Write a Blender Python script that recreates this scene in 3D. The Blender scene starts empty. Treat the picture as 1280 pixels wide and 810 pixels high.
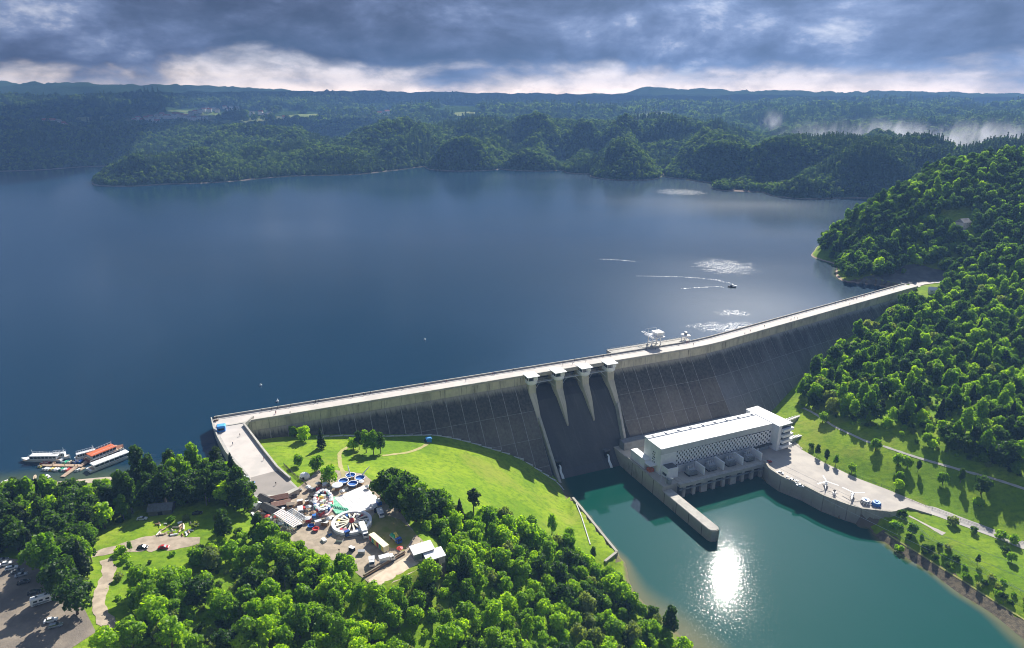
import bpy, bmesh, math, random
import numpy as np
from mathutils import Vector, Matrix
R = math.radians
random.seed(7); rng = np.random.default_rng(7)
scn = bpy.context.scene
col = scn.collection

# ------------------------------------------------------------------ camera
FPX, HORIZ, CZ = 854.0, 122.0, 188.0
PITCH = math.atan((405 - HORIZ) / FPX)
cam = bpy.data.cameras.new('camera'); camo = bpy.data.objects.new('camera', cam); col.objects.link(camo)
cam.sensor_width = 36.0; cam.lens = 36.0 * FPX / 1280.0
cam.clip_start = 1.0; cam.clip_end = 90000.0
camo.location = (0, 0, CZ); camo.rotation_euler = (math.pi / 2 - PITCH, 0, 0)
scn.camera = camo

# ------------------------------------------------------------------ light, sky, exposure
SUN_EL, SUN_AZ = R(36.4), R(20.6)          # azimuth measured from +Y towards +X
sl = bpy.data.lights.new('sun', 'SUN'); sl.energy = 5.0; sl.angle = R(0.5); sl.color = (1.0, 0.94, 0.84)
so = bpy.data.objects.new('sun', sl); col.objects.link(so)
sdir = Vector((math.sin(SUN_AZ) * math.cos(SUN_EL), math.cos(SUN_AZ) * math.cos(SUN_EL), math.sin(SUN_EL)))
so.rotation_euler = sdir.to_track_quat('Z', 'Y').to_euler(); so.location = (0, 0, 600)
vs = scn.view_settings
vs.view_transform = 'Standard'; vs.look = 'None'; vs.gamma = 1.0; vs.use_curve_mapping = False; vs.exposure = 0.95
cy = scn.cycles
cy.use_denoising = True
try: cy.denoiser = 'OPENIMAGEDENOISE'
except Exception: pass
cy.max_bounces = 6; cy.diffuse_bounces = 3; cy.glossy_bounces = 3; cy.transmission_bounces = 3
cy.volume_bounces = 0; cy.transparent_max_bounces = 12
cy.sample_clamp_indirect = 6.0
cy.filter_width = 1.05

class NT:
    """small node helper"""
    def __init__(s, tree): s.t = tree; s.n = tree.nodes; s.l = tree.links
    def new(s, typ, **kw):
        nd = s.n.new(typ)
        for k, v in kw.items():
            setattr(nd, k, v)
        return nd
    def put(s, sock, v):
        if v is None: return
        if hasattr(v, 'is_output') or isinstance(v, bpy.types.NodeSocket): s.l.new(v, sock)
        else:
            if sock.type == 'RGBA' and len(v) == 3: v = (*v, 1)
            sock.default_value = v
    def math(s, op, a, b=None, c=None, clamp=False):
        nd = s.n.new('ShaderNodeMath'); nd.operation = op; nd.use_clamp = clamp
        s.put(nd.inputs[0], a); s.put(nd.inputs[1], b)
        if c is not None: s.put(nd.inputs[2], c)
        return nd.outputs[0]
    def vmath(s, op, a, b=None):
        nd = s.n.new('ShaderNodeVectorMath'); nd.operation = op
        s.put(nd.inputs[0], a); s.put(nd.inputs[1], b); return nd.outputs[0]
    def mix(s, f, a, b, mode='MIX'):
        nd = s.n.new('ShaderNodeMix'); nd.data_type = 'RGBA'; nd.blend_type = mode
        s.put(nd.inputs[0], f); s.put(nd.inputs[6], a); s.put(nd.inputs[7], b); return nd.outputs[2]
    def noise(s, vec, scale, detail=4.0, rough=0.55, dist=0.0):
        nd = s.n.new('ShaderNodeTexNoise')
        if vec is not None: s.l.new(vec, nd.inputs['Vector'])
        nd.inputs['Scale'].default_value = scale; nd.inputs['Detail'].default_value = detail
        nd.inputs['Roughness'].default_value = rough; nd.inputs['Distortion'].default_value = dist
        return nd.outputs['Fac']
    def ramp(s, f, stops, interp='LINEAR'):
        nd = s.n.new('ShaderNodeValToRGB'); e = nd.color_ramp.elements; nd.color_ramp.interpolation = interp
        while len(e) < len(stops): e.new(0.5)
        for el, (p, c) in zip(e, stops):
            el.position = p; el.color = (*c, 1) if len(c) == 3 else c
        s.l.new(f, nd.inputs[0]); return nd.outputs[0]
    def rng(s, f, a, b, c=0.0, d=1.0, smooth=True):
        nd = s.n.new('ShaderNodeMapRange'); nd.clamp = True
        if smooth: nd.interpolation_type = 'SMOOTHSTEP'
        s.put(nd.inputs[0], f)
        for i, v in enumerate((a, b, c, d)): s.put(nd.inputs[i + 1], v)
        return nd.outputs[0]
    def sep(s, v):
        nd = s.n.new('ShaderNodeSeparateXYZ'); s.l.new(v, nd.inputs[0]); return nd.outputs
    def comb(s, x, y, z):
        nd = s.n.new('ShaderNodeCombineXYZ')
        for i, v in enumerate((x, y, z)): s.put(nd.inputs[i], v)
        return nd.outputs[0]

def make_world():
    w = bpy.data.worlds.new('World'); scn.world = w; w.use_nodes = True
    t = NT(w.node_tree); t.n.clear()
    out = t.new('ShaderNodeOutputWorld'); bg = t.new('ShaderNodeBackground')
    sky = t.new('ShaderNodeTexSky'); sky.sky_type = 'NISHITA'; sky.sun_disc = False
    sky.sun_elevation = SUN_EL; sky.sun_rotation = SUN_AZ; sky.altitude = 400; sky.air_density = 1.0; sky.dust_density = 1.2
    skyc = t.mix(1.0, sky.outputs[0], (0.1, 0.1, 0.1), 'MULTIPLY')
    tc = t.new('ShaderNodeTexCoord'); d = t.vmath('NORMALIZE', tc.outputs['Generated'])
    x, y, z = t.sep(d)
    zz = t.math('MAXIMUM', z, 0.0)
    den = t.math('ADD', zz, 0.085)
    # storm-cloud layer: view direction carried onto a high sheet, so the clouds keep their perspective
    u = t.math('DIVIDE', x, den); v = t.math('DIVIDE', y, den)
    n1 = t.noise(t.comb(u, v, 3.1), 0.55, 7.0, 0.56, 0.4)
    off = 8.3
    pv2 = t.comb(t.math('MULTIPLY_ADD', x, 5.6, off), t.math('MULTIPLY', y, 5.6), t.math('MULTIPLY', zz, 13.0))
    n2 = t.noise(pv2, 1.0, 9.0, 0.58, 0.25)
    n3 = t.noise(pv2, 0.42, 2.0, 0.5, 0.0)
    n4 = t.noise(pv2, 3.2, 6.0, 0.6, 0.2)
    wl = t.rng(zz, 0.12, 0.30)
    # cover: open strip above the horizon, ragged heavy cloud above it
    lo = t.math('ADD', zz, t.math('MULTIPLY', t.math('SUBTRACT', n3, 0.5), 0.12))
    lo = t.math('ADD', lo, t.math('MULTIPLY', t.math('SUBTRACT', n2, 0.5), 0.10))
    cover = t.rng(lo, 0.006, 0.034)
    body = t.math('ADD', t.math('MULTIPLY', n2, t.math('SUBTRACT', 1.0, wl)), t.math('MULTIPLY', n1, wl))
    body = t.math('ADD', t.math('MULTIPLY', body, 0.80), t.math('MULTIPLY', n4, 0.20))
    cloudcol = t.ramp(body, [(0.37, (0.026, 0.032, 0.060)), (0.44, (0.046, 0.056, 0.100)), (0.505, (0.078, 0.098, 0.170)), (0.56, (0.14, 0.17, 0.265)), (0.61, (0.32, 0.335, 0.40)), (0.68, (0.60, 0.575, 0.57))])
    gap = t.rng(body, 0.48, 0.60)
    high = t.rng(zz, 0.20, 0.60)
    up = t.mix(t.math('MULTIPLY', gap, high), t.mix(t.math('MULTIPLY', high, .55), cloudcol, (0.11, 0.135, 0.19)), t.mix(.5, skyc, (.18, .21, .26)))
    openc = t.ramp(zz, [(0.0, (1.7, 1.3, 0.98)), (0.02, (1.15, 0.95, 0.80)), (0.05, (0.60, 0.57, 0.58)), (0.2, (0.30, 0.38, 0.54))])
    streak = t.rng(n4, 0.35, 0.60, 0.70, 1.05)
    openc = t.mix(1.0, openc, t.comb(streak, streak, streak), 'MULTIPLY')
    c = t.mix(cover, openc, up)
    # thin cloud glows round the sun
    dt = t.new('ShaderNodeVectorMath'); dt.operation = 'DOT_PRODUCT'; t.l.new(d, dt.inputs[0]); dt.inputs[1].default_value = sdir
    gl = t.math('POWER', t.math('MAXIMUM', dt.outputs['Value'], 0.0), 14.0)
    c = t.mix(1.0, c, t.mix(gl, (0, 0, 0), (0.38, 0.60, 1.0)), 'ADD')
    g2 = t.math('POWER', t.math('MAXIMUM', dt.outputs['Value'], 0.0), 70.0)
    c = t.mix(1.0, c, t.mix(g2, (0, 0, 0), (0.75, 0.70, 0.62)), 'ADD')
    t.put(bg.inputs[0], c); bg.inputs[1].default_value = 0.86
    t.l.new(bg.outputs[0], out.inputs[0])
make_world()

# ------------------------------------------------------------------ numbers of the place
cp, sp = math.cos(PITCH), math.sin(PITCH)
def P(px, py, z):
    """where the sight line of a picture point meets height z"""
    a = (px - 640) / FPX; b = -(py - 405) / FPX
    d = (a, cp + b * sp, -sp + b * cp); t = (z - CZ) / d[2]
    return Vector((d[0] * t, d[1] * t, z))
def pix(x, y, z):
    z = z - CZ; D = y * cp - z * sp
    D = np.maximum(D, 1e-3)
    return 640 + FPX * x / D, 405 - FPX * (y * sp + z * cp) / D

TAIL = -54.0        # water below the dam; the lake is z = 0
CREST = 6.0
W_CREST, K_FACE = 13.4, 0.78
U0 = np.array([-178.0, 370.0]); E0 = np.array([.9216, .3881])
ang = [math.atan2(.3881, .9216) + k * R(11.0) / 3 for k in range(4)]
seglen = [335.0, 15.0, 15.0, 296.0]
CH = [U0]
for a_, l_ in zip(ang, seglen): CH.append(CH[-1] + l_ * np.array([math.cos(a_), math.sin(a_)]))
CS = np.concatenate([[0], np.cumsum(seglen)])
def _n(a): return np.array([math.sin(a), -math.cos(a)])
MIT = [_n(ang[0])]
for i in range(1, 4):
    m = _n(ang[i - 1]) + _n(ang[i]); m /= np.linalg.norm(m); MIT.append(m / math.cos((ang[i] - ang[i - 1]) / 2))
MIT.append(_n(ang[3]))
S_END = float(CS[-1])
def D(s, d, z):
    """point of the dam: s metres along the crest, d metres downstream of its lake edge"""
    i = int(min(max(np.searchsorted(CS, s, side='right') - 1, 0), 3))
    f = (s - CS[i]) / seglen[i]
    q = (CH[i] + MIT[i] * d) * (1 - f) + (CH[i + 1] + MIT[i + 1] * d) * f
    return (float(q[0]), float(q[1]), float(z))
def dface(z, extra=0.0): return W_CREST + extra + K_FACE * max(0.0, -z)

# ------------------------------------------------------------------ object helpers
class MB:
    def __init__(s): s.v = []; s.f = []
    def add(s, vs_, fs):
        k = len(s.v); s.v += [tuple(v) for v in vs_]; s.f += [tuple(i + k for i in f) for f in fs]; return s
    def hexa(s, p):        # 8 corners: bottom ring 0-3, top ring 4-7
        return s.add(p, [(3, 2, 1, 0), (4, 5, 6, 7), (0, 1, 5, 4), (1, 2, 6, 5), (2, 3, 7, 6), (3, 0, 4, 7)])
    def box(s, x0, x1, y0, y1, z0, z1):
        return s.hexa([(x0, y0, z0), (x1, y0, z0), (x1, y1, z0), (x0, y1, z0), (x0, y0, z1), (x1, y0, z1), (x1, y1, z1), (x0, y1, z1)])
    def taper(s, x0, x1, y0, y1, z0, z1, ix0=0, ix1=0, iy=0):
        return s.hexa([(x0, y0, z0), (x1, y0, z0), (x1, y1, z0), (x0, y1, z0), (x0 + ix0, y0 + iy, z1), (x1 - ix1, y0 + iy, z1), (x1 - ix1, y1 - iy, z1), (x0 + ix0, y1 - iy, z1)])
    def prism(s, poly, z0, z1):
        n = len(poly); v = [(p[0], p[1], z0) for p in poly] + [(p[0], p[1], z1) for p in poly]
        return s.add(v, [tuple(range(n))[::-1], tuple(range(n, 2 * n))] + [(i, (i + 1) % n, n + (i + 1) % n, n + i) for i in range(n)])
    def loft(s, rings, cap=True, closed=True):
        n = len(rings[0]); k = len(s.v); fs = []
        for a in range(len(rings) - 1):
            for i in range(n if closed else n - 1):
                j = (i + 1) % n; fs.append((a * n + i, a * n + j, (a + 1) * n + j, (a + 1) * n + i))
        if cap: fs += [tuple(range(n))[::-1], tuple(range((len(rings) - 1) * n, len(rings) * n))]
        return s.add([v for r in rings for v in r], fs)
    def tube(s, pts, r, n=6, cap=True):
        pts = [Vector(p) for p in pts]; rr = r if isinstance(r, (list, tuple)) else [r] * len(pts); rings = []
        for i, p in enumerate(pts):
            t = (pts[min(i + 1, len(pts) - 1)] - pts[max(i - 1, 0)]).normalized()
            a = t.cross(Vector((0, 0, 1)) if abs(t.z) < .9 else Vector((1, 0, 0))).normalized(); b = t.cross(a)
            rings.append([p + (a * math.cos(2 * math.pi * k / n) + b * math.sin(2 * math.pi * k / n)) * rr[i] for k in range(n)])
        return s.loft(rings, cap)
    def ring(s, c, r0, r1, z0, z1, n=32):
        rings = []
        for (r, z) in ((r0, z0), (r1, z0), (r1, z1), (r0, z1), (r0, z0)):
            rings.append([(c[0] + r * math.cos(2 * math.pi * k / n), c[1] + r * math.sin(2 * math.pi * k / n), z) for k in range(n)])
        return s.loft(rings, cap=False)
    def disc(s, c, r, z0, z1, n=24): return s.prism([(c[0] + r * math.cos(2 * math.pi * k / n), c[1] + r * math.sin(2 * math.pi * k / n)) for k in range(n)], z0, z1)
    def dbox(s, s0, s1, d0, d1, z0, z1):
        return s.hexa([D(s0, d0, z0), D(s1, d0, z0), D(s1, d1, z0), D(s0, d1, z0), D(s0, d0, z1), D(s1, d0, z1), D(s1, d1, z1), D(s0, d1, z1)])
    def dstrip(s, s0, s1, d0, d1, z0, z1):
        cuts = [s0] + [float(c) for c in CS if s0 + .01 < c < s1 - .01] + [s1]
        rings = [[D(q, d0, z0), D(q, d1, z0), D(q, d1, z1), D(q, d0, z1)] for q in cuts]
        return s.loft(rings)
    def dprofile(s, s0, s1, prof, s0b=None, s1b=None):
        cuts = [s0] + [float(c) for c in CS if s0 + .01 < c < s1 - .01] + [s1]
        return s.loft([[D(q, d, z) for d, z in prof] for q in cuts])
    def mesh(s, name, off=(0, 0, 0), smooth=False, recalc=True):
        me = bpy.data.meshes.new(name)
        o = off; me.from_pydata([(v[0] - o[0], v[1] - o[1], v[2] - o[2]) for v in s.v], [], s.f)
        if recalc:
            b = bmesh.new(); b.from_mesh(me); bmesh.ops.recalc_face_normals(b, faces=b.faces); b.to_mesh(me); b.free()
        if smooth: me.polygons.foreach_set('use_smooth', [True] * len(me.polygons))
        return me
    def build(s, name, mat, parent=None, smooth=False, local=False):
        """one mesh object; coordinates are world ones (parent's place is taken off) unless local"""
        off = (0, 0, 0) if (local or parent is None) else org(parent)
        return link(name, s.mesh(name, off, smooth), mat, parent)
def org(o):
    p = Vector((0, 0, 0))
    while o is not None: p = p + o.location; o = o.parent
    return p
def link(name, me, mat, parent=None):
    ob = bpy.data.objects.new(name, me); col.objects.link(ob)
    if mat is not None and not len(me.materials): me.materials.append(mat)
    if parent is not None: ob.parent = parent
    return ob
def tag(o, label=None, cat=None, group=None, kind=None):
    for k, v in (('label', label), ('category', cat), ('group', group), ('kind', kind)):
        if v: o[k] = v
    return o
def thing(name, label, cat, loc=(0, 0, 0), rz=0.0, group=None):
    o = bpy.data.objects.new(name, None); col.objects.link(o); o.location = loc; o.rotation_euler = (0, 0, rz)
    o.empty_display_size = 0.5
    return tag(o, label, cat, group)
def dup(o, parent=None):
    c = o.copy(); col.objects.link(c); c.parent = parent
    for ch in list(o.children): dup(ch, c)
    return c

# ------------------------------------------------------------------ materials
MATS = {}
def mat(name, c1, c2=None, rough=0.8, scale=0.5, bump=0.0, bscale=None, metal=0.0, spec=0.3, coords='Object', detail=5.0):
    if name in MATS: return MATS[name]
    m = bpy.data.materials.new(name); m.use_nodes = True; t = NT(m.node_tree); b = t.n['Principled BSDF']
    c2 = c2 or tuple(min(1, k * 0.8) for k in c1)
    tc = t.new('ShaderNodeTexCoord')
    if coords == 'World': vec = t.new('ShaderNodeNewGeometry').outputs['Position']
    else: vec = tc.outputs[coords]
    f = t.rng(t.noise(vec, scale, detail), 0.35, 0.65)
    t.put(b.inputs['Base Color'], t.mix(f, c1, c2))
    b.inputs['Roughness'].default_value = rough; b.inputs['Metallic'].default_value = metal
    b.inputs['Specular IOR Level'].default_value = spec
    if bump:
        bp = t.new('ShaderNodeBump'); bp.inputs['Strength'].default_value = bump; bp.inputs['Distance'].default_value = 0.3
        t.l.new(t.noise(vec, bscale or scale * 6, 3.0), bp.inputs['Height']); t.l.new(bp.outputs[0], b.inputs['Normal'])
    MATS[name] = m; return m

def leaf_mat(name, c1, c2, tint=0.6):
    m = bpy.data.materials.new(name); m.use_nodes = True; t = NT(m.node_tree); t.n.clear()
    out = t.new('ShaderNodeOutputMaterial'); oi = t.new('ShaderNodeObjectInfo'); geo = t.new('ShaderNodeNewGeometry')
    f = t.math('ADD', t.math('MULTIPLY', oi.outputs['Random'], tint), t.math('MULTIPLY', t.noise(geo.outputs['Position'], 0.22, 3.0), 1 - tint))
    f = t.math('ADD', t.math('MULTIPLY', f, 0.75), t.math('MULTIPLY', geo.outputs['Random Per Island'], 0.25))
    c = t.mix(t.rng(f, 0.2, 0.8), c1, c2)
    df = t.new('ShaderNodeBsdfDiffuse'); tr = t.new('ShaderNodeBsdfTranslucent'); gl = t.new('ShaderNodeBsdfGlossy')
    t.put(df.inputs[0], c); t.put(tr.inputs[0], t.mix(1.0, c, (2.4, 2.35, 0.4), 'MULTIPLY'))
    m1 = t.new('ShaderNodeMixShader'); m1.inputs[0].default_value = 0.6
    t.l.new(df.outputs[0], m1.inputs[1]); t.l.new(tr.outputs[0], m1.inputs[2])
    t.put(gl.inputs[0], (0.5, 0.55, 0.5)); gl.inputs['Roughness'].default_value = 0.5
    m2 = t.new('ShaderNodeMixShader'); m2.inputs[0].default_value = 0.03
    t.l.new(m1.outputs[0], m2.inputs[1]); t.l.new(gl.outputs[0], m2.inputs[2])
    t.l.new(m2.outputs[0], out.inputs[0]); MATS[name] = m; return m

M_white = mat('white_paint', (0.80, 0.81, 0.82), (0.72, 0.74, 0.76), 0.5, 0.3)
M_roofw = mat('white_roof_sheet', (0.78, 0.79, 0.80), (0.70, 0.71, 0.73), 0.6, 0.12)
M_glass = mat('dark_glass', (0.03, 0.04, 0.05), (0.05, 0.06, 0.07), 0.1, 0.4, spec=0.6)
M_tyre = mat('black_rubber', (0.03, 0.03, 0.03), (0.045, 0.045, 0.045), 0.9)
M_steel = mat('grey_steel', (0.32, 0.34, 0.36), (0.24, 0.25, 0.27), 0.5, 1.2, metal=0.3)
M_dark = mat('dark_void', (0.02, 0.022, 0.025), (0.03, 0.03, 0.03), 0.9)
M_conc = mat('pale_concrete', (0.46, 0.44, 0.39), (0.36, 0.345, 0.31), 0.85, 0.25, 0.3, 2.0, coords='World')
M_road = mat('crest_paving', (0.55, 0.50, 0.46), (0.46, 0.43, 0.40), 0.85, 0.12, 0.2, 1.5, coords='World')
M_bark = mat('bark', (0.12, 0.09, 0.065), (0.07, 0.055, 0.045), 0.95, 2.0)
M_bark2 = mat('bark_pale', (0.32, 0.29, 0.26), (0.16, 0.14, 0.12), 0.95, 2.0)
M_red = mat('red_paint', (0.55, 0.06, 0.05), (0.45, 0.05, 0.05), 0.45)
M_blue = mat('blue_paint', (0.04, 0.17, 0.5), (0.03, 0.12, 0.4), 0.45)
M_orange = mat('orange_roof', (0.62, 0.16, 0.06), (0.5, 0.12, 0.05), 0.6, 1.0)
M_wood = mat('timber', (0.35, 0.22, 0.12), (0.24, 0.15, 0.09), 0.85, 2.0)
M_palew = mat('pale_timber', (0.62, 0.52, 0.38), (0.5, 0.4, 0.28), 0.85, 1.0)
M_green = mat('green_paint', (0.05, 0.42, 0.22), (0.04, 0.32, 0.2), 0.5)
M_yel = mat('yellow_paint', (0.75, 0.62, 0.12), (0.68, 0.5, 0.1), 0.5)

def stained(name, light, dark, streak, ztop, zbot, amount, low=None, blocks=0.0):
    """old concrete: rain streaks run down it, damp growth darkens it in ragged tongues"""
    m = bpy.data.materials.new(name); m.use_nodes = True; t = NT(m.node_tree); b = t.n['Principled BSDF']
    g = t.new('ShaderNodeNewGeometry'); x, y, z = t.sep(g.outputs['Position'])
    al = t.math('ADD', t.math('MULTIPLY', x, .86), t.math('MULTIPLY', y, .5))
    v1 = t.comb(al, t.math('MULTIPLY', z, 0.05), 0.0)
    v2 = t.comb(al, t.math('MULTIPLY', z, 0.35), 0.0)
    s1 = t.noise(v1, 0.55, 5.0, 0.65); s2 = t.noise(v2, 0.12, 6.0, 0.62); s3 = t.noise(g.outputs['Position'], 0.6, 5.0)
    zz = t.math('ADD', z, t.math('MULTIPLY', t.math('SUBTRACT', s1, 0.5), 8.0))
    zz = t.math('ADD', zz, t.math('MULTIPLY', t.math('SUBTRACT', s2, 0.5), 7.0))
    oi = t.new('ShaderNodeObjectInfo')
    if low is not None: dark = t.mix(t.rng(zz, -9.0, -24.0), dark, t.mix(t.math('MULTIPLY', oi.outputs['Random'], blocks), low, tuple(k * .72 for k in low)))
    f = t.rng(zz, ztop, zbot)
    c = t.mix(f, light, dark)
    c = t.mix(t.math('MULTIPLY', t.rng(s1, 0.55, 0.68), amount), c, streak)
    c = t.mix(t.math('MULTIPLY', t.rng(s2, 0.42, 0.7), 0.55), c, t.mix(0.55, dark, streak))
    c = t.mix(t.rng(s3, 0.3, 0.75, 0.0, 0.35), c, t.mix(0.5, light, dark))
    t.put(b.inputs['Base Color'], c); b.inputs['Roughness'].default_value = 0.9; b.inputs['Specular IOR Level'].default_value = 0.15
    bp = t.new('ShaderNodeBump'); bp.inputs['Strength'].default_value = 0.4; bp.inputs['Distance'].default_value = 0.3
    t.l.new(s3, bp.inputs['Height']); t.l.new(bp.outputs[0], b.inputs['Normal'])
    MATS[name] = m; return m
M_crestc = stained('crest_concrete', (0.56, 0.52, 0.42), (0.16, 0.155, 0.14), (0.035, 0.035, 0.035), 1.0, -5.0, 0.95)
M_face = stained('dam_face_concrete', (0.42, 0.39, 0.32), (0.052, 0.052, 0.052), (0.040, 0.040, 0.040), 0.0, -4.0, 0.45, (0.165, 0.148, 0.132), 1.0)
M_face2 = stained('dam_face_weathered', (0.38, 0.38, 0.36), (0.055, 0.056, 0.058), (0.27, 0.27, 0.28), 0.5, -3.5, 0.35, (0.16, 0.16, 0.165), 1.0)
M_joint = mat('joint_mortar', (0.36, 0.345, 0.33), (0.24, 0.23, 0.22), 0.9, 0.5)
M_chute = stained('chute_concrete', (0.060, 0.061, 0.064), (0.085, 0.085, 0.088), (0.15, 0.148, 0.145), -6.0, -30.0, 0.6)
M_pier = stained('pier_concrete', (0.56, 0.52, 0.42), (0.34, 0.32, 0.27), (0.07, 0.07, 0.065), -12.0, -34.0, 0.5)
M_quay = stained('quay_concrete', (0.45, 0.42, 0.36), (0.30, 0.28, 0.24), (0.09, 0.085, 0.075), -44.0, -53.0, 0.6)
# ------------------------------------------------------------------ ground shape
def vnoise(x, y, seed=0):
    xi = np.floor(x).astype(np.int64); yi = np.floor(y).astype(np.int64); fx = x - xi; fy = y - yi
    def h(a, b):
        n = (a * 374761393 + b * 668265263 + seed * 144665) & 0x7fffffff
        n = ((n ^ (n >> 13)) * 1274126177) & 0x7fffffff
        return ((n ^ (n >> 16)) & 0xffff) / 65535.0
    u = fx * fx * (3 - 2 * fx); v = fy * fy * (3 - 2 * fy)
    return (h(xi, yi) * (1 - u) + h(xi + 1, yi) * u) * (1 - v) + (h(xi, yi + 1) * (1 - u) + h(xi + 1, yi + 1) * u) * v
def fbm(x, y, seed=0, o=4):
    a = 0; w = .5
    for k in range(o): a = a + w * vnoise(x, y, seed + k); x = x * 2.03 + 7.1; y = y * 2.03 + 3.7; w *= .5
    return a / (1 - .5 ** o)
def sstep(a, b, x): t = np.clip((x - a) / (b - a), 0, 1); return t * t * (3 - 2 * t)

# control points of the near ground: picture point + height, or plain world coordinates
CT = []
for px, py, z in [
    # fairground shelf, field and wooded slope on the left bank
    (400, 640, 3), (440, 655, 3), (380, 625, 3), (420, 607, 2.6), (500, 692, 2.4), (520, 655, 2), (470, 612, 1.4), (350, 640, 4), (330, 640, 4.5),
    (360, 560, -4), (420, 562, -6), (480, 565, -10), (400, 590, -1), (440, 585, -3), (530, 560, -17), (540, 590, -14), (590, 590, -24), (600, 625, -20), (640, 610, -33), (650, 645, -31),
    (690, 640, -44), (690, 680, -40), (720, 660, -48.4), (735, 690, -48.6), (765, 692, -48.8), (745, 712, -49),
    (560, 680, -7), (560, 740, -8), (640, 740, -26), (700, 760, -39), (750, 770, -48), (765, 740, -49), (790, 770, -50), (825, 812, -51), (780, 724, -54.2), (812, 762, -54.2), (866, 815, -54.2), (600, 810, -17), (690, 830, -40), (760, 830, -50),
    (450, 760, -3), (450, 812, -6), (300, 790, 2), (300, 720, 3), (380, 720, 2.6), (200, 740, 5), (140, 700, 6), (110, 770, 7.6), (40, 720, 8), (60, 770, 8.5), (0, 700, 8), (0, 650, 4.5),
    (60, 640, 3.2), (0, 812, 10), (130, 812, 8.5), (180, 668, 4.6), (230, 650, 4), (280, 640, 4), (300, 622, 4), (180, 636, 3),
    (10, 606, 0.4), (120, 602, .5), (210, 592, .5), (272, 586, .4), (296, 600, 2.0),
    (0, 575, -7), (120, 570, -8), (220, 562, -8), (262, 550, -9), (60, 555, -10), (-60, 580, -8),
    (-60, 700, 8), (-60, 820, 11), (-80, 640, 3),
    # river bed
    (740, 640, -60), (780, 690, -61), (820, 720, -62), (865, 765, -57), (895, 800, -55.8), (935, 812, -57.5), (840, 740, -58), (1000, 740, -66), (900, 640, -66), (1060, 740, -64), (1100, 800, -66), (820, 640, -66), (1000, 650, -64), (1180, 812, -63), (1050, 690, -63),
    # right bank below the road
    (1094, 675, -54.2), (1139, 705, -54.2), (1190, 739, -54.2), (1221, 759, -54.2), (1258, 787, -54.2), (1290, 810, -54.2), (1106, 666, -51.5), (1150, 694, -51.5), (1181, 715, -51.5), (1230, 745, -51.5), (1280, 777, -51.5), (1120, 652, -47.5), (1150, 672, -47), (1190, 690, -46.4), (1280, 743, -46.4), (1100, 690, -59), (1150, 725, -59), (1215, 775, -59), (1150, 645, -45.2), (1220, 668, -45), (1280, 700, -45),
    (1160, 634, -44.6), (1280, 684, -44.6), (1330, 705, -44.6),
    # meadow above the road, path, wooded slope
    (1000, 540, -41), (1020, 560, -42), (1060, 580, -41.5), (1110, 600, -42), (1180, 632, -42.5), (1280, 672, -42.6),
    (1012, 514, -36), (1060, 542, -34.5), (1110, 561, -33), (1200, 588, -31.5), (1280, 612, -30), (1080, 500, -26), (1150, 520, -23), (1220, 540, -21), (1280, 560, -20),
    ]: v = P(px, py, z); CT.append((v.x, v.y, v.z))
CT += [(-148, 364, -4.5), (-117, 375, -7.3), (-85, 384, -12.2), (-51, 394, -17.3), (-27, 398, -25.1), (-13, 399, -30.5), (-1, 400, -35.1), (8, 400, -39.6), (20, 399, -47.4), (30, 397, -53),
       (60, 400, -66), (110, 420, -66), (150, 430, -58), (185, 455, -50),
       (199, 482, -47), (216, 499, -41.2), (236, 519, -34.2), (291, 570, -19.5), (350, 619, -9.1), (390, 654, -1), (405, 664, 3.5), (420, 690, 6), (440, 700, 7),
       (643, 926, 106), (536, 900, 92), (458, 860, 64), (408, 829, 34), (503, 758, 55), (371, 684, 1), (353, 704, -1.5), (362, 750, -1), (384, 796, -1), (600, 700, 66), (700, 800, 92), (800, 950, 112),
       (900, 700, 110), (700, 560, 52), (520, 580, 14), (455, 480, -8), (440, 560, -2), (350, 430, -22), (420, 350, -18), (550, 400, 10), (470, 660, 20), (455, 745, 34), (420, 740, 28), (420, 790, 33), (560, 800, 80),
       (335, 760, -12), (352, 850, -12), (400, 930, -12), (460, 1010, -12), (600, 1090, -10), (378, 870, -12), (432, 935, -12), (520, 1010, -12), (480, 900, 30), (570, 960, 55), (660, 1020, 60), (720, 1090, 40), (900, 1080, 110), (345, 690, -9)]
CT = np.array(CT); CT_S = 100.0
def tps_fit(P3, lam=0.02):
    xy = P3[:, :2] / CT_S; n = len(xy); r2 = ((xy[:, None] - xy[None]) ** 2).sum(-1)
    K = np.where(r2 > 0, .5 * r2 * np.log(r2 + 1e-12), 0) + lam * np.eye(n)
    A = np.zeros((n + 3, n + 3)); A[:n, :n] = K; A[:n, n] = 1; A[:n, n + 1:] = xy; A[n:, :n] = A[:n, n:].T
    return np.linalg.solve(A, np.concatenate([P3[:, 2], np.zeros(3)]))
TW = tps_fit(CT)
def tps(x, y):
    q = np.stack([x, y], -1).reshape(-1, 2) / CT_S; xy = CT[:, :2] / CT_S; out = np.empty(len(q))
    for i in range(0, len(q), 20000):
        r2 = ((q[i:i + 20000, None] - xy[None]) ** 2).sum(-1); K = np.where(r2 > 0, .5 * r2 * np.log(r2 + 1e-12), 0)
        out[i:i + 20000] = K @ TW[:-3] + TW[-3] + q[i:i + 20000] @ TW[-2:]
    return out.reshape(np.shape(x))

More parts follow.
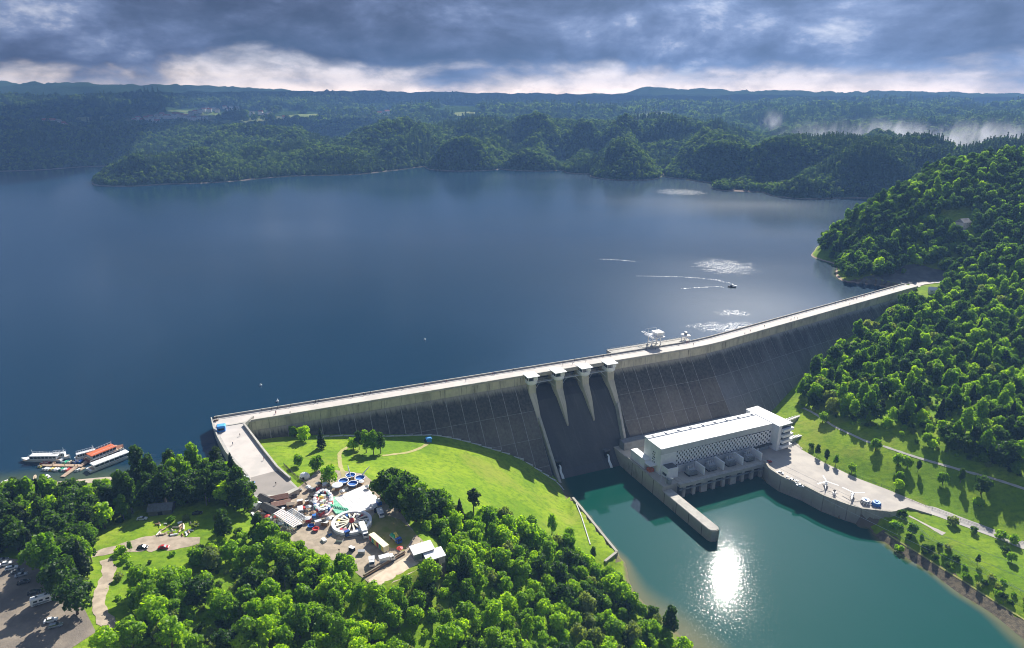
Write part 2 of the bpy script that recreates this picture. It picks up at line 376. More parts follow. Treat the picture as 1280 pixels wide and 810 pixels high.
def inpoly(x, y, poly):
    ins = np.zeros(np.shape(x), bool); n = len(poly)
    for i in range(n):
        x0, y0 = poly[i][:2]; x1, y1 = poly[(i + 1) % n][:2]
        if y0 == y1: continue
        c = ((y0 > y) != (y1 > y)) & (x < (x1 - x0) * (y - y0) / (y1 - y0) + x0); ins ^= c
    return ins
wing_mid = [P(*q, 6)[:2] for q in [(332, 612), (322, 590), (302, 560), (288, 530)]]
dam_mid = [D(s, 7.0, 0)[:2] for s in (4, 100, 200, 335, 350, 365, 450, 560, 661)]
LAKE_POLY = [P(300, 606, 6)[:2], *wing_mid, *dam_mid, (380, 700), (340, 720), (300, 1000), (-400, 1000), (-400, 460), P(262, 548, 0)[:2], P(276, 573, 0)[:2]]

# far hills: ridges as rounded capsules (x, y, top height) with a half width
RIDGES = [((-905, 1610, 22), (-770, 1770, 44), 105), ((-770, 1770, 44), (-560, 2050, 62), 170), ((-560, 2050, 62), (-330, 2450, 84), 260), ((-700, 2250, 60), (-1300, 2700, 70), 330),
          ((-1500, 2150, 48), (-2300, 2500, 70), 300), ((-1300, 2450, 55), (-2600, 3000, 80), 420),
          ((-470, 1985, 40), (-330, 2260, 86), 95), ((-330, 1990, 40), (-230, 2300, 92), 70), ((-120, 1985, 52), (-20, 2320, 100), 105), ((60, 1960, 50), (100, 2350, 104), 90),
          ((190, 1850, 36), (250, 2300, 100), 70), ((275, 1755, 46), (360, 2200, 96), 92), ((400, 1960, 60), (520, 2300, 90), 110), ((430, 1750, 24), (520, 1900, 60), 70),
          ((505, 1520, 34), (640, 1640, 66), 82), ((640, 1640, 66), (900, 1600, 70), 150), ((600, 1420, 30), (760, 1480, 60), 80), ((650, 1500, 52), (1100, 1450, 66), 130), ((560, 1700, 60), (520, 2300, 84), 130),
          ((-300, 2400, 92), (500, 2500, 96), 300), ((500, 2400, 84), (1000, 2100, 60), 330),
          ((760, 900, 110), (1000, 800, 120), 150), ((1080, 1080, 100), (1700, 1150, 120), 190),
          ((1400, 2900, 70), (2400, 2900, 88), 420), ((1500, 3700, 118), (3400, 3800, 136), 620), ((900, 4600, 128), (2600, 4700, 140), 700),
          ((-4600, 5400, 165), (-2400, 5600, 214), 1000), ((-2400, 5600, 214), (-300, 5700, 205), 900), ((-300, 5800, 205), (900, 5900, 190), 800), ((300, 6900, 200), (2400, 7200, 196), 900), ((2400, 6600, 176), (6000, 6600, 176), 1100),
          ((-300, 3900, 118), (1000, 4000, 100), 600), ((-3000, 4100, 92), (-600, 4300, 96), 600),
          ((-8000, 8000, 345), (-4300, 8000, 335), 800), ((-4300, 8000, 335), (-2700, 8000, 265), 700), ((-3800, 7200, 226), (-1300, 7200, 236), 700), ((-1300, 7600, 226), (1600, 7700, 212), 700),
          ((1200, 8000, 245), (1700, 8000, 310), 420), ((1700, 8000, 262), (5500, 8000, 215), 700), ((2600, 7300, 192), (6000, 7300, 200), 700)]
def hfar(x, y):
    wx = x + 60 * (fbm(x / 260, y / 260, 5, 3) - .5); wy = y + 60 * (fbm(x / 260, y / 260, 9, 3) - .5)
    base = -25 + 55 * sstep(2700, 3600, y + 0.25 * np.abs(x)) + 40 * sstep(3600, 7000, y)
    h = base.copy()
    for a, b, w in RIDGES:
        ax, ay, az = a; bx, by, bz = b; dx, dy = bx - ax, by - ay; L2 = dx * dx + dy * dy
        t = np.clip(((wx - ax) * dx + (wy - ay) * dy) / L2, 0, 1); dist = np.hypot(wx - ax - t * dx, wy - ay - t * dy)
        top = az + (bz - az) * t; g = np.exp(-(dist / w) ** 2)
        h = np.maximum(h, -25 + (top + 25) * g + (base + 25) * (1 - g) * .9)
    land = sstep(-6, 40, h)
    h = h + land * (np.where(y < 3200, 84, 50) * (.42 - np.abs(2 * fbm(x / 300, y / 300, 3, 3) - 1) * 1.6) + 16 * (fbm(x / 90, y / 90, 23, 3) - .5) + 30 * (fbm(x / 700, y / 700, 13, 3) - .5)) * np.where(y > 7800, 1.3, 1)
    return h
def height(x, y):
    x = np.asarray(x, float); y = np.asarray(y, float)
    far = hfar(x, y)
    near = tps(x, y) + 1.2 * (fbm(x / 22, y / 22, 31, 3) - .5) * sstep(0, 8, np.abs(tps(x, y) + 44))
    near = np.clip(near, -72, 160)
    near = np.where((x < 300) & (y > 420), np.minimum(near, -15), near)
    near = np.where(inpoly(x, y, LAKE_POLY), -15.0, near)
    w = sstep(1010, 1090, y) + sstep(860, 940, x); w = np.clip(w, 0, 1)
    w = np.maximum(w, sstep(-330, -400, x) * (y > 400))
    return near * (1 - w) + far * w

NX0, NX1, NY0, NY1, NST = -460.0, 960.0, 110.0, 1106.0, 4.0
gx = np.arange(NX0, NX1 + .1, NST); gy = np.arange(NY0, NY1 + .1, NST)
GX, GY = np.meshgrid(gx, gy); GZ = height(GX, GY)
def flatten(poly, z, soft=6.0, below=0.5):
    global GZ
    p = [np.array(q[:2]) for q in poly]; ins = inpoly(GX, GY, poly); dist = np.full(GX.shape, 1e9)
    for i in range(len(p)):
        a, b = p[i], p[(i + 1) % len(p)]; dd = b - a; L2 = (dd ** 2).sum() + 1e-9
        t = np.clip(((GX - a[0]) * dd[0] + (GY - a[1]) * dd[1]) / L2, 0, 1); dist = np.minimum(dist, np.hypot(GX - a[0] - t * dd[0], GY - a[1] - t * dd[1]))
    w = np.where(ins, 1.0, 1 - sstep(0, soft, dist)); GZ = GZ * (1 - w) + (z - below) * w
def hz(x, y):
    """height of the near ground sheet (same triangles' corners)"""
    x = np.asarray(x, float); y = np.asarray(y, float)
    u = np.clip((x - NX0) / NST, 0, len(gx) - 1.001); v = np.clip((y - NY0) / NST, 0, len(gy) - 1.001)
    i = u.astype(int); j = v.astype(int); a = u - i; b = v - j
    return (GZ[j, i] * (1 - a) + GZ[j, i + 1] * a) * (1 - b) + (GZ[j + 1, i] * (1 - a) + GZ[j + 1, i + 1] * a) * b
def Pg(px, py):
    """where the sight line of a picture point meets the ground sheet"""
    a = (px - 640) / FPX; b = -(py - 405) / FPX; d = np.array((a, cp + b * sp, -sp + b * cp))
    t = np.arange(180, 1300, .5); X = d[0] * t; Y = d[1] * t; Z = CZ + d[2] * t
    g = hz(X, Y); k = np.argmax(Z <= g)
    if Z[k] > g[k]: k = len(t) - 1
    return Vector((X[k], Y[k], g[k]))

# level pieces of the near ground
PLAZA = [D(331, 101, 0)[:2]] + [P(*q, -44)[:2] for q in [(962, 587), (977, 597), (1005, 608), (1030, 621), (1060, 632), (1077, 637), (1112, 641), (1135, 634), (1165, 643), (1160, 633), (1110, 612), (1070, 597), (1030, 578), (995, 558), (978, 548)]] + [D(362, 62, 0)[:2], D(331, 62, 0)[:2]]
PARK = [P(*q, 3)[:2] for q in [(300, 628), (352, 622), (376, 607), (400, 585), (455, 592), (488, 622), (520, 668), (545, 690), (470, 735), (440, 712), (330, 660)]]
flatten(PARK, 3.0, 10, 0.0)
flatten(PLAZA, -44, 2.5, 0.6)
BASIN = [D(259, 101.5, 0)[:2], D(331, 101.5, 0)[:2]] + [P(*q, -54)[:2] for q in [(963, 602), (980, 613), (1005, 624), (1030, 637), (1052, 646), (1072, 653), (1084, 664), (1075, 720), (880, 700)]]
GZ = np.where(inpoly(GX, GY, BASIN), np.minimum(GZ, -60), GZ)
QUAYTOP = [P(*q, -48)[:2] for q in [(712, 621), (717, 623), (731, 640), (751, 665), (771, 691), (756, 703), (738, 694), (726, 655)]]
flatten(QUAYTOP, -47.95, 3.5, 0.0)
LOT = [P(*q, 8.2)[:2] for q in [(-60, 690), (30, 700), (95, 740), (120, 790), (60, 830), (-60, 850)]]
flatten(LOT, 8.2, 10, 0.0)

def grid_mesh(name, X, Y, Z, keep=None):
    r, c = X.shape; me = bpy.data.meshes.new(name)
    idx = np.arange(r * c).reshape(r, c)
    q = np.stack([idx[:-1, :-1], idx[:-1, 1:], idx[1:, 1:], idx[1:, :-1]], -1).reshape(-1, 4)
    if keep is not None: q = q[keep.reshape(-1)]
    used = np.unique(q); remap = np.full(r * c, -1); remap[used] = np.arange(len(used)); q = remap[q]
    co = np.stack([X.ravel(), Y.ravel(), Z.ravel()], -1)[used]
    me.vertices.add(len(co)); me.vertices.foreach_set('co', co.ravel())
    me.loops.add(q.size); me.loops.foreach_set('vertex_index', q.ravel())
    me.polygons.add(len(q)); me.polygons.foreach_set('loop_start', np.arange(0, q.size, 4)); me.polygons.foreach_set('loop_total', np.full(len(q), 4))
    me.polygons.foreach_set('use_smooth', np.ones(len(q), bool)); me.update(); me.validate(); return me

def ground_mat():
    m = bpy.data.materials.new('meadow_ground'); m.use_nodes = True; t = NT(m.node_tree); b = t.n['Principled BSDF']
    g = t.new('ShaderNodeNewGeometry'); p = g.outputs['Position']; x, y, z = t.sep(p)
    n1 = t.noise(p, 0.035, 5.0); n2 = t.noise(p, 0.35, 6.0, 0.65); n3 = t.noise(p, 1.6, 4.0)
    c = t.mix(t.rng(n1, 0.35, 0.65), (0.125, 0.23, 0.010), (0.215, 0.315, 0.016))
    c = t.mix(t.rng(n2, 0.42, 0.72, 0, .75), c, (0.065, 0.135, 0.012))
    c = t.mix(t.rng(n3, 0.5, 0.8, 0, .4), c, (0.26, 0.30, 0.05))
    n5 = t.noise(p, .018, 5.0, .65, .6); n6 = t.noise(t.comb(t.math('MULTIPLY', x, .35), y, z), .45, 4.0, .6)
    c = t.mix(t.rng(n5, .52, .68, 0, .6), c, (0.25, 0.27, 0.045))
    c = t.mix(t.rng(n6, .50, .66, 0, .5), c, (0.085, 0.175, 0.012))
    # earth and rock where the ground is steep, sand and mud beside water
    steep = t.sep(g.outputs['True Normal'])[2]
    c = t.mix(t.rng(steep, 0.72, 0.55), c, (0.16, 0.13, 0.09))
    zz = t.math('ADD', z, t.math('MULTIPLY', t.math('SUBTRACT', n2, .5), 1.6))
    sand = t.math('MULTIPLY', t.rng(zz, 1.5, 0.4), t.rng(zz, -9.0, -4.0)); c = t.mix(t.math('MULTIPLY', sand, t.rng(y, 640, 690)), c, (0.42, 0.30, 0.24))
    c = t.mix(t.rng(zz, -52.8, -53.9), c, (0.16, 0.145, 0.085))
    t.put(b.inputs['Base Color'], c); b.inputs['Roughness'].default_value = .95; b.inputs['Specular IOR Level'].default_value = .1
    bp = t.new('ShaderNodeBump'); bp.inputs['Strength'].default_value = .7; bp.inputs['Distance'].default_value = .5
    t.l.new(t.math('ADD', n2, t.math('MULTIPLY', n3, .5)), bp.inputs['Height']); t.l.new(bp.outputs[0], b.inputs['Normal']); return m
M_ground = ground_mat()
ground = link('ground', grid_mesh('ground', GX, GY, GZ), M_ground); tag(ground, 'bright green meadow and wooded banks on both sides of the river', None, kind='structure')

# far country: sheet that widens with distance, left open under the near ground
fy = np.concatenate([np.arange(900, 3000, 14), np.arange(3000, 7600, 40), np.arange(7600, 8561, 60)])
fu = np.linspace(-1, 1, 330)
FX = fu[None, :] * (420 + fy[:, None] * 0.86); FY = np.repeat(fy[:, None], len(fu), 1)
FZ = height(FX, FY) - 0.4
cx = (FX[:-1, :-1] + FX[1:, 1:]) / 2; cyy = (FY[:-1, :-1] + FY[1:, 1:]) / 2
keep = ~((cx > NX0 + 12) & (cx < NX1 - 12) & (cyy < NY1 - 12))
def hills_mat():
    m = bpy.data.materials.new('far_hills'); m.use_nodes = True; t = NT(m.node_tree); b = t.n['Principled BSDF']
    g = t.new('ShaderNodeNewGeometry'); p = g.outputs['Position']; x, y, z = t.sep(p)
    n1 = t.noise(p, 0.0016, 4.0, .5); n2 = t.noise(p, 0.03, 4.0); n3 = t.noise(p, 0.012, 3.0)
    woods = t.mix(n2, (0.022, 0.045, 0.014), (0.05, 0.085, 0.024))
    fields = t.mix(t.rng(n3, .4, .6), (0.16, 0.22, 0.07), (0.24, 0.25, 0.11))
    f = t.math('MULTIPLY', t.rng(n1, .565, .60), t.rng(y, 3300, 3700)); f = t.math('MULTIPLY', f, t.rng(z, 125, 100))
    c = t.mix(f, woods, fields)
    zz = t.math('ADD', z, t.math('MULTIPLY', t.math('SUBTRACT', n2, .5), 3.0))
    c = t.mix(t.math('MULTIPLY', t.rng(zz, 2.0, .9), t.rng(y, 2600, 2500)), c, (0.25, 0.20, 0.17))
    t.put(b.inputs['Base Color'], c); b.inputs['Roughness'].default_value = 1; b.inputs['Specular IOR Level'].default_value = 0
    bp = t.new('ShaderNodeBump'); bp.inputs['Strength'].default_value = 1; bp.inputs['Distance'].default_value = 14
    t.l.new(t.noise(p, .05, 4.0), bp.inputs['Height']); t.l.new(bp.outputs[0], b.inputs['Normal']); return m
hills = link('hills', grid_mesh('hills', FX, FY, FZ, keep), hills_mat()); tag(hills, 'dark wooded hills around the lake and blue mountains behind', None, kind='structure')

# ------------------------------------------------------------------ water
def water_mat(name, deep, shallow, wave, lake):
    m = bpy.data.materials.new(name); m.use_nodes = True; t = NT(m.node_tree); b = t.n['Principled BSDF']
    g = t.new('ShaderNodeNewGeometry'); p = g.outputs['Position']; x, y, z = t.sep(p)
    at = t.new('ShaderNodeAttribute'); at.attribute_name = 'depth'
    murk = t.noise(p, 0.02, 4.0)
    dd = t.math('ADD', at.outputs['Fac'], t.math('MULTIPLY', t.math('SUBTRACT', murk, .5), 2.0))
    t.put(b.inputs['Base Color'], t.mix(t.rng(dd, 0.2, 3.2), shallow, deep))
    b.inputs['IOR'].default_value = 1.33; b.inputs['Specular IOR Level'].default_value = .5
    # wind: ruffled streaks between calm ones
    pw = t.comb(t.math('MULTIPLY', x, .5), y, 0.0)
    gust = t.rng(t.noise(pw, .0022 if lake else .02, 2.0, .5), .30, .72)
    w1 = t.noise(p, .35, 3.0, .6); w2 = t.noise(p, 1.3, 2.0, .5); w3 = t.noise(p, .05, 2.0)
    hgt = t.math('ADD', t.math('ADD', t.math('MULTIPLY', w1, 1.0), t.math('MULTIPLY', w2, .35 if lake else .5)), t.math('MULTIPLY', w3, 1.2))
    hgt = t.math('MULTIPLY', hgt, t.math('ADD', t.math('MULTIPLY', gust, wave[1]), wave[0])); paw = None
    if lake:
        # cat's paws: small patches of steep glittering ripples
        spk = t.noise(t.comb(t.math('MULTIPLY', x, 1.0), t.math('MULTIPLY', y, .26), 0.0), 1.0, 2.0, .6); rag = t.math('MULTIPLY', t.math('SUBTRACT', t.noise(p, .10, 4.0, .7), .5), 3.4)
        for cx_, cy_, rx, ry in CATSPAWS:
            e = t.math('ADD', t.math('POWER', t.math('DIVIDE', t.math('SUBTRACT', x, cx_), rx), 2.0), t.math('POWER', t.math('DIVIDE', t.math('SUBTRACT', y, cy_), ry), 2.0))
            mk = t.rng(t.math('ADD', e, rag), 1.1, -.3); paw = mk if paw is None else t.math('MAXIMUM', paw, mk)
    bp = t.new('ShaderNodeBump'); bp.inputs['Distance'].default_value = .5; bp.inputs['Strength'].default_value = 1.0
    t.l.new(hgt, bp.inputs['Height']); t.l.new(bp.outputs[0], b.inputs['Normal'])
    ro = t.rng(gust, 0, 1, .13 if lake else .02, .20 if lake else .04)
    if paw is not None: ro = t.math('ADD', ro, t.math('MULTIPLY', paw, t.rng(spk, .40, .66, -.10, .36)))
    if not lake: ro = t.math('ADD', ro, t.rng(t.noise(t.comb(x, t.math('MULTIPLY', y, .45), 0.0), 1.5, 3.0, .65), .50, .68, -.012, .05))
    t.put(b.inputs['Roughness'], ro); return m
_w = [P(905, 333, 0), P(915, 391, 0), P(930, 412, 0), P(850, 240, 0)]
CATSPAWS = [(_w[0].x, _w[0].y, 40, 46), (_w[1].x, _w[1].y, 16, 12), (_w[2].x - 8, _w[2].y + 6, 46, 16), (_w[3].x, _w[3].y, 60, 60)]
def join_meshes(name, ms):
    b = bmesh.new()
    for m_ in ms: b.from_mesh(m_)
    me = bpy.data.meshes.new(name); b.to_mesh(me); b.free(); return me
def water_sheet(name, grids, z, hfun, mt, label):
    me = join_meshes(name, [grid_mesh(name, X, Y, np.full(X.shape, z)) for X, Y in grids]); co = np.array([v.co[:] for v in me.vertices])
    d = z - hfun(co[:, 0], co[:, 1])
    a = me.attributes.new('depth', 'FLOAT', 'POINT'); a.data.foreach_set('value', d.astype(np.float32))
    o = link(name, me, mt); tag(o, label, None, kind='structure'); return o
# lake: sheet bounded by the dam's lake face, so it never reaches the valley below
def lake_grid(xs, lo, hi, n, pw):
    u = np.linspace(0, 1, n) ** pw; return np.repeat(xs[None], n, 0), lo[None] + u[:, None] * (hi - lo)[None]
def dam_line(x):
    q = [D(s, 6, 0)[:2] for s in (0, 100, 200, 335, 350, 365, 500, 640)] + [(410, 700), (470, 1000), (900, 1100), (2600, 1100)]
    return np.interp(x, [a[0] for a in q], [a[1] for a in q])
xa = np.concatenate([np.arange(-3600, -480, 60), np.arange(-480, -165, 7.0), [-163.0]])
xb = np.concatenate([[-163.0], np.arange(-155, 460, 10), np.arange(460, 2601, 40)])
wm = sorted([tuple(q) for q in wing_mid]); xc = np.arange(-163.0, -117, 3.0)
parts_ = [lake_grid(xa, np.full(len(xa), 200.0), np.full(len(xa), 3700.0), 70, 1.7), lake_grid(xb, dam_line(xb), np.full(len(xb), 3700.0), 60, 1.6),
          lake_grid(xc, np.full(len(xc), 200.0), np.interp(xc, [a[0] for a in wm], [a[1] for a in wm]), 12, 1.0)]
M_lake = water_mat('lake_water', (0.005, 0.028, 0.056), (0.05, 0.075, 0.045), (.035, .05), True)
lake = water_sheet('lake', parts_, 0.0, height, M_lake, 'deep blue lake held back by the dam')
rx = np.arange(0, 420, 5.0); ry = np.arange(150, 470, 5.0); RX, RY = np.meshgrid(rx, ry)
M_river = water_mat('river_water', (0.004, 0.056, 0.040), (0.11, 0.115, 0.05), (.016, .012), False)
river = water_sheet('river', [(RX, RY)], TAIL, hz, M_river, 'green tail water in the basin below the dam')

# draped sheets: paths, yards, banks
def drape(name, poly, mt, lift, label, step=2.0, kind='structure', flat=None):
    poly = [np.array(q[:2]) for q in poly]; b = bmesh.new()
    vs_ = [b.verts.new((q[0], q[1], 0)) for q in poly]; b.faces.new(vs_)
    bmesh.ops.triangulate(b, faces=b.faces)
    if flat is None:
        for _ in range(8):
            ed = [e for e in b.edges if e.calc_length() > step * 1.7]
            if not ed: break
            bmesh.ops.subdivide_edges(b, edges=ed, cuts=1); bmesh.ops.triangulate(b, faces=b.faces)
    co = np.array([v.co[:] for v in b.verts]); z = hz(co[:, 0], co[:, 1]) + lift if flat is None else np.full(len(co), flat)
    for v, q in zip(b.verts, z): v.co.z = q
    bmesh.ops.recalc_face_normals(b, faces=b.faces)
    for f in b.faces:
        if f.normal.z < 0: f.normal_flip()
    me = bpy.data.meshes.new(name); b.to_mesh(me); b.free()
    o = link(name, me, mt); tag(o, label, None, kind=kind); return o
def ribbon(pts, w):
    """closed outline of a band along pts (w: width or list)"""
    p = [np.array(q[:2], float) for q in pts]; w = w if isinstance(w, (list, tuple)) else [w] * len(p); L = []; Rr = []
    for i in range(len(p)):
        t = p[min(i + 1, len(p) - 1)] - p[max(i - 1, 0)]; t = t / np.linalg.norm(t); n = np.array([-t[1], t[0]]); L.append(p[i] + n * w[i] / 2); Rr.append(p[i] - n * w[i] / 2)
    return L + Rr[::-1]
def band(name, pts, w, mt, lift, label, cross=3, step=2.0, rough=1.0):
    """a draped strip made of a regular lattice"""
    p = [np.array(q[:2], float) for q in pts]; seg = [0]
    for i in range(1, len(p)): seg.append(seg[-1] + np.linalg.norm(p[i] - p[i - 1]))
    n = max(2, int(seg[-1] / step)); t = np.linspace(0, seg[-1], n)
    X = np.interp(t, seg, [q[0] for q in p]); Y = np.interp(t, seg, [q[1] for q in p]); W = np.interp(t, seg, w if isinstance(w, (list, tuple)) else [w] * len(p))
    for _ in range(3): X[1:-1] = (X[:-2] + 2 * X[1:-1] + X[2:]) / 4; Y[1:-1] = (Y[:-2] + 2 * Y[1:-1] + Y[2:]) / 4
    tx = np.gradient(X); ty = np.gradient(Y); l = np.hypot(tx, ty); nx, ny = -ty / l, tx / l
    u = np.linspace(-.5, .5, cross + 1); jag = 1 + rough * (.12 * np.sin(t * .9) + .08 * np.sin(t * 2.3 + 1))
    XX = X[None] + u[:, None] * (W * jag * nx)[None]; YY = Y[None] + u[:, None] * (W * jag * ny)[None]
    o = link(name, grid_mesh(name, XX, YY, hz(XX, YY) + lift), mt); tag(o, label, None, kind='structure'); return o
M_dirt = mat('trodden_dirt', (0.40, 0.33, 0.25), (0.29, 0.24, 0.18), .95, .3, .5, 2, coords='World')
M_lot = mat('dark_gravel', (0.17, 0.145, 0.12), (0.25, 0.21, 0.165), .95, .12, .5, 2, coords='World')
M_plaza = mat('plaza_paving', (0.46, 0.42, 0.37), (0.36, 0.33, 0.30), .85, .07, .2, 2, coords='World')
M_bank = mat('stony_bank', (0.09, 0.075, 0.055), (0.17, 0.14, 0.09), .95, .5, 1.0, 2.5, coords='World')
M_grassdry = mat('trodden_grass', (0.21, 0.235, 0.05), (0.30, 0.27, 0.10), .95, .2, .5, 2, coords='World')
# ------------------------------------------------------------------ the dam
dam = thing('dam', 'long grey concrete gravity dam with pale crest road between lake and river', 'dam', D(0, 0, 0))
FOOT = [(0, -3), (26, -4.5), (58, -7.3), (91, -12.2), (126, -17.3), (150, -25.1), (164, -30.5), (175, -35), (183, -39.6), (194, -47.4), (202, -53), (205, -62), (360, -62), (372, -50), (382, -47), (405, -41), (432, -34), (507, -19.5), (583, -9), (636, -1), (661, 6)]
def foot(s): return float(np.interp(s, [a for a, b in FOOT], [b for a, b in FOOT]))
SP0, SP1 = 199.0, 264.0
def body_prof(zb): return [(0.3, CREST - .05), (W_CREST - .07, CREST - .05), (W_CREST - .07, 0), (dface(zb) - .07, zb), (0.3, zb)]
MB().dprofile(0.2, SP0, body_prof(-64)).build('dam_body', M_joint, dam)
MB().dprofile(SP1, S_END, body_prof(-64)).build('dam_body', M_joint, dam)
# crest wall and face: one slab for each cast block of concrete
bounds = list(np.linspace(0, SP0, 21)) + list(np.linspace(SP1, 335, 8)) + [350.0] + list(np.linspace(365, S_END, 31))
ROWS = [0.0, -15.0, -30.0, -45.0, -62.0]
G = .2
def slab(s0, s1, z0, z1, off, mt, name):
    a, b = s0 + G, s1 - G; zt, zb_ = z0 - (.1 if z0 < 1 else 0), z1 + .1
    p = [D(a, dface(zb_, off) - .6, zb_), D(b, dface(zb_, off) - .6, zb_), D(b, dface(zb_, off), zb_), D(a, dface(zb_, off), zb_), D(a, dface(zt, off) - .6, zt), D(b, dface(zt, off) - .6, zt), D(b, dface(zt, off), zt), D(a, dface(zt, off), zt)]
    MB().hexa(p).build(name, mt, dam)
for s0, s1 in zip(bounds[:-1], bounds[1:]):
    if s1 - s0 > 60: continue
    j = random.uniform(-.015, .015)
    if CREST > foot(s1) + 1: slab(s0, s1, CREST - .02, 0, j, M_crestc, 'crest_wall_block')
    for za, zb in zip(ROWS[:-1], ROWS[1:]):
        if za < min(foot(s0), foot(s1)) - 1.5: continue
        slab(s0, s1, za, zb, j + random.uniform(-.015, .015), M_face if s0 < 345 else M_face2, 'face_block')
# crest: coping, parapets, footways and road
MB().dstrip(0, S_END, 12.2, W_CREST + .45, CREST, CREST + .35).build('coping', M_conc, dam)
MB().dstrip(20, S_END, 12.9, W_CREST + .2, CREST + .35, CREST + 1.25).build('parapet', M_conc, dam)
MB().dstrip(0, S_END, -.35, .35, CREST - 1.5, CREST + 1.25).build('parapet', M_conc, dam)
MB().dstrip(0, S_END, .35, 2.6, CREST - .04, CREST + .16).build('footway', mat('footway', (.40, .39, .38), (.33, .32, .31), .85, .3, coords='World'), dam)
MB().dstrip(0, S_END, 2.6, 12.2, CREST - .1, CREST + .02).build('crest_road', M_road, dam)
MB().dprofile(0, S_END, [(-.2, CREST - 1.5), (.3, CREST - 1.5), (.3, -30), (-2, -30)]).build('lake_face', M_conc, dam)
# abutment road running on into the wooded hill
ab = [D(S_END, 7, CREST)] + [tuple(P(*q, 6.2)) for q in [(1150, 353.5), (1168, 351), (1190, 350)]]

# spillway: chute, piers, gates, bridge
def chute_d(z): return 11.5 + K_FACE * max(0, -z - 2)
prof = [(2.0, -9), (4.0, -6.0), (7.0, -4.6), (10, -5.4), (12.5, -7.6)] + [(chute_d(z), z) for z in (-11, -25, -40, -50)] + [(chute_d(-50) + 5.5, -54.8), (chute_d(-50) + 9, -56), (chute_d(-50) + 9, -66), (2, -66)]
MB().dprofile(SP0, SP1, prof).build('spillway_chute', M_chute, dam)
piers = [200.6, 221.2, 241.8, 262.4]
for i, ps in enumerate(piers):
    mb = MB(); out = 0 < i < 3
    tip = (31.0, -26.5) if out else (33.5, -27)
    rings = []
    for (d, zt, zb_, w) in ((-2.5, CREST - 1.3, -28, 3.8), (11.5, CREST - 1.3, -28, 5.0), (17.5, 1.0, -30, 5.4), (18.4, -5, -30, 5.0), (25, -14.0, -31, 3.4), (tip[0] + .6, tip[1], -32, 1.1)):
        rings.append([D(ps - w / 2, d, zb_), D(ps + w / 2, d, zb_), D(ps + w / 2, d, zt), D(ps - w / 2, d, zt)])
    mb.loft(rings).build('spillway_pier', M_pier, dam)
for sgn, st_, sb in ((-1, 200.6, 202.6), (1, 262.4, 256.2)):      # training walls beside the chute
    mb = MB(); rings = []
    for z in (-20, -30, -40, -50, -56):
        f = (-20 - z) / 36.0; s = st_ + (sb - st_) * f; d = chute_d(z)
        rings.append([D(s - .9, d - 6, z - 4), D(s + .9, d - 6, z - 4), D(s + .9, d + 4.2, z + 1.5), D(s - .9, d + 4.2, z + 1.5)])
    mb.loft(rings).build('training_wall', M_conc, dam)
MB().dbox(SP0, SP1, 0.3, W_CREST, CREST - 1.4, CREST - .12).build('bridge_deck', M_conc, dam)
for a, b in zip(piers[:-1], piers[1:]):
    g = MB(); rings = []
    for k in range(7):
        th = R(-28 + k * 10.5); rings.append([D(s, 13.5 - 9.8 * math.cos(th) * 1.0 + off, -3 + 9.8 * math.sin(th)) for s, off in ((a + 2.1, 0), (b - 2.1, 0), (b - 2.1, .4), (a + 2.1, .4))])
    gate = g.loft(rings).build('radial_gate', M_steel, dam)
    for s in (a + 4.2, b - 4.2):
        am = MB()
        for zz in (-1.0, -5.0): am.tube([D(s, 4.6, zz), D(s, 14.4, -2.2)], .28)
        am.tube([D(s, 9, -1.5), D(s, 9, -3.8)], .2); am.build('gate_arm', M_steel, gate)
    ck = MB().dbox(a + 2.2, b - 2.2, 14.6, 15.9, 1.0, 1.3)
    for s in np.linspace(a + 2.4, b - 2.4, 8): ck.tube([D(s, 15.7, 1.3), D(s, 15.7, 2.3)], .06, 4)
    ck.tube([D(a + 2.3, 15.7, 2.3), D(b - 2.3, 15.7, 2.3)], .07, 4)
    ck.tube([D(a + 2.0, 16, -4.5), D(a + 7, 15.2, 1.0)], .16, 5); ck.tube([D(b - 2.0, 16, -4.5), D(b - 7, 15.2, 1.0)], .16, 5)
    ck.build('service_catwalk', mat('pale_steel', (.55, .58, .60), (.45, .48, .5), .5), dam)
for i, ps in enumerate(piers):
    gh = thing('gate_house', ['white flat-roofed gate house on the spillway pier farthest from the power station', 'white gate house on the second spillway pier from the grassy bank', 'white gate house on the third spillway pier from the grassy bank', 'white gate house on the spillway pier nearest the power station'][i], 'gate house', D(ps, 15, CREST), group='gate houses along the spillway')
    n = 10
    def rr(d0, d1, w, z): return [D(ps + w * math.cos(math.pi * k / n), d1 - w * .75 + w * .75 * math.sin(math.pi * k / n), z) for k in range(n + 1)] + [D(ps - w, d0, z), D(ps + w, d0, z)]
    MB().loft([rr(11.5, 17.8, 2.4, .4), rr(11.5, 19.4, 3.7, 1.9), rr(11.5, 19.4, 3.8, 4.3)]).build('curved_base', M_white, gh)
    MB().dbox(ps - 3.4, ps + 3.4, 11.5, 18.6, 4.3, 7.3).build('window_band', M_glass, gh)
    for q in ((-3.42, 11.5), (-3.42, 18.4), (3.22, 11.5), (3.22, 18.4), (-.1, 18.45), (-3.42, 15)): MB().dbox(ps + q[0], ps + q[0] + .25, q[1], q[1] + .25, 4.3, 7.3).build('window_post', M_white, gh)
    MB().dbox(ps + .6, ps + 3.5, 18.3, 18.75, 4.3, 7.3).build('side_panel', M_white, gh)
    MB().dbox(ps - 4.6, ps + 4.4, 10.6, 20.2, 7.3, 7.75).build('flat_roof', M_roofw, gh)
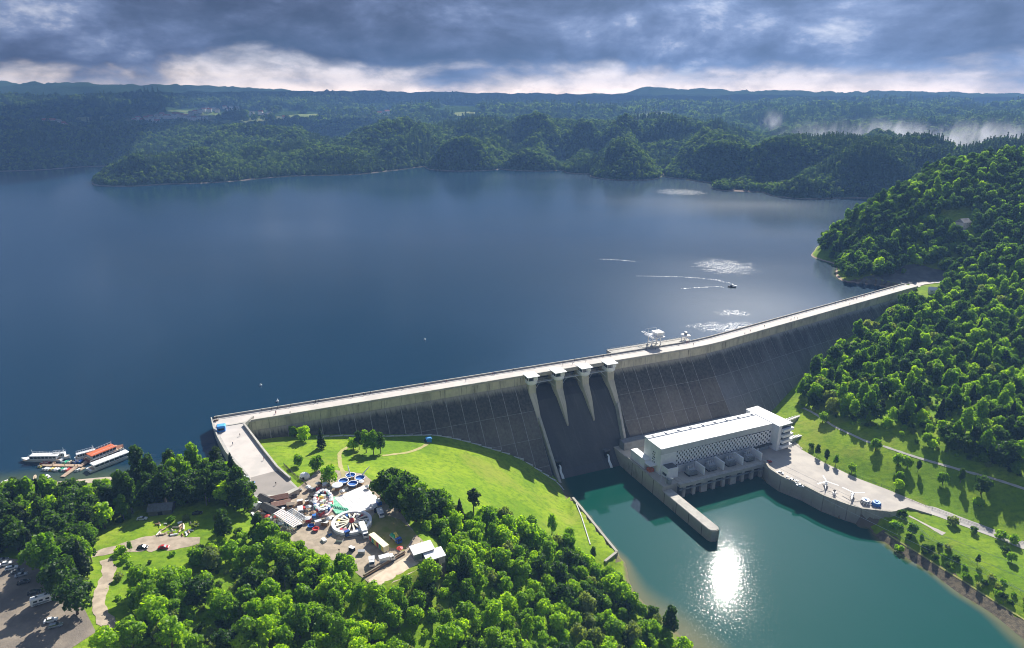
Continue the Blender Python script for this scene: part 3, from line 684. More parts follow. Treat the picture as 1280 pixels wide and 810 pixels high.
# outlets low on the chute with their white jets
for k, (px, py) in enumerate([(707, 592), (769, 579)]):
    a = P(px, py, -46.5); w = a - Vector((*U0, -46.5)); s = w.x * E0[0] + w.y * E0[1]; d = chute_d(-46.5)
    MB().loft([[D(s - 1.7, d + q, -44), D(s + 1.7, d + q, -44), D(s + 1.7, d + q, -49), D(s - 1.7, d + q, -49)] for q in (.4, 2.0)]).build('outlet_opening', M_dark, dam)
    MB().dbox(s - 2.2, s + 2.2, d - 1, d + 2.4, -44, -43.3).build('outlet_hood', mat('wet_concrete', (.07, .07, .07), (.1, .1, .1), .7), dam)
    mb = MB(); rings = []
    for q in range(9):
        f = q / 8; c = Vector(D(s + .4 * math.sin(q), d + 2.0 + 5.5 * f, -46.5 - 7.6 * f ** 1.7)); r = .45 + .5 * f + .15 * math.sin(q * 3.1)
        rings.append([c + Vector((math.cos(h) * r, math.sin(h) * r * .6, math.sin(h) * r)) for h in np.linspace(0, 2 * math.pi, 9)[:-1]])
    o = mb.loft(rings).build('water_jet', mat('white_water', (.85, .88, .9), (.7, .76, .8), .5, 3), None)
    tag(o, ['white jet of water spouting from the outlet nearer the grassy bank', 'white jet of water spouting from the outlet nearer the power station'][k], 'water jet', 'jets from the spillway outlets')
# approach ramp (wing) at the left end of the dam
WO = [P(*q, 6) for q in [(264.5, 524), (267, 535), (273, 549), (283, 567), (296, 582), (309, 596), (313, 622)]]
WI = [P(*q, 6) for q in [(354, 621), (374, 611), (363, 600), (347, 586), (328, 562), (305.5, 532), (317, 522.5)]]
MB().prism([q[:2] for q in WO] + [q[:2] for q in WI] + [D(18, 3, 0)[:2], D(1, .5, 0)[:2]], -22, CREST - .02).build('approach_ramp', M_conc, dam)
inner = lambda pts, f: [Vector(p) for p in pts]
rd = [P(*q, 6.0) for q in [(269, 527), (271, 535), (277, 548), (287, 566), (300, 581), (312, 595), (316, 618)]] + [P(*q, 6.0) for q in [(352, 618), (369, 609), (359, 600), (343, 586), (324, 562), (302, 532), (312, 522)]]
MB().prism([q[:2] for q in rd], CREST - .2, CREST + .03).build('ramp_road', M_road, dam)
lo_ = [P(*q, 6.0) for q in [(313, 597), (316, 618), (352, 618), (369, 609), (360, 601), (349, 587.5)]]
MB().prism([q[:2] for q in lo_], CREST - .2, CREST + .036).build('ramp_asphalt', mat('old_asphalt', (.30, .27, .245), (.25, .23, .21), .9, .1, coords='World'), dam)
def wall_along(pts, w, h, z0=CREST - 1.0):
    mb = MB(); rings = []
    for i, p in enumerate(pts):
        t = (Vector(pts[min(i + 1, len(pts) - 1)]) - Vector(pts[max(i - 1, 0)])); t.z = 0; t.normalize(); nn = Vector((-t.y, t.x, 0)) * w / 2; p = Vector(p)
        rings.append([(p - nn).xy.to_tuple() + (z0,), (p + nn).xy.to_tuple() + (z0,), (p + nn).xy.to_tuple() + (z0 + h,), (p - nn).xy.to_tuple() + (z0 + h,)])
    return mb.loft(rings)
wall_along(WO[:-1], .7, 2.3).build('ramp_parapet', M_conc, dam)
wall_along(WI[2:], 1.0, 2.5).build('ramp_parapet', M_conc, dam)
MB().prism([q[:2] for q in WO] + [q[:2] for q in [P(*a, 6) for a in [(316, 618), (312, 595), (300, 581), (287, 566), (277, 548), (270, 535), (268, 526)]]], CREST - .3, CREST + .2).build('ramp_footway', MATS['footway'], dam)
# intake platform on the lake side and its railing
MB().dbox(276, 349, -11, -.4, 3.6, 5.9).build('intake_platform', M_conc, dam)
for s in (280, 292, 304, 316, 328, 340): MB().dbox(s - 1.5, s + 1.5, -10.6, -.5, -25, 3.6).build('intake_pier', M_conc, dam)
ra = MB()
for s in np.arange(276.3, 349, 3.0): ra.tube([D(s, -10.7, 5.9), D(s, -10.7, 7.1)], .09, 4)
for z in (6.5, 7.1): ra.tube([D(276.3, -10.7, z), D(348.7, -10.7, z)], .08, 4)
ra.tube([D(276.3, -10.7, 7.1), D(276.3, -.5, 7.1)], .08, 4); ra.build('platform_railing', MATS['pale_steel'], dam)
for dd in (-8.5, -2.5): MB().dbox(277, 348, dd - .25, dd + .25, 5.9, 6.12).build('crane_rail', mat('rail_steel', (.16, .13, .11), (.2, .17, .15), .6), dam)
# gantry crane
gc = thing('gantry_crane', 'white gantry crane straddling the intake platform on the dam crest', 'crane', D(312, -5.5, 6.1))
for s in (307, 317):
    for d in (-8.5, -2.5):
        lg = MB().tube([D(s, d, 6.1), D(312 + (s - 312) * .8, d, 15.5)], [.55, .4], 6).build('leg', M_white, gc)
        MB().dbox(s - 1.1, s + 1.1, d - .4, d + .4, 6.12, 7.0).build('bogie', M_steel, lg)
for d in (-8.5, -2.5):
    b = MB(); b.tube([D(307, d, 9), D(317, d, 9)], .3); b.tube([D(307, d, 9.2), D(316, d, 15)], .2); b.tube([D(317, d, 9.2), D(308, d, 15)], .2); b.build('cross_brace', M_white, gc)
MB().dbox(305.5, 318.5, -12.5, 1.0, 15.4, 16.1).build('top_platform', M_white, gc)
ho = MB().dbox(311, 318, -8.0, -1.0, 16.1, 20).build('machine_house', M_white, gc)
MB().dbox(310.5, 318.5, -8.6, -.4, 20, 20.35).build('house_roof', M_roofw, ho)
bm_ = MB()
for s in (306.5, 309): bm_.tube([D(s, -18, 16.6), D(s, 1, 16.6)], .35)
bm_.tube([D(306.5, -18, 16.6), D(309, -18, 16.6)], .35); bm_.build('boom', M_white, gc)
rl = MB()
for s, d in ((306, -12), (306, .6), (310, -12), (318, -12), (318, .6)): rl.tube([D(s, d, 16.1), D(s, d, 21.5)], .12, 4)
rl.tube([D(306, -12, 21.5), D(318, -12, 21.5)], .14, 4); rl.tube([D(306, -12, 18), D(318, -12, 18)], .1, 4); rl.tube([D(306, .6, 18), D(311, .6, 18)], .1, 4); rl.build('handrail', M_white, gc)
gc.scale = (.86, .86, .78); gc.location = D(315, -5.5, 6.1)
# small white hoist further along the crest
ht = thing('hoist_frame', 'small white hoist frame at the far end of the intake platform', 'hoist', D(345, -5, 6.1))
for s in (343, 347):
    for d in (-8, -3): MB().tube([D(s, d, 5.9), D(s * .5 + 172.5, d, 9.5)], .3, 5).build('leg', M_white, ht)
MB().dbox(342.5, 347.5, -8.6, -2.4, 9.4, 10.4).build('top_beam', M_white, ht); MB().dbox(344, 346, -6.5, -4.5, 10.4, 12.6).build('winch', M_steel, ht)

# ------------------------------------------------------------------ power station
ZD = -44.0
ps_ = thing('power_station', 'long white power station hall with perforated facade at the foot of the dam', 'power station', D(262, 80, ZD))
MB().dbox(250.5, 331, 44, 101, -66, ZD).build('foundation', M_quay, ps_)
MB().dbox(331, 366, 44, 101, -66, ZD - .02).build('foundation', M_quay, ps_)
HB, HF, HT = 70.0, 88.5, -25.6
MB().dbox(257.5, 345, HB, HF - .6, ZD, HT - .1).build('hall_wall', M_white, ps_)
rf = MB().dbox(257.2, 345, HB + 3.4, HF, HT - .1, HT + .35).build('hall_roof', M_roofw, ps_)
MB().dbox(257.2, 345, HB - .3, HB + 3.4, HT - .1, HT + .9).build('roof_upstand', mat('grey_white_sheet', (.62, .65, .68), (.56, .58, .6), .6, .2), rf)
for q in range(9): MB().dbox(262 + q * 10, 263.2 + q * 10, HB + .8, HB + 2.4, HT + .9, HT + 1.5).build('roof_vent', M_steel, rf)
MB().dbox(257.3, 345, HF - .62, HF - .05, -29.6, HT - .1).build('fascia', mat('grey_fascia', (.58, .60, .60), (.52, .54, .54), .6, .3), ps_)
# perforated screen: dark void behind, honeycomb of white blocks in front
MB().dbox(269, 344.5, HF - .55, HF - .35, -40, -29.6).build('screen_backing', M_dark, ps_)
sc = MB(); nx, nz = 54, 6; z0, z1 = -39.8, -29.7; cw = 75.0 / nx; chh = (z1 - z0) / nz
for i in range(nx):
    for j in range(nz):
        a = 269.2 + i * cw; b = z0 + j * chh; up = (i + j) % 2
        sc.dbox(a, a + cw * .30, HF - .33, HF - .02, b, b + chh)
        if up: sc.dbox(a + cw * .30, a + cw, HF - .33, HF - .03, b, b + chh * .55)
        else: sc.dbox(a + cw * .30, a + cw, HF - .33, HF - .03, b + chh * .5, b + chh)
so_ = sc.build('perforated_screen', M_white, ps_); so_['kind'] = 'stuff'
MB().dbox(257.4, 269, HF - .58, HF - .02, -44, -29.6).build('blank_panel', M_white, ps_)
for r_ in range(6):
    for c_ in range(2): MB().dbox(257.35, 257.48, 79.5 + c_ * 1.5 + (r_ % 2) * .6, 80.2 + c_ * 1.5 + (r_ % 2) * .6, -40 + r_ * 1.7, -39.2 + r_ * 1.7).build('vent_opening', M_dark, ps_)
MB().dbox(269, 347, HF, HF + 1.8, -40.9, -40.1).build('canopy_ledge', mat('dark_trim', (.06, .065, .07), (.08, .08, .085), .7), ps_)
MB().dbox(327, 337, HF + .02, HF + .3, -44, -41).build('screen_plinth', M_white, ps_)
for q in range(8): MB().dbox(328 + q * 1.05, 328.5 + q * 1.05, HF + .3, HF + .36, -43.4 + .3 * (q % 2), -41.6).build('plinth_opening', M_dark, ps_)
MB().dbox(337.5, 344, HF + .02, HF + .4, -44, -41).build('roller_door', mat('grey_door', (.30, .34, .36), (.26, .30, .32), .5), ps_)
# end tower with its stacked balconies
tw = MB().dbox(345, 353.5, 64, 94, ZD, HT + .1).build('end_tower', M_white, ps_)
MB().dbox(344.8, 353.9, 63.6, 94.4, HT + .1, HT + .7).build('tower_roof', M_roofw, tw)
for q in range(4):
    MB().dbox(346.8, 353.8, 94, 96.3, -42.2 + q * 4.2, -40.3 + q * 4.2).build('balcony', M_white, tw)
    MB().dbox(347.2, 353.55, 93.8, 94.1, -40.3 + q * 4.2, -38.1 + q * 4.2).build('ribbon_window', M_glass, tw)
# annexes on the pier side
MB().dbox(252.8, 257.4, 62, 78, ZD, -37.5).build('annex', M_white, ps_)
MB().dbox(252.4, 257.4, 78, 84.5, -39.2, -38.7).build('annex_canopy', M_roofw, ps_)
MB().dbox(253.2, 256.6, 80, 83.5, ZD, -41.8).build('orange_container', M_orange, ps_)
an = MB().dbox(258.5, 266.5, HF + .02, 95, ZD, -36.8).build('stair_block', M_white, ps_)
MB().dbox(259, 266, HF + .6, 94.4, -36.8, -36.45).build('dark_roof', mat('dark_felt', (.09, .095, .1), (.13, .13, .135), .9, .6), an)
MB().dbox(258.3, 258.48, 90, 94, -42.5, -40.8).build('window', M_glass, an)
MB().dbox(254, 350, 46, 52, ZD, -38.2).build('cable_gallery', mat('grey_block', (.20, .21, .22), (.16, .165, .17), .85, .3), ps_)
# transformer deck on piers above the tail race
MB().dbox(262, 331, 100.6, 103.6, -46.2, ZD + .05).build('deck_edge', M_conc, ps_)
for k, s in enumerate(np.linspace(266, 328, 9)): MB().dbox(s - (2.4 if k in (2, 5) else 1.1), s + (2.4 if k in (2, 5) else 1.1), 101.0, 103.0, -66, -46.2).build('deck_pier', M_conc, ps_)
MB().dbox(262, 331, 101.05, 101.3, -56, -46.25).build('intake_shadow_wall', mat('shadow_wall_dark', (.05, .055, .055), (.08, .08, .075), .8), ps_)  # wall under the deck, its shadow put into the dark colour
MB().dbox(262, 331, 103.0, 103.3, -48.6, -47.6).build('pipe_beam', M_steel, ps_)
rl = MB()
for s in np.arange(262.5, 331, 2.5): rl.tube([D(s, 103.3, ZD), D(s, 103.3, ZD + 1.1)], .06, 4)
rl.tube([D(262.5, 103.3, ZD + 1.1), D(330.5, 103.3, ZD + 1.1)], .06, 4); rl.build('railing', M_steel, ps_)
bays = [268, 283.5, 299, 314.5, 330]
for s in bays[1:]:
    MB().dbox(s - .45, s + .45, 90.4, 99.5, ZD + .06, -38.4).build('fire_wall', M_white, ps_)
MB().dbox(267, 330.4, 90.0, 90.4, ZD + .06, -38.8).build('fire_wall', mat('grey_wall', (.5, .52, .54), (.42, .44, .46), .7, .4), ps_)
M_tx = mat('transformer_grey', (.36, .38, .40), (.27, .29, .31), .55, 1.0)
for k in range(4):
    s = (bays[k] + bays[k + 1]) / 2 + .8
    tr = thing('transformer', 'grey finned transformer in the %s bay from the river pier' % ['first', 'second', 'third', 'fourth'][k], 'transformer', D(s, 95, ZD), group='transformers in front of the power station')
    MB().dbox(s - 2.8, s + 2.8, 93.2, 96.8, ZD + .5, -40.0).build('tank', M_tx, tr)
    MB().dbox(s - 3.4, s + 3.4, 92.4, 97.6, ZD + .04, ZD + .5).build('plinth', M_dark, tr)
    for q in range(7): MB().dbox(s - 2.6 + q * .8, s - 2.2 + q * .8, 96.8, 98.4, ZD + .9, -40.6).build('cooling_fin', M_steel, tr)
    for q in (-1.8, 0, 1.8): MB().tube([D(s + q, 94.6, -40), D(s + q, 94.6, -38.6), D(s + q, 94.6, -37.4)], [.42, .32, .12], 8).build('bushing', mat('porcelain', (.55, .55, .56), (.48, .48, .5), .35), tr)
    MB().tube([D(s - 2.6, 93.6, -39.2), D(s + 2.6, 93.6, -39.2)], .5, 8).build('oil_conservator', M_tx, tr)
# river pier (guide wall) running out into the basin
gw = thing('river_pier', 'long pale concrete guide wall reaching into the green basin', 'pier', D(254, 105, TAIL))
MB().dbox(250.3, 258.6, 60, 101.5, -66, ZD + .03).build('wall_body', M_quay, gw)
MB().prism([D(250.3, 101.5, 0)[:2], D(257.2, 101.5, 0)[:2], D(257.2, 145.5, 0)[:2], D(256.4, 147.6, 0)[:2], D(253.8, 148.6, 0)[:2], D(251.1, 147.6, 0)[:2], D(250.3, 145.5, 0)[:2]], -66, -46.9).build('wall_body', M_quay, gw)
MB().prism([D(250.6, 102, 0)[:2], D(256.9, 102, 0)[:2], D(256.9, 145.2, 0)[:2], D(256.1, 147.2, 0)[:2], D(253.8, 148.1, 0)[:2], D(251.4, 147.2, 0)[:2], D(250.6, 145.2, 0)[:2]], -47.2, -46.55).build('top_slab', M_conc, gw)
MB().dbox(250.2, 250.7, 60, 101.9, ZD, ZD + 1.0).build('parapet', M_conc, gw)
for q in (68, 80, 92, 104, 116, 128, 140): MB().dbox(250.22, 250.32, q, q + .3, -56, ZD if q < 101 else -46.9).build('joint', M_dark, gw)
ge = MB().dbox(255.4, 257.4, 97, 101, ZD + .35, -40.5).build('gate_winch', M_steel, gw); MB().tube([D(256, 97, -40.4), D(256, 104, -38)], .3).build('winch_arm', MATS['pale_steel'], ge)
for q in (96, 99): MB().tube([D(253 + (q - 96) * .5, q, ZD), D(253 + (q - 96) * .5, q, -39)], .2, 5).build('mast', MATS['pale_steel'], gw)

# plaza and its river wall
tag(MB().prism(PLAZA, -46, ZD + .04).build('plaza', M_plaza), 'pale paved yard beside the power station', None, kind='structure')
qw = [D(331.2, 101.2, 0)] + [tuple(P(*q, -44)) for q in [(962, 587), (977, 597), (1005, 608), (1030, 621), (1060, 632), (1077, 637), (1112, 641), (1120, 640)]]
rw = thing('river_wall', 'curved stained concrete river wall below the paved yard', 'wall', qw[3])
for a, b in zip(qw[:-1], qw[1:]):
    a = Vector(a); b = Vector(b); L = (b - a).length; k = max(1, round(L / 9)); t = (b - a) / k
    for i in range(k):
        p0 = a + t * i + t * .01; p1 = a + t * (i + 1) - t * .01
        n_ = Vector((t.y, -t.x, 0)).normalized()
        h = MB(); q0 = p0 - n_ * .9; q1 = p1 - n_ * .9; o0 = p0 + n_ * .5; o1 = p1 + n_ * .5; b0 = p0 + n_ * 1.1; b1 = p1 + n_ * 1.1
        h.hexa([(q0.x, q0.y, -66), (q1.x, q1.y, -66), (b1.x, b1.y, -66), (b0.x, b0.y, -66), (q0.x, q0.y, -42.9), (q1.x, q1.y, -42.9), (o1.x, o1.y, -42.9), (o0.x, o0.y, -42.9)])
        h.build('wall_block', M_quay, rw)
# quay on the grassy bank side
qk = [tuple(P(*q, -48.6)) for q in [(716, 623), (730, 640), (750, 665), (771, 691), (756, 703)]]
lq = thing('river_quay', 'low concrete quay edge at the foot of the grassy bank', 'wall', qk[2])
for i, (a, b) in enumerate(zip(qk[:-1], qk[1:])):
    a = Vector(a); b = Vector(b); n_ = Vector(((b - a).y, -(b - a).x, 0)).normalized() * (.7 if i < 3 else -.7); z0 = -66
    MB().hexa([(*(a + n_).xy, z0), (*(b + n_).xy, z0), (*(b - n_).xy, z0), (*(a - n_).xy, z0), (*(a + n_).xy, -47.65), (*(b + n_).xy, -47.65), (*(b - n_).xy, -47.65), (*(a - n_).xy, -47.65)]).build('quay_block', M_quay, lq)
# ------------------------------------------------------------------ trees
L_mid = leaf_mat('leaves_mid', (0.090, 0.190, 0.010), (0.180, 0.300, 0.015))
L_bright = leaf_mat('leaves_bright', (0.155, 0.285, 0.008), (0.270, 0.400, 0.014))
L_dark = leaf_mat('leaves_dark', (0.028, 0.070, 0.014), (0.055, 0.115, 0.018))
L_pale = leaf_mat('leaves_pale', (0.120, 0.170, 0.070), (0.190, 0.240, 0.110))
L_pine = leaf_mat('needles', (0.016, 0.036, 0.014), (0.034, 0.062, 0.020))
FIELDS = [[(352, 146), (372, 142), (392, 142), (408, 144), (430, 143), (445, 145), (425, 149), (400, 151), (372, 152), (356, 150)], [(440, 146), (470, 144), (478, 147), (455, 149)], [(212, 152), (232, 149), (252, 152), (246, 156), (218, 157)], [(85, 148), (140, 143), (165, 147), (150, 152), (100, 154)], [(148, 155), (170, 153), (172, 157), (155, 159)], [(560, 142), (590, 139), (615, 142), (590, 146), (566, 146)], [(300, 125), (312, 124), (314, 128), (302, 130)]]
OPEN = FIELDS + [[(160, 154), (200, 142), (250, 134), (300, 133), (300, 142), (260, 153), (200, 158)], [(55, 175), (75, 160), (100, 160), (100, 172), (80, 178)], [(308, 142), (362, 142), (362, 151), (310, 150)], [(470, 141), (490, 140), (490, 147), (470, 147)]]
def leaf_mesh(name, pts, nrm, size, mt, tilt=.7, seed=0):
    """clumps of leaves: one small bent quad each, spread through the crown"""
    g = np.random.default_rng(seed); n = len(pts)
    d = nrm + tilt * g.normal(size=(n, 3)); d /= np.linalg.norm(d, axis=1, keepdims=True)
    a = np.cross(d, g.normal(size=(n, 3))); a /= np.linalg.norm(a, axis=1, keepdims=True); b = np.cross(d, a)
    s = size * g.uniform(.6, 1.35, (n, 1)); w = s * g.uniform(.55, .9, (n, 1))
    q = np.stack([pts - a * s, pts - b * w + d * s * .12, pts + a * s, pts + b * w + d * s * .12], 1).reshape(-1, 3)
    me = bpy.data.meshes.new(name); me.vertices.add(len(q)); me.vertices.foreach_set('co', q.ravel())
    me.loops.add(4 * n); me.loops.foreach_set('vertex_index', np.arange(4 * n)); me.polygons.add(n)
    me.polygons.foreach_set('loop_start', np.arange(0, 4 * n, 4)); me.polygons.foreach_set('loop_total', np.full(n, 4)); me.update(); me.materials.append(mt); return me
def lobes_crown(name, H, Rr, low, nl, n, size, mt, seed, squash=1.0, top=1.0):
    g = np.random.default_rng(seed); C = []; RR = []
    for k in range(nl):
        f = (k + .5) / nl; zc = low + (H - low) * (.18 + .70 * f); prof = math.sin(math.pi * (.18 + .72 * f)) ** top
        a = k * 2.4 + g.uniform(-.5, .5); rad = Rr * prof * g.uniform(.45, .72); r = Rr * g.uniform(.38, .56) * (1 - .25 * f)
        C.append((rad * math.cos(a), rad * math.sin(a), zc)); RR.append(r)
    C.append((0, 0, low + (H - low) * .55)); RR.append(Rr * .62)
    C.append((g.uniform(-.6, .6), g.uniform(-.6, .6), H - Rr * .42)); RR.append(Rr * .42)
    C = np.array(C); RR = np.array(RR); P_ = []; N_ = []
    while sum(map(len, P_)) < n:
        k = g.choice(len(RR), 600, p=RR ** 2 / (RR ** 2).sum()); d = g.normal(size=(600, 3)); d /= np.linalg.norm(d, axis=1, keepdims=True)
        # ragged surface: tufts stand out, hollows stay open
        bump_ = .82 + .30 * np.sin(d[:, 0] * 5 + k) * np.sin(d[:, 1] * 6 + 2 * k) + g.uniform(-.12, .10, 600)
        p = C[k] + d * (RR[k] * bump_)[:, None] * np.array([1, 1, squash])
        din = (np.linalg.norm((p[:, None] - C[None]) / np.array([1, 1, squash]), axis=2) / RR[None]).copy(); din[np.arange(600), k] = 9
        ok = (din.min(1) > .72) & (p[:, 2] > low * .75) & ((d[:, 2] > -.55) | (g.random(600) < .3))
        P_.append(p[ok]); N_.append(d[ok])
    p = np.concatenate(P_)[:n]; d = np.concatenate(N_)[:n]; d[:, 2] += .25
    return leaf_mesh(name, p, d, size, mt, .75, seed)
def conifer_crown(name, H, Rr, low, n, size, mt, seed):
    g = np.random.default_rng(seed); f = g.random(n) ** .7; f = 1 - f * .98; tier = np.floor(f * 11) / 11
    a = g.uniform(0, 2 * math.pi, n); wob = 1 + .22 * np.sin(a * 5 + tier * 30); r = Rr * (1 - f) ** .85 * wob * np.sqrt(g.uniform(.25, 1, n)); z = low + (H - low) * f - r * .32
    p = np.stack([r * np.cos(a), r * np.sin(a), z], -1); d = np.stack([np.cos(a), np.sin(a), np.full(n, .7)], -1)
    return leaf_mesh(name, p, d, size, mt, .55, seed)
def trunk_mesh(name, H, r, mt, seed, limbs=5, spread=3.0, low=.35):
    g = random.Random(seed); mb = MB(); mb.tube([(0, 0, -1.0), (.1, 0, H * .25), (-.1, .15, H * .55), (0, 0, H * .82)], [r * 1.25, r, r * .7, r * .25], 7)
    for k in range(limbs):
        a = k * 2.4 + g.uniform(-.4, .4); z = H * (low + .4 * k / max(1, limbs)); q = spread * g.uniform(.7, 1.1)
        mb.tube([(0, 0, z), (q * .5 * math.cos(a), q * .5 * math.sin(a), z + q * .45), (q * math.cos(a), q * math.sin(a), z + q * .8)], [r * .5, r * .3, r * .1], 5)
    me = mb.mesh(name, smooth=True); me.materials.append(mt); return me
KINDS = {}
def kind(k, trunk, crowns, H): KINDS[k] = (trunk, crowns, H)
kind('broad', trunk_mesh('trunk', 13, .38, M_bark, 1, 6, 3.4, .28), [lobes_crown('crown', 13.5, 5.6, 2.2, 8, 1500, .62, m, s) for m, s in ((L_mid, 1), (L_bright, 2), (L_mid, 3), (L_dark, 4), (L_bright, 5))], 13.5)
kind('round', trunk_mesh('trunk', 9, .3, M_bark, 2, 5, 2.6, .25), [lobes_crown('crown', 9.5, 4.7, 1.0, 7, 1150, .55, m, s) for m, s in ((L_bright, 11), (L_mid, 12), (L_bright, 13))], 9.5)
kind('tall', trunk_mesh('trunk', 17, .33, M_bark2, 3, 7, 2.0, .3), [lobes_crown('crown', 17.5, 3.9, 3.0, 10, 1400, .58, m, s, 1.35, .7) for m, s in ((L_mid, 21), (L_dark, 22), (L_mid, 23))], 17.5)
kind('pale', trunk_mesh('trunk', 11, .36, M_bark, 4, 6, 3.0, .25), [lobes_crown('crown', 11.5, 5.0, 1.5, 8, 1400, .55, L_pale, 31)], 11.5)
kind('pine', trunk_mesh('trunk', 15, .3, M_bark, 5, 4, 1.6, .55), [conifer_crown('crown', 16, 3.4, 2.5, 1500, .55, L_pine, 41), lobes_crown('crown', 15.5, 3.2, 6.5, 6, 650, .55, L_pine, 42, .8)], 16)
kind('bush', trunk_mesh('stem', 2.6, .12, M_bark, 6, 4, 1.0, .15), [lobes_crown('crown', 3.0, 2.1, .05, 6, 420, .34, m, s, .8) for m, s in ((L_mid, 51), (L_bright, 52), (L_dark, 53), (L_pale, 54))], 3.0)
NAMES = {'broad': 'broadleaf_tree', 'round': 'round_tree', 'tall': 'tall_tree', 'pale': 'pale_tree', 'pine': 'pine_tree', 'bush': 'bush'}
def tree(k, x, y, z, sc, rz, label, group=None, var=None, name=None, sq=1.0):
    tm, cs, H = KINDS[k]; cm = cs[(var if var is not None else random.randrange(len(cs))) % len(cs)]
    o = thing(name or NAMES[k], label, 'bush' if k == 'bush' else 'tree', (x, y, z), rz, group); o.scale = (sc, sc, sc * sq)
    for nm, me in (('stem' if k == 'bush' else 'trunk', tm), ('crown', cm)):
        c = bpy.data.objects.new(nm, me); col.objects.link(c); c.parent = o
    return o
# ---- where the woods stand (outlines of their ground as the picture shows them)
def pin(px, py, poly): return inpoly(px, py, poly)
LEFT_WOOD = [[(470, 612), (505, 600), (530, 625), (560, 640), (600, 648), (660, 668), (700, 680), (745, 712), (775, 728), (808, 762), (862, 815), (870, 900), (-200, 900), (-200, 800), (110, 812), (150, 790), (135, 750), (150, 705), (190, 712), (235, 704), (262, 690), (285, 672), (330, 668), (385, 690), (425, 712), (470, 750), (540, 715), (560, 690), (530, 668), (500, 640)]]
LEFT_HOLES = [[(104, 690), (160, 690), (168, 745), (160, 818), (100, 818), (108, 740)], [(150, 690), (240, 690), (240, 720), (175, 735), (140, 720)], [(240, 720), (300, 720), (300, 812), (235, 812)], [(500, 770), (545, 780), (550, 830), (490, 830)]]
SHORE_WOOD = [[(-200, 610), (30, 612), (130, 610), (220, 600), (290, 592), (312, 612), (312, 640), (280, 636), (225, 632), (180, 640), (120, 668), (130, 710), (100, 740), (92, 765), (70, 720), (30, 700), (-200, 690)]]
RIGHT_WOOD = [[(985, 505), (1012, 470), (1060, 425), (1100, 395), (1132, 368), (1150, 372), (1200, 350), (1160, 345), (1090, 352), (1050, 350), (1036, 325), (1042, 285), (1075, 250), (1120, 215), (1200, 190), (1420, 170), (1420, 640), (1280, 600), (1200, 575), (1140, 552), (1080, 535)]]
RIGHT_CLEAR = [[(1068, 498), (1120, 480), (1180, 470), (1215, 520), (1190, 560), (1110, 545)], [(1135, 366), (1180, 360), (1176, 378), (1140, 384)], [(1105, 348), (1150, 338), (1185, 345), (1185, 357), (1090, 360)], [(1180, 268), (1215, 262), (1218, 300), (1195, 296)], [(985, 500), (1040, 520), (1000, 540)]]
def scatter(x0, x1, y0, y1, step, seed):
    g = np.random.default_rng(seed); X, Y = np.meshgrid(np.arange(x0, x1, step), np.arange(y0, y1, step)); X = X + g.uniform(-.45, .45, X.shape) * step; Y = Y + g.uniform(-.45, .45, Y.shape) * step
    return X.ravel(), Y.ravel()
def clear_of(x, y):
    ok = ~inpoly(x, y, PLAZA) & ~inpoly(x, y, PARK) & ~inpoly(x, y, LOT) & ~inpoly(x, y, [q[:2] for q in WO] + [q[:2] for q in WI]); return ok
cand = []
X, Y = scatter(-420, 130, 190, 372, 5.7, 3); Z = hz(X, Y); px, py = pix(X, Y, Z)
okL = np.zeros(len(X), bool)
for q in LEFT_WOOD: okL |= pin(px, py, q)
for q in LEFT_HOLES: okL &= ~(pin(px, py, q) & (rng.random(len(X)) < .88))
okS = np.zeros(len(X), bool)
for q in SHORE_WOOD: okS |= pin(px, py, q)
okL &= (Z > TAIL + 1.0) & clear_of(X, Y); okS &= (Z > .5) & clear_of(X, Y); okL &= ~okS
dens = fbm(X / 16, Y / 16, 77, 3)
for x, y, z, u, v in zip(X[okL], Y[okL], Z[okL], px[okL], py[okL]):
    r = random.random()
    k = 'round' if r < .42 else 'broad' if r < .80 else 'pale' if r < .86 else 'tall' if r < .9 else 'bush'
    cand.append((x, y, z, k, random.uniform(.5, 1.02), 'left', u, v))
for x, y, z, u, v in zip(X[okS], Y[okS], Z[okS], px[okS], py[okS]):
    r = random.random(); k = 'broad' if r < .45 else 'tall' if r < .75 else 'pine' if r < .88 else 'round'
    cand.append((x, y, z, 'round' if (u < 165 and v < 632) else k, random.uniform(.45, .7) if (u < 165 and v < 632) else random.uniform(.8, 1.15), 'shore', u, v))
X, Y = scatter(200, 900, 300, 1090, 7.4, 5); Z = hz(X, Y); px, py = pix(X, Y, Z)
ok = np.zeros(len(X), bool)
for q in RIGHT_WOOD: ok |= pin(px, py, q)
for q in RIGHT_CLEAR[:1]: ok &= ~(pin(px, py, q) & (rng.random(len(X)) < .5))
for q in RIGHT_CLEAR[1:]: ok &= ~(pin(px, py, q))
ok |= (Z > 6) & (Y > 680) & (X > 380) & ~(pin(px, py, RIGHT_CLEAR[2])) & ~(pin(px, py, RIGHT_CLEAR[3]))
# nothing on the dam itself or in the lake
sdam = (X - U0[0]) * 0.83 + (Y - U0[1]) * .5578
ddam = (X - D(365, 0, 0)[0]) * .5578 - (Y - D(365, 0, 0)[1]) * .83
ok &= (Z > 1.2) | (ddam > 8); ok &= ~((np.abs(ddam - 7) < 12) & (X < 410)); ok &= (px < 1400) & clear_of(X, Y)
ok &= ~((ddam > 0) & (ddam < 24 + np.maximum(0, -Z) * .6) & (X < 395))
for x, y, z, u, v in zip(X[ok], Y[ok], Z[ok], px[ok], py[ok]):
    r = random.random(); far_ = y > 660
    k = ('broad' if r < .6 else 'round' if r < .85 else 'tall') if far_ else ('broad' if r < .40 else 'tall' if r < .62 else 'round' if r < .9 else 'pale' if r < .95 else 'pine')
    cand.append((x, y, z, k, random.uniform(.58, 1.2), 'hill' if far_ else 'right', u, v))
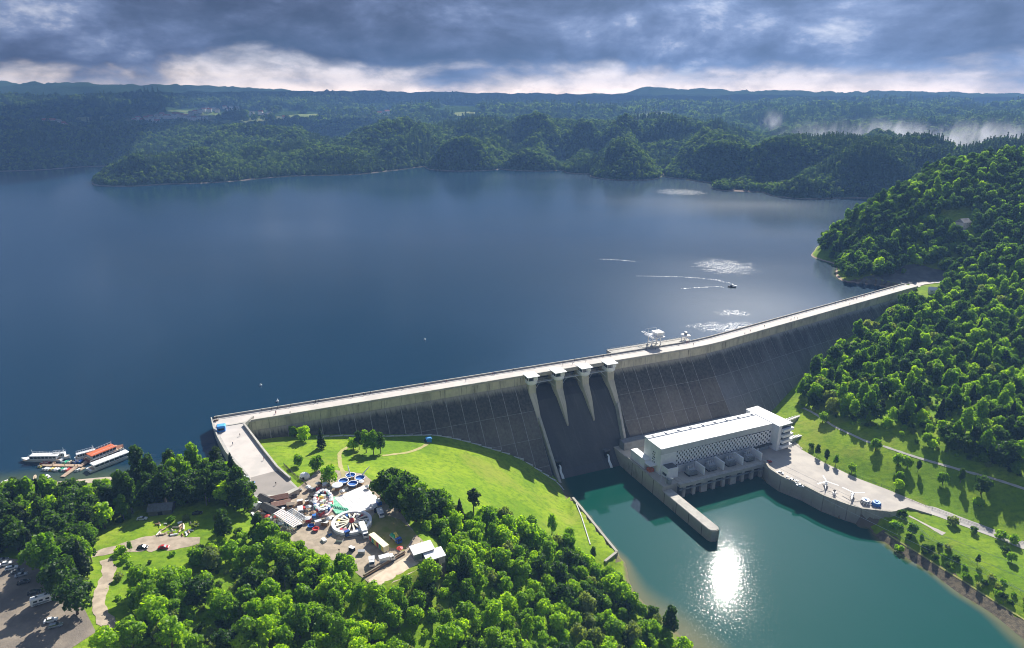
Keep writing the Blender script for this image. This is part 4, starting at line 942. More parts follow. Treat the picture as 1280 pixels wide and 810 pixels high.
# single trees: picture point of the foot, kind, height, what is said of it
SOLO = [
    (381, 551, 'round', 9.5, 'bright rounded tree on the grass close under the dam wall', 0), (368, 546, 'round', 7.0, 'dark low tree in the shade of the dam wall', 1),
    (402, 561, 'pine', 13, 'dark ragged pine standing alone on the green field', 0),
    (449, 562, 'tall', 12, 'leftmost tree of the clump on the green field', 1), (458, 566, 'tall', 14.5, 'tall middle tree of the clump on the green field', 0), (467, 568, 'tall', 15.5, 'tallest slim tree of the clump on the green field', 2), (476, 567, 'tall', 13.5, 'outer tree of the clump on the green field beside the dirt track', 1), (442, 562, 'round', 7.5, 'small bushy tree beside the clump on the green field', 0),
    (374, 583, 'round', 7, 'small dark tree on the grass beside the ramp', 1), (397, 588, 'round', 8.5, 'small dark round tree on the grass above the fairground', 1), (412, 604, 'round', 10, 'leafy tree at the edge of the fairground beside the blue cups', 0),
    (592, 650, 'pine', 19, 'tall thin pine standing up out of the wood by the bright slope', 1), (575, 655, 'pine', 14, 'dark pine beside the tall thin one above the slope', 0), (690, 668, 'tall', 13, 'airy light tree on the bright slope above the quay', 0), (664, 662, 'round', 8, 'dark bushy tree on the bright slope', 1), (712, 672, 'round', 6.5, 'small tree low on the bright slope near the quay', 1), (741, 700, 'tall', 8, 'small slim tree beside the quay corner', 1),
    (483, 630, 'broad', 17, 'huge dark tree beside the white fairground floor', 3), (500, 640, 'broad', 18, 'huge dark tree behind the fairground trucks', 3), (520, 652, 'broad', 18, 'large dark tree at the outer edge of the fairground', 3), (540, 650, 'broad', 16, 'large dark tree between fairground and bright slope', 3), (510, 622, 'broad', 14, 'dark tree at the upper edge of the fairground wood', 3),
    # meadow trees beside the plaza
    (1021, 571, 'tall', 9, 'slim tree in the meadow row nearest the power station', 1), (1032, 578, 'tall', 9.5, 'second slim tree of the meadow row above the yard', 1), (1044, 583, 'tall', 8.5, 'third slim tree of the meadow row above the yard', 0), (1014, 560, 'bush', 3.4, 'small bush at the start of the meadow row by the power station', 2),
    (1064, 591, 'round', 6.5, 'small round tree leaning over the edge of the yard', 1), (1123, 612, 'round', 7, 'light green round tree at the road end of the yard', 0), (1124, 602, 'round', 6.5, 'dark round tree behind the light green one by the road', 1),
    (1094, 563, 'round', 8, 'dark round tree alone in the middle of the meadow', 1), (1122, 582, 'round', 8, 'dark tree in the meadow, first of three in a row', 1), (1134, 585, 'round', 8, 'dark tree in the meadow, middle of three in a row', 1), (1147, 590, 'tall', 8, 'slim dark tree in the meadow, last of three in a row', 1),
    (1028, 528, 'round', 8, 'dark round tree in the shaded meadow by the footpath', 1), (1178, 604, 'round', 7.5, 'lone dark tree on the upper meadow', 1), (1222, 632, 'bush', 5, 'light bush low on the meadow above the road', 1), (1226, 618, 'broad', 12, 'large shady tree on the meadow below the footpath', 3), (1200, 604, 'tall', 10, 'slim shady tree on the meadow below the footpath', 1),
    (1127, 645, 'bush', 4.2, 'round dark bush at the end of the yard wall', 2), (1140, 668, 'round', 7, 'dark bushy tree on the river bank below the yard', 1), (1118, 661, 'bush', 5, 'light bush on the river bank below the yard wall', 1), (1190, 656, 'bush', 5, 'bare twiggy shrub on the lawn beside the road', 3), (1217, 666, 'bush', 3.6, 'dark little bush beside the road', 2), (1251, 674, 'bush', 5, 'leafy shrub beside the road near the picture edge', 0), (1268, 679, 'bush', 5, 'outermost leafy shrub beside the road', 0), (1221, 706, 'tall', 6, 'thin dark shrub upright on the bank fence', 1), (1264, 702, 'round', 5.5, 'small dark tree on the lawn above the bank', 1), (1256, 690, 'bush', 3.4, 'dark bush on the lawn beside the small tree', 2), (1124, 690, 'bush', 4, 'light bush at the water edge below the bank', 1),
    (1018, 505, 'broad', 16, 'big tree at the foot of the dam face', 0), (1032, 498, 'broad', 15, 'big dark tree beside the one at the foot of the dam face', 3),
    (115, 705, 'tall', 15, 'slim tree beside the winding dirt path', 1), (60, 720, 'broad', 18, 'broad tree overhanging the parked cars', 0), (80, 745, 'broad', 16, 'broad tree behind the camper van', 3), (97, 768, 'broad', 15, 'dark tree between the camper van and the dirt path', 3), (137, 822, 'broad', 12, 'round tree at the bottom of the winding dirt path', 1),
    (152, 693, 'bush', 4, 'bush on the grass beside the dirt clearing', 1), (163, 690, 'tall', 5, 'thin sapling on the grass beside the dirt clearing', 0),
]
for u, v, k, H, lab, var in SOLO:
    p = Pg(u, v); s = H / KINDS[k][2]; tree(k, p.x, p.y, p.z, s, random.uniform(0, 6.28), lab, None, var)
solo_xy = np.array([Pg(a[0], a[1])[:2] for a in SOLO])
cand = [c for c in cand if np.hypot(solo_xy[:, 0] - c[0], solo_xy[:, 1] - c[1]).min() > 4.2]
# the ones that show largest stand singly, the rest as woods
def shown(c):
    if not (-30 < c[6] < 1310 and c[7] < 850 + 20): return 0
    return KINDS[c[3]][2] * c[4] / math.sqrt(c[0] ** 2 + c[1] ** 2 + (CZ - c[2]) ** 2)
cand.sort(key=shown, reverse=True)
def where(w, u, v):
    if w == 'left':
        if u > 640: return 'in the wood running down to the river edge' if v > 740 else 'at the upper edge of the wood by the bright slope'
        if u > 470: return 'in the bottom middle of the sunlit wood' if v > 745 else 'in the wood between the fairground sheds and the slope'
        if u > 300: return 'in the wood at the bottom edge below the fairground' if v > 745 else 'right below the kiosks and the fairground yard'
        return 'in the lower corner wood beside the winding dirt path' if v > 745 else 'behind the dirt clearing with the parked cars'
    if w == 'shore':
        if u < 60: return 'on the shore side of the gravel parking lot' if v > 650 else 'on the sandy shore behind the tour boat'
        if u < 150: return 'between jetty and gravel lot' if v > 640 else 'on the shore behind the jetty'
        return 'on the lake shore beside the ramp' if u > 230 else 'on the lake shore behind the dark shed'
    if w == 'right': return 'on the wooded slope above the footpath' if v > 480 else 'on the wooded slope beside the dam face'
    return 'on the hill above the dam end'
LOOK = {'broad': 'broad %s tree', 'round': 'rounded %s tree', 'tall': 'slim %s tree', 'pale': 'silvery pale tree', 'pine': 'dark %s pine', 'bush': 'low %s bush'}
TONE = {'broad': ['mid green', 'bright green', 'fresh green', 'dark green', 'yellow-green'], 'round': ['bright green', 'mid green', 'yellow-green'], 'tall': ['fresh green', 'dark green', 'mid green'], 'pine': ['pointed', 'open-crowned'], 'bush': ['mid green', 'bright', 'dark', 'pale']}
N_SINGLE = 238
singles, rest = cand[:N_SINGLE], cand[N_SINGLE:]
for x, y, z, k, s, w, u, v in singles:
    n_ = len(KINDS[k][1]); vr = random.randrange(n_)
    if (w == 'shore' and random.random() < .6) or (w == 'hill' and random.random() < .75): vr = {'broad': 3, 'tall': 1, 'round': 1}.get(k, vr)  # shore: cloud shade put into darker leaf colour; hill: darker green foliage
    lab = (LOOK[k] % TONE[k][vr] if '%' in LOOK[k] else LOOK[k]) + ' ' + where(w, u, v)
    tree(k, x, y, z, s, random.uniform(0, 6.28), lab, lab.replace(' tree ', ' trees ', 1), vr, sq=random.uniform(.9, 1.12))
def woods(name, pts, meshes, scale_rng, label):
    """a mass of trees: points that carry whole crowns"""
    cl = bpy.data.collections.new(name + '_kinds')
    for i, m_ in enumerate(meshes): cl.objects.link(bpy.data.objects.new('%s_%02d' % (name, i), m_))
    me = bpy.data.meshes.new(name); me.vertices.add(len(pts)); me.vertices.foreach_set('co', np.array([p[:3] for p in pts], float).ravel())
    for an, i, ty in (('sc', 3, 'FLOAT'), ('rot', 4, 'FLOAT'), ('pick', 5, 'INT')):
        a = me.attributes.new(an, ty, 'POINT'); a.data.foreach_set('value', np.array([p[i] for p in pts], np.float32 if ty == 'FLOAT' else np.int32))
    o = bpy.data.objects.new(name, me); col.objects.link(o); tag(o, label, None, kind='stuff')
    ng = bpy.data.node_groups.new(name, 'GeometryNodeTree'); ng.interface.new_socket('Geometry', in_out='INPUT', socket_type='NodeSocketGeometry'); ng.interface.new_socket('Geometry', in_out='OUTPUT', socket_type='NodeSocketGeometry')
    n = ng.nodes; l = ng.links; gi = n.new('NodeGroupInput'); go = n.new('NodeGroupOutput'); ip = n.new('GeometryNodeInstanceOnPoints'); ci = n.new('GeometryNodeCollectionInfo')
    ci.inputs['Collection'].default_value = cl; ci.inputs['Separate Children'].default_value = True; ip.inputs['Pick Instance'].default_value = True
    def attr(nm, ty):
        a = n.new('GeometryNodeInputNamedAttribute'); a.data_type = ty; a.inputs['Name'].default_value = nm; return [q for q in a.outputs if q.enabled and q.name == 'Attribute'][0]
    cb = n.new('ShaderNodeCombineXYZ'); l.new(attr('rot', 'FLOAT'), cb.inputs[2]); l.new(attr('pick', 'INT'), ip.inputs['Instance Index'])
    l.new(gi.outputs[0], ip.inputs['Points']); l.new(ci.outputs[0], ip.inputs['Instance']); l.new(cb.outputs[0], ip.inputs['Rotation']); l.new(attr('sc', 'FLOAT'), ip.inputs['Scale']); l.new(ip.outputs[0], go.inputs[0])
    md = o.modifiers.new('instances', 'NODES'); md.node_group = ng; return o
order = []; idx = {}
for k in ('broad', 'round', 'tall', 'pale', 'pine', 'bush'):
    idx[k] = []
    for m_ in KINDS[k][1]: idx[k].append(len(order)); order.append(m_)
for w, nm, lab in (('left', 'woodland', 'mass of smaller trees filling the wood below the fairground'), ('shore', 'woodland', 'mass of trees filling the lake shore wood'), ('right', 'woodland', 'mass of trees on the slope across the river'), ('hill', 'woodland', 'dense wood covering the hill above the dam end')):
    pts = [(x, y, z, s, random.uniform(0, 6.28), (idx[k][{'broad': 3, 'tall': 1, 'round': 1}.get(k, 0)] if ((ww == 'shore' and random.random() < .6) or (ww == 'hill' and random.random() < .75) or (ww == 'right' and random.random() < .3)) else random.choice(idx[k]))) for x, y, z, k, s, ww, u, v in rest if ww == w]  # shore picks lean to dark leaves, cloud shade carried by colour
    if pts: woods(nm, pts, order, None, lab)
# undergrowth on the banks and between the trees
X, Y = scatter(-420, 470, 190, 560, 4.2, 9); Z = hz(X, Y); px, py = pix(X, Y, Z); ok = np.zeros(len(X), bool)
for q in LEFT_WOOD + SHORE_WOOD + RIGHT_WOOD: ok |= pin(px, py, q)
RIVERBANK = [(1094, 672), (1106, 664), (1200, 726), (1300, 788), (1300, 812), (1190, 736)]
BANKTOP = [(1106, 660), (1120, 652), (1190, 690), (1300, 754), (1300, 786), (1200, 724)]
ok &= rng.random(len(X)) < .5
ok |= pin(px, py, [(185, 642), (300, 625), (328, 662), (262, 692), (240, 662)]) & (rng.random(len(X)) < .14); ok |= pin(px, py, [(150, 690), (240, 690), (240, 720), (175, 735), (140, 720)]) & (rng.random(len(X)) < .3)
ok |= pin(px, py, BANKTOP) & (rng.random(len(X)) < .8); ok |= pin(px, py, RIVERBANK) & (rng.random(len(X)) < .10)
ok &= clear_of(X, Y) & (Z > TAIL + .6) & ((Y < 480) | (X > 300)) & ((Z > .4) | (X > -100)); ok &= np.array([np.hypot(solo_xy[:, 0] - a, solo_xy[:, 1] - b).min() > 2.5 for a, b in zip(X, Y)])
woods('undergrowth', [(x, y, z - .2, random.uniform(.5, 1.2), random.uniform(0, 6.28), random.choice(idx['bush'])) for x, y, z in zip(X[ok], Y[ok], Z[ok])], order, None, 'scrub and bushes between the trees and on the river bank')
# far woods on the hills round the lake
L_far = leaf_mat('leaves_far', (0.032, 0.070, 0.020), (0.085, 0.135, 0.034)); L_fard = leaf_mat('leaves_far_dark', (0.013, 0.031, 0.014), (0.032, 0.060, 0.020))
FM = [lobes_crown('far_crown', 12, 6.2, .5, 6, 150, 1.5, m, s) for m, s in ((L_far, 61), (L_fard, 62), (L_far, 63), (L_fard, 64))] + [conifer_crown('far_conifer', 17, 3.8, .5, 130, 1.3, L_pine, 65)]
g_ = np.random.default_rng(21); FP = []
for y0, y1, st_, sc0 in ((1100, 2000, 8.2, .98), (2000, 2700, 10.0, 1.15), (2700, 3600, 17, 1.8), (3600, 5200, 30, 3.0)):
    X, Y = scatter(-.80 * y1 - 100, .80 * y1 + 100, y0, y1, st_, int(y0)); ok = np.abs(X) < .80 * Y + 120; X, Y = X[ok], Y[ok]
    Z = height(X, Y); ok = Z > 1.2
    # only slopes that can be seen: skip what lies behind the crest of the ridges
    if y0 >= 3600: ok &= fbm(X / 260, Y / 260, 91, 3) < .62
    if y0 >= 2700:
        pu, pv_ = pix(X, Y, Z)
        for q in OPEN: ok &= ~inpoly(pu, pv_, q)
    X, Y, Z = X[ok], Y[ok], Z[ok]; con = fbm(X / 120, Y / 120, 55, 2)
    for x, y, z, c in zip(X, Y, Z, con):
        pk = 4 if (c > .60 and g_.random() < .75) else int(g_.integers(0, 4)); FP.append((x, y, z - .5, sc0 * g_.uniform(.75, 1.15), g_.uniform(0, 6.28), pk))
# drop the trees no sight line reaches (behind a ridge), by marching a coarse horizon
def seen(pts):
    p = np.array([q[:3] for q in pts]); u = p[:, 0] / p[:, 1]; el = (p[:, 2] + 16 - CZ) / np.hypot(p[:, 0], p[:, 1]); b = np.clip(((u + .82) / 1.64 * 420).astype(int), 0, 419)
    o = np.argsort(p[:, 1]); best = np.full(420, -9.0); keep_ = np.zeros(len(p), bool)
    for i in o:
        if el[i] > best[b[i]] - .004: keep_[i] = True
        e2 = (p[i, 2] + 3 - CZ) / math.hypot(p[i, 0], p[i, 1])
        if e2 > best[b[i]]: best[b[i]] = e2
    return keep_
FP.sort(key=lambda q: q[1]); kp = seen(FP); FP = [q for q, k in zip(FP, kp) if k]
print('far trees', len(FP), 'near', len(cand))
woods('forest', FP, FM, None, 'dark forest covering the far hills around the lake')

# open fields between the far woods
for i, q in enumerate(FIELDS):
    us = [a[0] for a in q]; vs2 = [a[1] for a in q]; X, Y = np.meshgrid(np.arange(-4200, 1200, 24.0), np.arange(2900, 6600, 24.0)); Z = height(X, Y); pu, pv_ = pix(X, Y, Z); m_ = inpoly(pu, pv_, q)
    kk = m_[:-1, :-1] & m_[1:, 1:] & m_[:-1, 1:] & m_[1:, :-1]
    if kk.sum() < 2: continue
    o = link('field', grid_mesh('field', X, Y, Z + 2.0, kk), mat('far_field_%d' % (i % 2), [(.20, .25, .09), (.28, .29, .14)][i % 2], [(.26, .28, .12), (.2, .24, .1)][i % 2], 1, .01, coords='World', spec=0)); tag(o, 'pale open field on the far hillside', None, kind='structure')
# ------------------------------------------------------------------ paths, yards and banks
band('road', [P(*q, -44.6) for q in [(1130, 628), (1165, 639), (1200, 653), (1240, 668), (1300, 691), (1360, 715)]], [9, 8, 7, 6.5, 6.5, 6.5], mat('pale_road', (.47, .44, .41), (.38, .36, .34), .9, .15, coords='World'), .16, 'pale road leaving the paved yard along the river', cross=4, rough=.15)
MB().prism(ribbon([Pg(*q) for q in [(1136, 643), (1160, 657), (1168, 663), (1176, 667)]], [1.4, 1.4, 2.6, 5]), -46.6, -43.9)
band('path', [Pg(*q) for q in [(1136, 645), (1150, 652), (1164, 660), (1180, 668)]], [1.2, 1.2, 1.6, 4.2], M_plaza, .10, 'narrow paved path on the lawn by the road')
band('path', [Pg(*q) for q in [(1003, 510), (1040, 532), (1080, 551), (1130, 567), (1200, 588), (1290, 616)]], 1.8, M_conc, .16, 'narrow footpath crossing the meadow above the yard')
drape('fairground_yard', PARK, M_dirt, .06, 'bare trodden yard of the fairground')
band('dirt_clearing', [Pg(*q) for q in [(100, 698), (130, 690), (160, 684), (190, 678), (225, 680), (250, 676)]], [4, 5, 9, 13, 9, 5], M_dirt, .1, 'dirt clearing with parked cars beside the lumber')
band('dirt_path', [Pg(*q) for q in [(132, 700), (138, 715), (128, 735), (122, 755), (130, 775), (150, 792)]], [4, 5, 4.5, 4, 5, 6], M_dirt, .1, 'winding dirt path between the trees')
drape('parking_lot', LOT, M_lot, .07, 'dark gravel parking lot in tree shade')
band('dirt_track', [Pg(*q) for q in [(432, 608), (425, 580), (424, 566), (440, 556), (475, 553)]], 2.2, mat('worn_track', (.30, .30, .10), (.36, .30, .16), .95, .4, coords='World'), .1, 'faint worn track curving over the green field')
band('dirt_track', [Pg(*q) for q in [(478, 570), (510, 566), (530, 558), (538, 552)]], 2.0, MATS['worn_track'], .1, 'faint worn track leading to the blue hut')
band('bank_stones', [Pg(*q) for q in [(1098, 667), (1110, 676), (1145, 700), (1190, 728), (1240, 762), (1300, 802)]], [6, 7, 7.5, 8, 8, 8.5], M_bank, .15, 'dark stony river bank', cross=4)
band('bank_edge', [Pg(*q) for q in [(1106, 666), (1134, 684), (1150, 694), (1181, 714), (1230, 744), (1300, 788)]], .8, mat('yellow_grass', (.42, .40, .12), (.3, .33, .08), .95, .8, coords='World'), .3, 'thin light line of dry grass along the stony bank')
drape('worn_lawn', [Pg(*q) for q in [(455, 660), (470, 640), (500, 650), (520, 668), (505, 690), (470, 680)]], M_grassdry, .11, 'worn patch of lawn between the fairground trucks')
drape('shore_strip', [P(*q, .6) for q in [(-60, 612), (20, 606), (80, 600), (140, 594), (150, 600), (80, 608), (20, 616), (-60, 625)]], mat('shore_sand', (.42, .36, .28), (.32, .27, .21), .95, .3, coords='World'), .1, 'sandy strip of shore with moored boats')
# terrace edge between hanger slope: stepped walkway along the dam foot
M_fence = mat('pale_fence', (.60, .61, .60), (.48, .49, .48), .7, .6)
fw = [(395, 547), (430, 545), (470, 546), (505, 545), (540, 544), (565, 548), (589, 554), (615.5, 562), (638, 569), (655.5, 576.5), (678, 591), (695.5, 602.5), (711, 619), (727, 647), (738, 682)]
fp = [Pg(*q) for q in fw]
fe = thing('foot_wall', 'pale stepped walkway wall along the foot of the dam beside the grass', 'wall', fp[4])
for i, (a, b) in enumerate(zip(fp[:-1], fp[1:])):
    L = (b - a).length; k = max(1, round(L / 7)); t = (b - a) / k; n_ = Vector((-t.y, t.x, 0)).normalized() * (.4 if i < 11 else .25); hh = .55 if i < 11 else .5
    for j in range(k):
        p0 = a + t * j; p1 = p0 + t * .96; za, zb = float(hz(p0.x, p0.y)), float(hz(p1.x, p1.y)); z0 = min(za, zb) - 1; zm = (za + zb) / 2; za = za * .6 + zm * .4 + hh; zb = zb * .6 + zm * .4 + hh
        MB().hexa([(*(p0 - n_).xy, z0), (*(p1 - n_).xy, z0), (*(p1 + n_).xy, z0), (*(p0 + n_).xy, z0), (*(p0 - n_).xy, za), (*(p1 - n_).xy, zb), (*(p1 + n_).xy, zb), (*(p0 + n_).xy, za)]).build('wall_segment', M_fence, fe)
def fence(pts, label, h=1.3, gap=3.0, mt=None, rails=(.6, 1.25), r=.07):
    mt = mt or M_steel; pts = [Vector(p) for p in pts]; f = thing('fence', label, 'fence', pts[0]); prev = None
    for a, b in zip(pts[:-1], pts[1:]):
        k = max(1, round((b - a).length / gap))
        for j in range(k + (b is pts[-1])):
            q = a + (b - a) * (j / k); z = float(hz(q.x, q.y)); cur = Vector((q.x, q.y, z))
            MB().tube([cur - Vector((0, 0, .5)), cur + Vector((0, 0, h))], r, 4).build('post', mt, f)
            if prev is not None:
                rl = MB()
                for rr in rails: rl.tube([prev + Vector((0, 0, rr)), cur + Vector((0, 0, rr))], r * .8, 4, cap=False)
                rl.build('rail', mt, f)
            prev = cur
    return f
fence([Pg(*q) for q in [(1130, 650), (1160, 672), (1190, 689), (1240, 719), (1300, 755)]], 'thin wire fence along the top of the river bank', gap=5, mt=MATS['pale_steel'], r=.06)
fence([Pg(*q) for q in [(1132, 624), (1165, 637), (1200, 651), (1240, 665), (1300, 687)]], 'dark green roadside fence above the pale road', gap=4, mt=mat('fence_green', (.05, .09, .06), (.06, .1, .07), .7), r=.09)
fence([Pg(*q) for q in [(980, 549), (995, 558), (1030, 578), (1070, 597), (1110, 611), (1132, 622)]], 'dark fence along the meadow edge of the paved yard', gap=4, mt=MATS['fence_green'], r=.09)
fence([Pg(*q) for q in [(355, 582), (372, 598), (384, 608)]], 'dark plank fence beside the ramp and the white tent', h=1.8, gap=2.0, mt=mat('dark_plank', (.06, .055, .05), (.09, .08, .07), .9), rails=(.3, .7, 1.1, 1.5), r=.12)
# cables from the power station across the basin
for k, (a, b) in enumerate([(D(318, 100, -38.5), (1330, 760)), (D(324, 100, -38.5), (1345, 748)), (D(329, 100, -38.5), (1360, 738))]):
    e_ = P(*b, -34); a = Vector(a); pts = []
    for q in range(25):
        f = q / 24; p = a.lerp(e_, f); p.z -= 7.5 * 4 * f * (1 - f) * .5 + 0; pts.append(p)
    tag(MB().tube(pts, .07, 4).build('power_cable', MATS['pale_steel']), ['thin overhead cable across the basin, nearest the river pier', 'thin overhead cable across the basin, middle of three', 'thin overhead cable across the basin, nearest the yard wall'][k], 'cable', 'cables over the basin')

# ------------------------------------------------------------------ vehicles
PAINT = {'white': mat('car_white', (.78, .79, .8), (.74, .75, .76), .25, spec=.6), 'silver': mat('car_silver', (.45, .47, .5), (.4, .42, .45), .25, metal=.5, spec=.6), 'black': mat('car_black', (.02, .02, .022), (.03, .03, .03), .2, spec=.6), 'red': mat('car_red', (.45, .03, .03), (.4, .03, .03), .25, spec=.6), 'blue': mat('car_blue', (.03, .1, .4), (.03, .09, .33), .25, spec=.6), 'grey': mat('car_grey', (.16, .17, .18), (.14, .15, .16), .25, spec=.6), 'green': mat('car_green', (.05, .2, .1), (.05, .17, .09), .3, spec=.6)}
def wheels(o, xs, w, r=.34):
    for x in xs:
        for sy in (-1, 1):
            t = MB().tube([(x, sy * (w - .22), r), (x, sy * w, r)], r, 12).build('wheel', M_tyre, o, local=True)
            MB().tube([(x, sy * (w - .02), r), (x, sy * (w + .015), r)], r * .55, 8).build('rim', M_steel, t, local=True)
def car(px, py, rz, paint, label, group=None, kind_='car', z=None):
    p = Pg(px, py) if z is None else P(px, py, z); p.z += .12 if z is None else 0; o = thing('car', label, 'car', p, R(rz), group); pm = PAINT[paint]; L = 4.5; w = .88
    def ring(x, z0, z1, ww, c=.12): return [(x, -ww, z0), (x, -ww, z1 - c), (x, -ww + c, z1), (x, ww - c, z1), (x, ww, z1 - c), (x, ww, z0)]
    MB().loft([ring(-2.2, .35, .80, .78), ring(-2.0, .25, .98, w), ring(-.9, .22, 1.0, w), ring(.75, .22, .96, w), ring(1.9, .25, .78, w), ring(2.2, .35, .62, .75)]).build('body', pm, o, local=True)
    est = kind_ == 'estate'
    MB().hexa([(-2.0 if est else -1.55, -.8, .95), (1.05, -.8, .95), (1.05, .8, .95), (-2.0 if est else -1.55, .8, .95), (-1.75 if est else -.95, -.64, 1.45), (.25, -.64, 1.45), (.25, .64, 1.45), (-1.75 if est else -.95, .64, 1.45)]).build('window_glass', M_glass, o, local=True)
    MB().taper(-1.78 if est else -1.0, .3, -.66, .66, 1.44, 1.52, .08, .08, .06).build('roof', pm, o, local=True)
    wheels(o, (-1.35, 1.4), .9)
    for sy in (-.6, .6): MB().box(2.08, 2.22, sy - .16, sy + .16, .58, .70).build('headlight', M_white, o, local=True)
    return o
def truck(px, py, rz, cab, box, L, label, cat='truck', h=3.2, w=1.22, boxname='cargo_box', z=None):
    p = Pg(px, py) if z is None else P(px, py, z); p.z += .12; o = thing('truck' if cat == 'truck' else cat.replace(' ', '_'), label, cat, p, R(rz))
    MB().box(-L / 2, L / 2 - .3, -.5, .5, .55, .85).build('chassis', M_dark, o, local=True)
    b = MB().box(-L / 2, L / 2 - 2.2, -w, w, .9, h).build(boxname, box, o, local=True)
    MB().box(-L / 2 - .02, L / 2 - 2.18, -w - .03, w + .03, h, h + .08).build('roof_edge', box, b, local=True)
    c = MB().loft([[(x, -1.15, z0), (x, 1.15, z0), (x, 1.1, z1), (x, -1.1, z1)] for x, z0, z1 in ((L / 2 - 2.0, .6, 2.6), (L / 2 - .6, .6, 2.6), (L / 2, .6, 1.7))]).build('cab', cab, o, local=True)
    MB().hexa([(L / 2 - .02, -1.0, 1.72), (L / 2 + .02, -1.0, 1.72), (L / 2 + .02, 1.0, 1.72), (L / 2 - .02, 1.0, 1.72), (L / 2 - .52, -.95, 2.5), (L / 2 - .46, -.95, 2.5), (L / 2 - .46, .95, 2.5), (L / 2 - .52, .95, 2.5)]).build('windscreen', M_glass, c, local=True)
    for sy in (-1, 1): MB().box(L / 2 - 1.5, L / 2 - .7, sy * 1.12 - .03, sy * 1.12 + .03, 1.6, 2.3).build('side_window', M_glass, c, local=True)
    wheels(o, (-L / 2 + 1.1, L / 2 - 1.2), 1.2, .48); return o
CARG = 'cars parked in the gravel lot'
for u, v, rz, pt, lab in [(3, 702, 28, 'silver', 'pale car at the far end of the row in the gravel lot'), (8, 707, 28, 'white', 'white car second from the far end of the row in the gravel lot'), (15, 712, 28, 'white', 'white estate car in the middle of the row in the gravel lot'), (22, 716, 28, 'grey', 'dark grey car between the white cars in the gravel lot'), (27, 721, 28, 'silver', 'silver car under the tree edge in the gravel lot'), (30, 730, 28, 'black', 'black car in deep shade in the gravel lot'), (43, 742, 28, 'black', 'black car in the shade beside the camper van')]:
    car(u, v, rz, pt, lab, CARG, 'estate' if 'estate' in lab else 'car')
car(64, 777, 22, 'white', 'white car parked behind the other one below the camper van', CARG); car(70, 784, 22, 'silver', 'pale pickup-like car nearest the bottom of the gravel lot', CARG, 'estate')
cv = thing('camper_van', 'white camper van parked in the tree shade', 'camper van', Pg(56, 753) + Vector((0, 0, .12)), R(32))
def rg(x, z0, z1, w): return [(x, -w, z0), (x, -w, z1 - .3), (x, -w + .3, z1), (x, w - .3, z1), (x, w, z1 - .3), (x, w, z0)]
MB().loft([rg(-4.2, .5, 3.0, 1.15), rg(-4.0, .4, 3.2, 1.25), rg(2.2, .4, 3.2, 1.25), rg(3.2, .4, 2.9, 1.2), rg(4.2, .45, 1.5, 1.05)]).build('body', PAINT['white'], cv, local=True)
for x in (-3.2, -1.4, .6): MB().box(x, x + 1.2, -1.28, -1.24, 1.7, 2.4).build('window', M_glass, cv, local=True)
MB().box(-3.5, 1.5, -1.6, -1.26, .9, 1.3).build('side_locker', M_steel, cv, local=True)
for x in (-2.5, .5): MB().box(x, x + .8, -.4, .4, 3.18, 3.35).build('roof_hatch', M_glass, cv, local=True)
wheels(cv, (-2.4, 2.8), 1.25, .4)
car(178, 650, 8, 'white', 'white car in the shade below the dark shed'); car(179, 686, 2, 'black', 'black car on the dirt clearing'); car(205, 686, 8, 'red', 'dark red car on the dirt clearing'); car(247, 643, 15, 'black', 'dark car among the bushes near the ramp')
for k, (u, v) in enumerate([(975, 592), (984, 598), (990, 601), (996, 603), (1000, 608)]):
    car(u, v, 62 if k % 2 else -20, ['white', 'white', 'silver', 'white', 'white'][k], ['white car first in the row by the river wall', 'white car second in the row by the river wall', 'silver car third in the row by the river wall', 'white car fourth in the row by the river wall', 'white car last in the row by the river wall'][k], 'cars beside the river wall', z=-43.95)
car(961, 578, 20, 'red', 'red car in the shade of the power station', z=-43.95)
truck(455, 667, -66, PAINT['white'], M_white, 9.5, 'long white box truck beside the round ride')
truck(476, 645, -66, PAINT['white'], M_white, 5.6, 'small white van behind the round ride', 'van', 2.5)
truck(484, 702, 25, PAINT['white'], M_white, 6.5, 'white box truck with blue side beside the timber beam', h=3.0)
truck(465, 706, -78, PAINT['white'], mat('pale_grey', (.6, .6, .6), (.5, .5, .5), .6), 4.6, 'short white truck seen from the front by the timber beam', h=2.6)
truck(433, 669, -50, PAINT['blue'], mat('ride_mix', (.12, .16, .3), (.45, .1, .08), .6, 2.5), 4.6, 'small blue truck with red load in the fairground', h=1.9)
tk = truck(495, 676, -50, PAINT['blue'], mat('truck_bed_grey', (.4, .42, .42), (.3, .32, .32), .7), 7.2, 'blue-cabbed flatbed truck loaded with green and yellow bags', h=1.5, boxname='flat_bed')
for k, (x, y, m_, h) in enumerate(((-2.2, -.4, M_green, 1.1), (-.6, -.3, M_green, 1.3), (-1.0, .5, M_yel, 1.7), (.3, .3, M_yel, 1.4))):
    MB().taper(x - .9, x + .9, y - .7, y + .7, 1.5, 1.5 + h, .3, .3, .2).build('load_bag', m_, tk, local=True)
tl = thing('show_trailer', 'long yellow-roofed show trailer with painted red and green side', 'trailer', Pg(474, 684) + Vector((0, 0, .12)), R(-48))
MB().box(-6, 6, -1.3, 1.3, .8, 3.4).build('body', mat('trailer_cream', (.75, .70, .48), (.7, .62, .35), .6, .8), tl, local=True)
MB().box(-6.1, 6.1, -1.35, 1.35, 3.4, 3.6).build('roof', mat('cream_roof', (.80, .76, .52), (.72, .68, .45), .6, .5), tl, local=True)
for k in range(6): MB().box(-5.7 + k * 1.95, -4.1 + k * 1.95, -1.36, -1.3, 1.0, 3.2).build('painted_panel', [M_red, M_green, M_yel][k % 3], tl, local=True)
wheels(tl, (-4, -3), 1.25, .42); MB().box(6, 8, -.12, .12, .7, .9).build('drawbar', M_steel, tl, local=True)

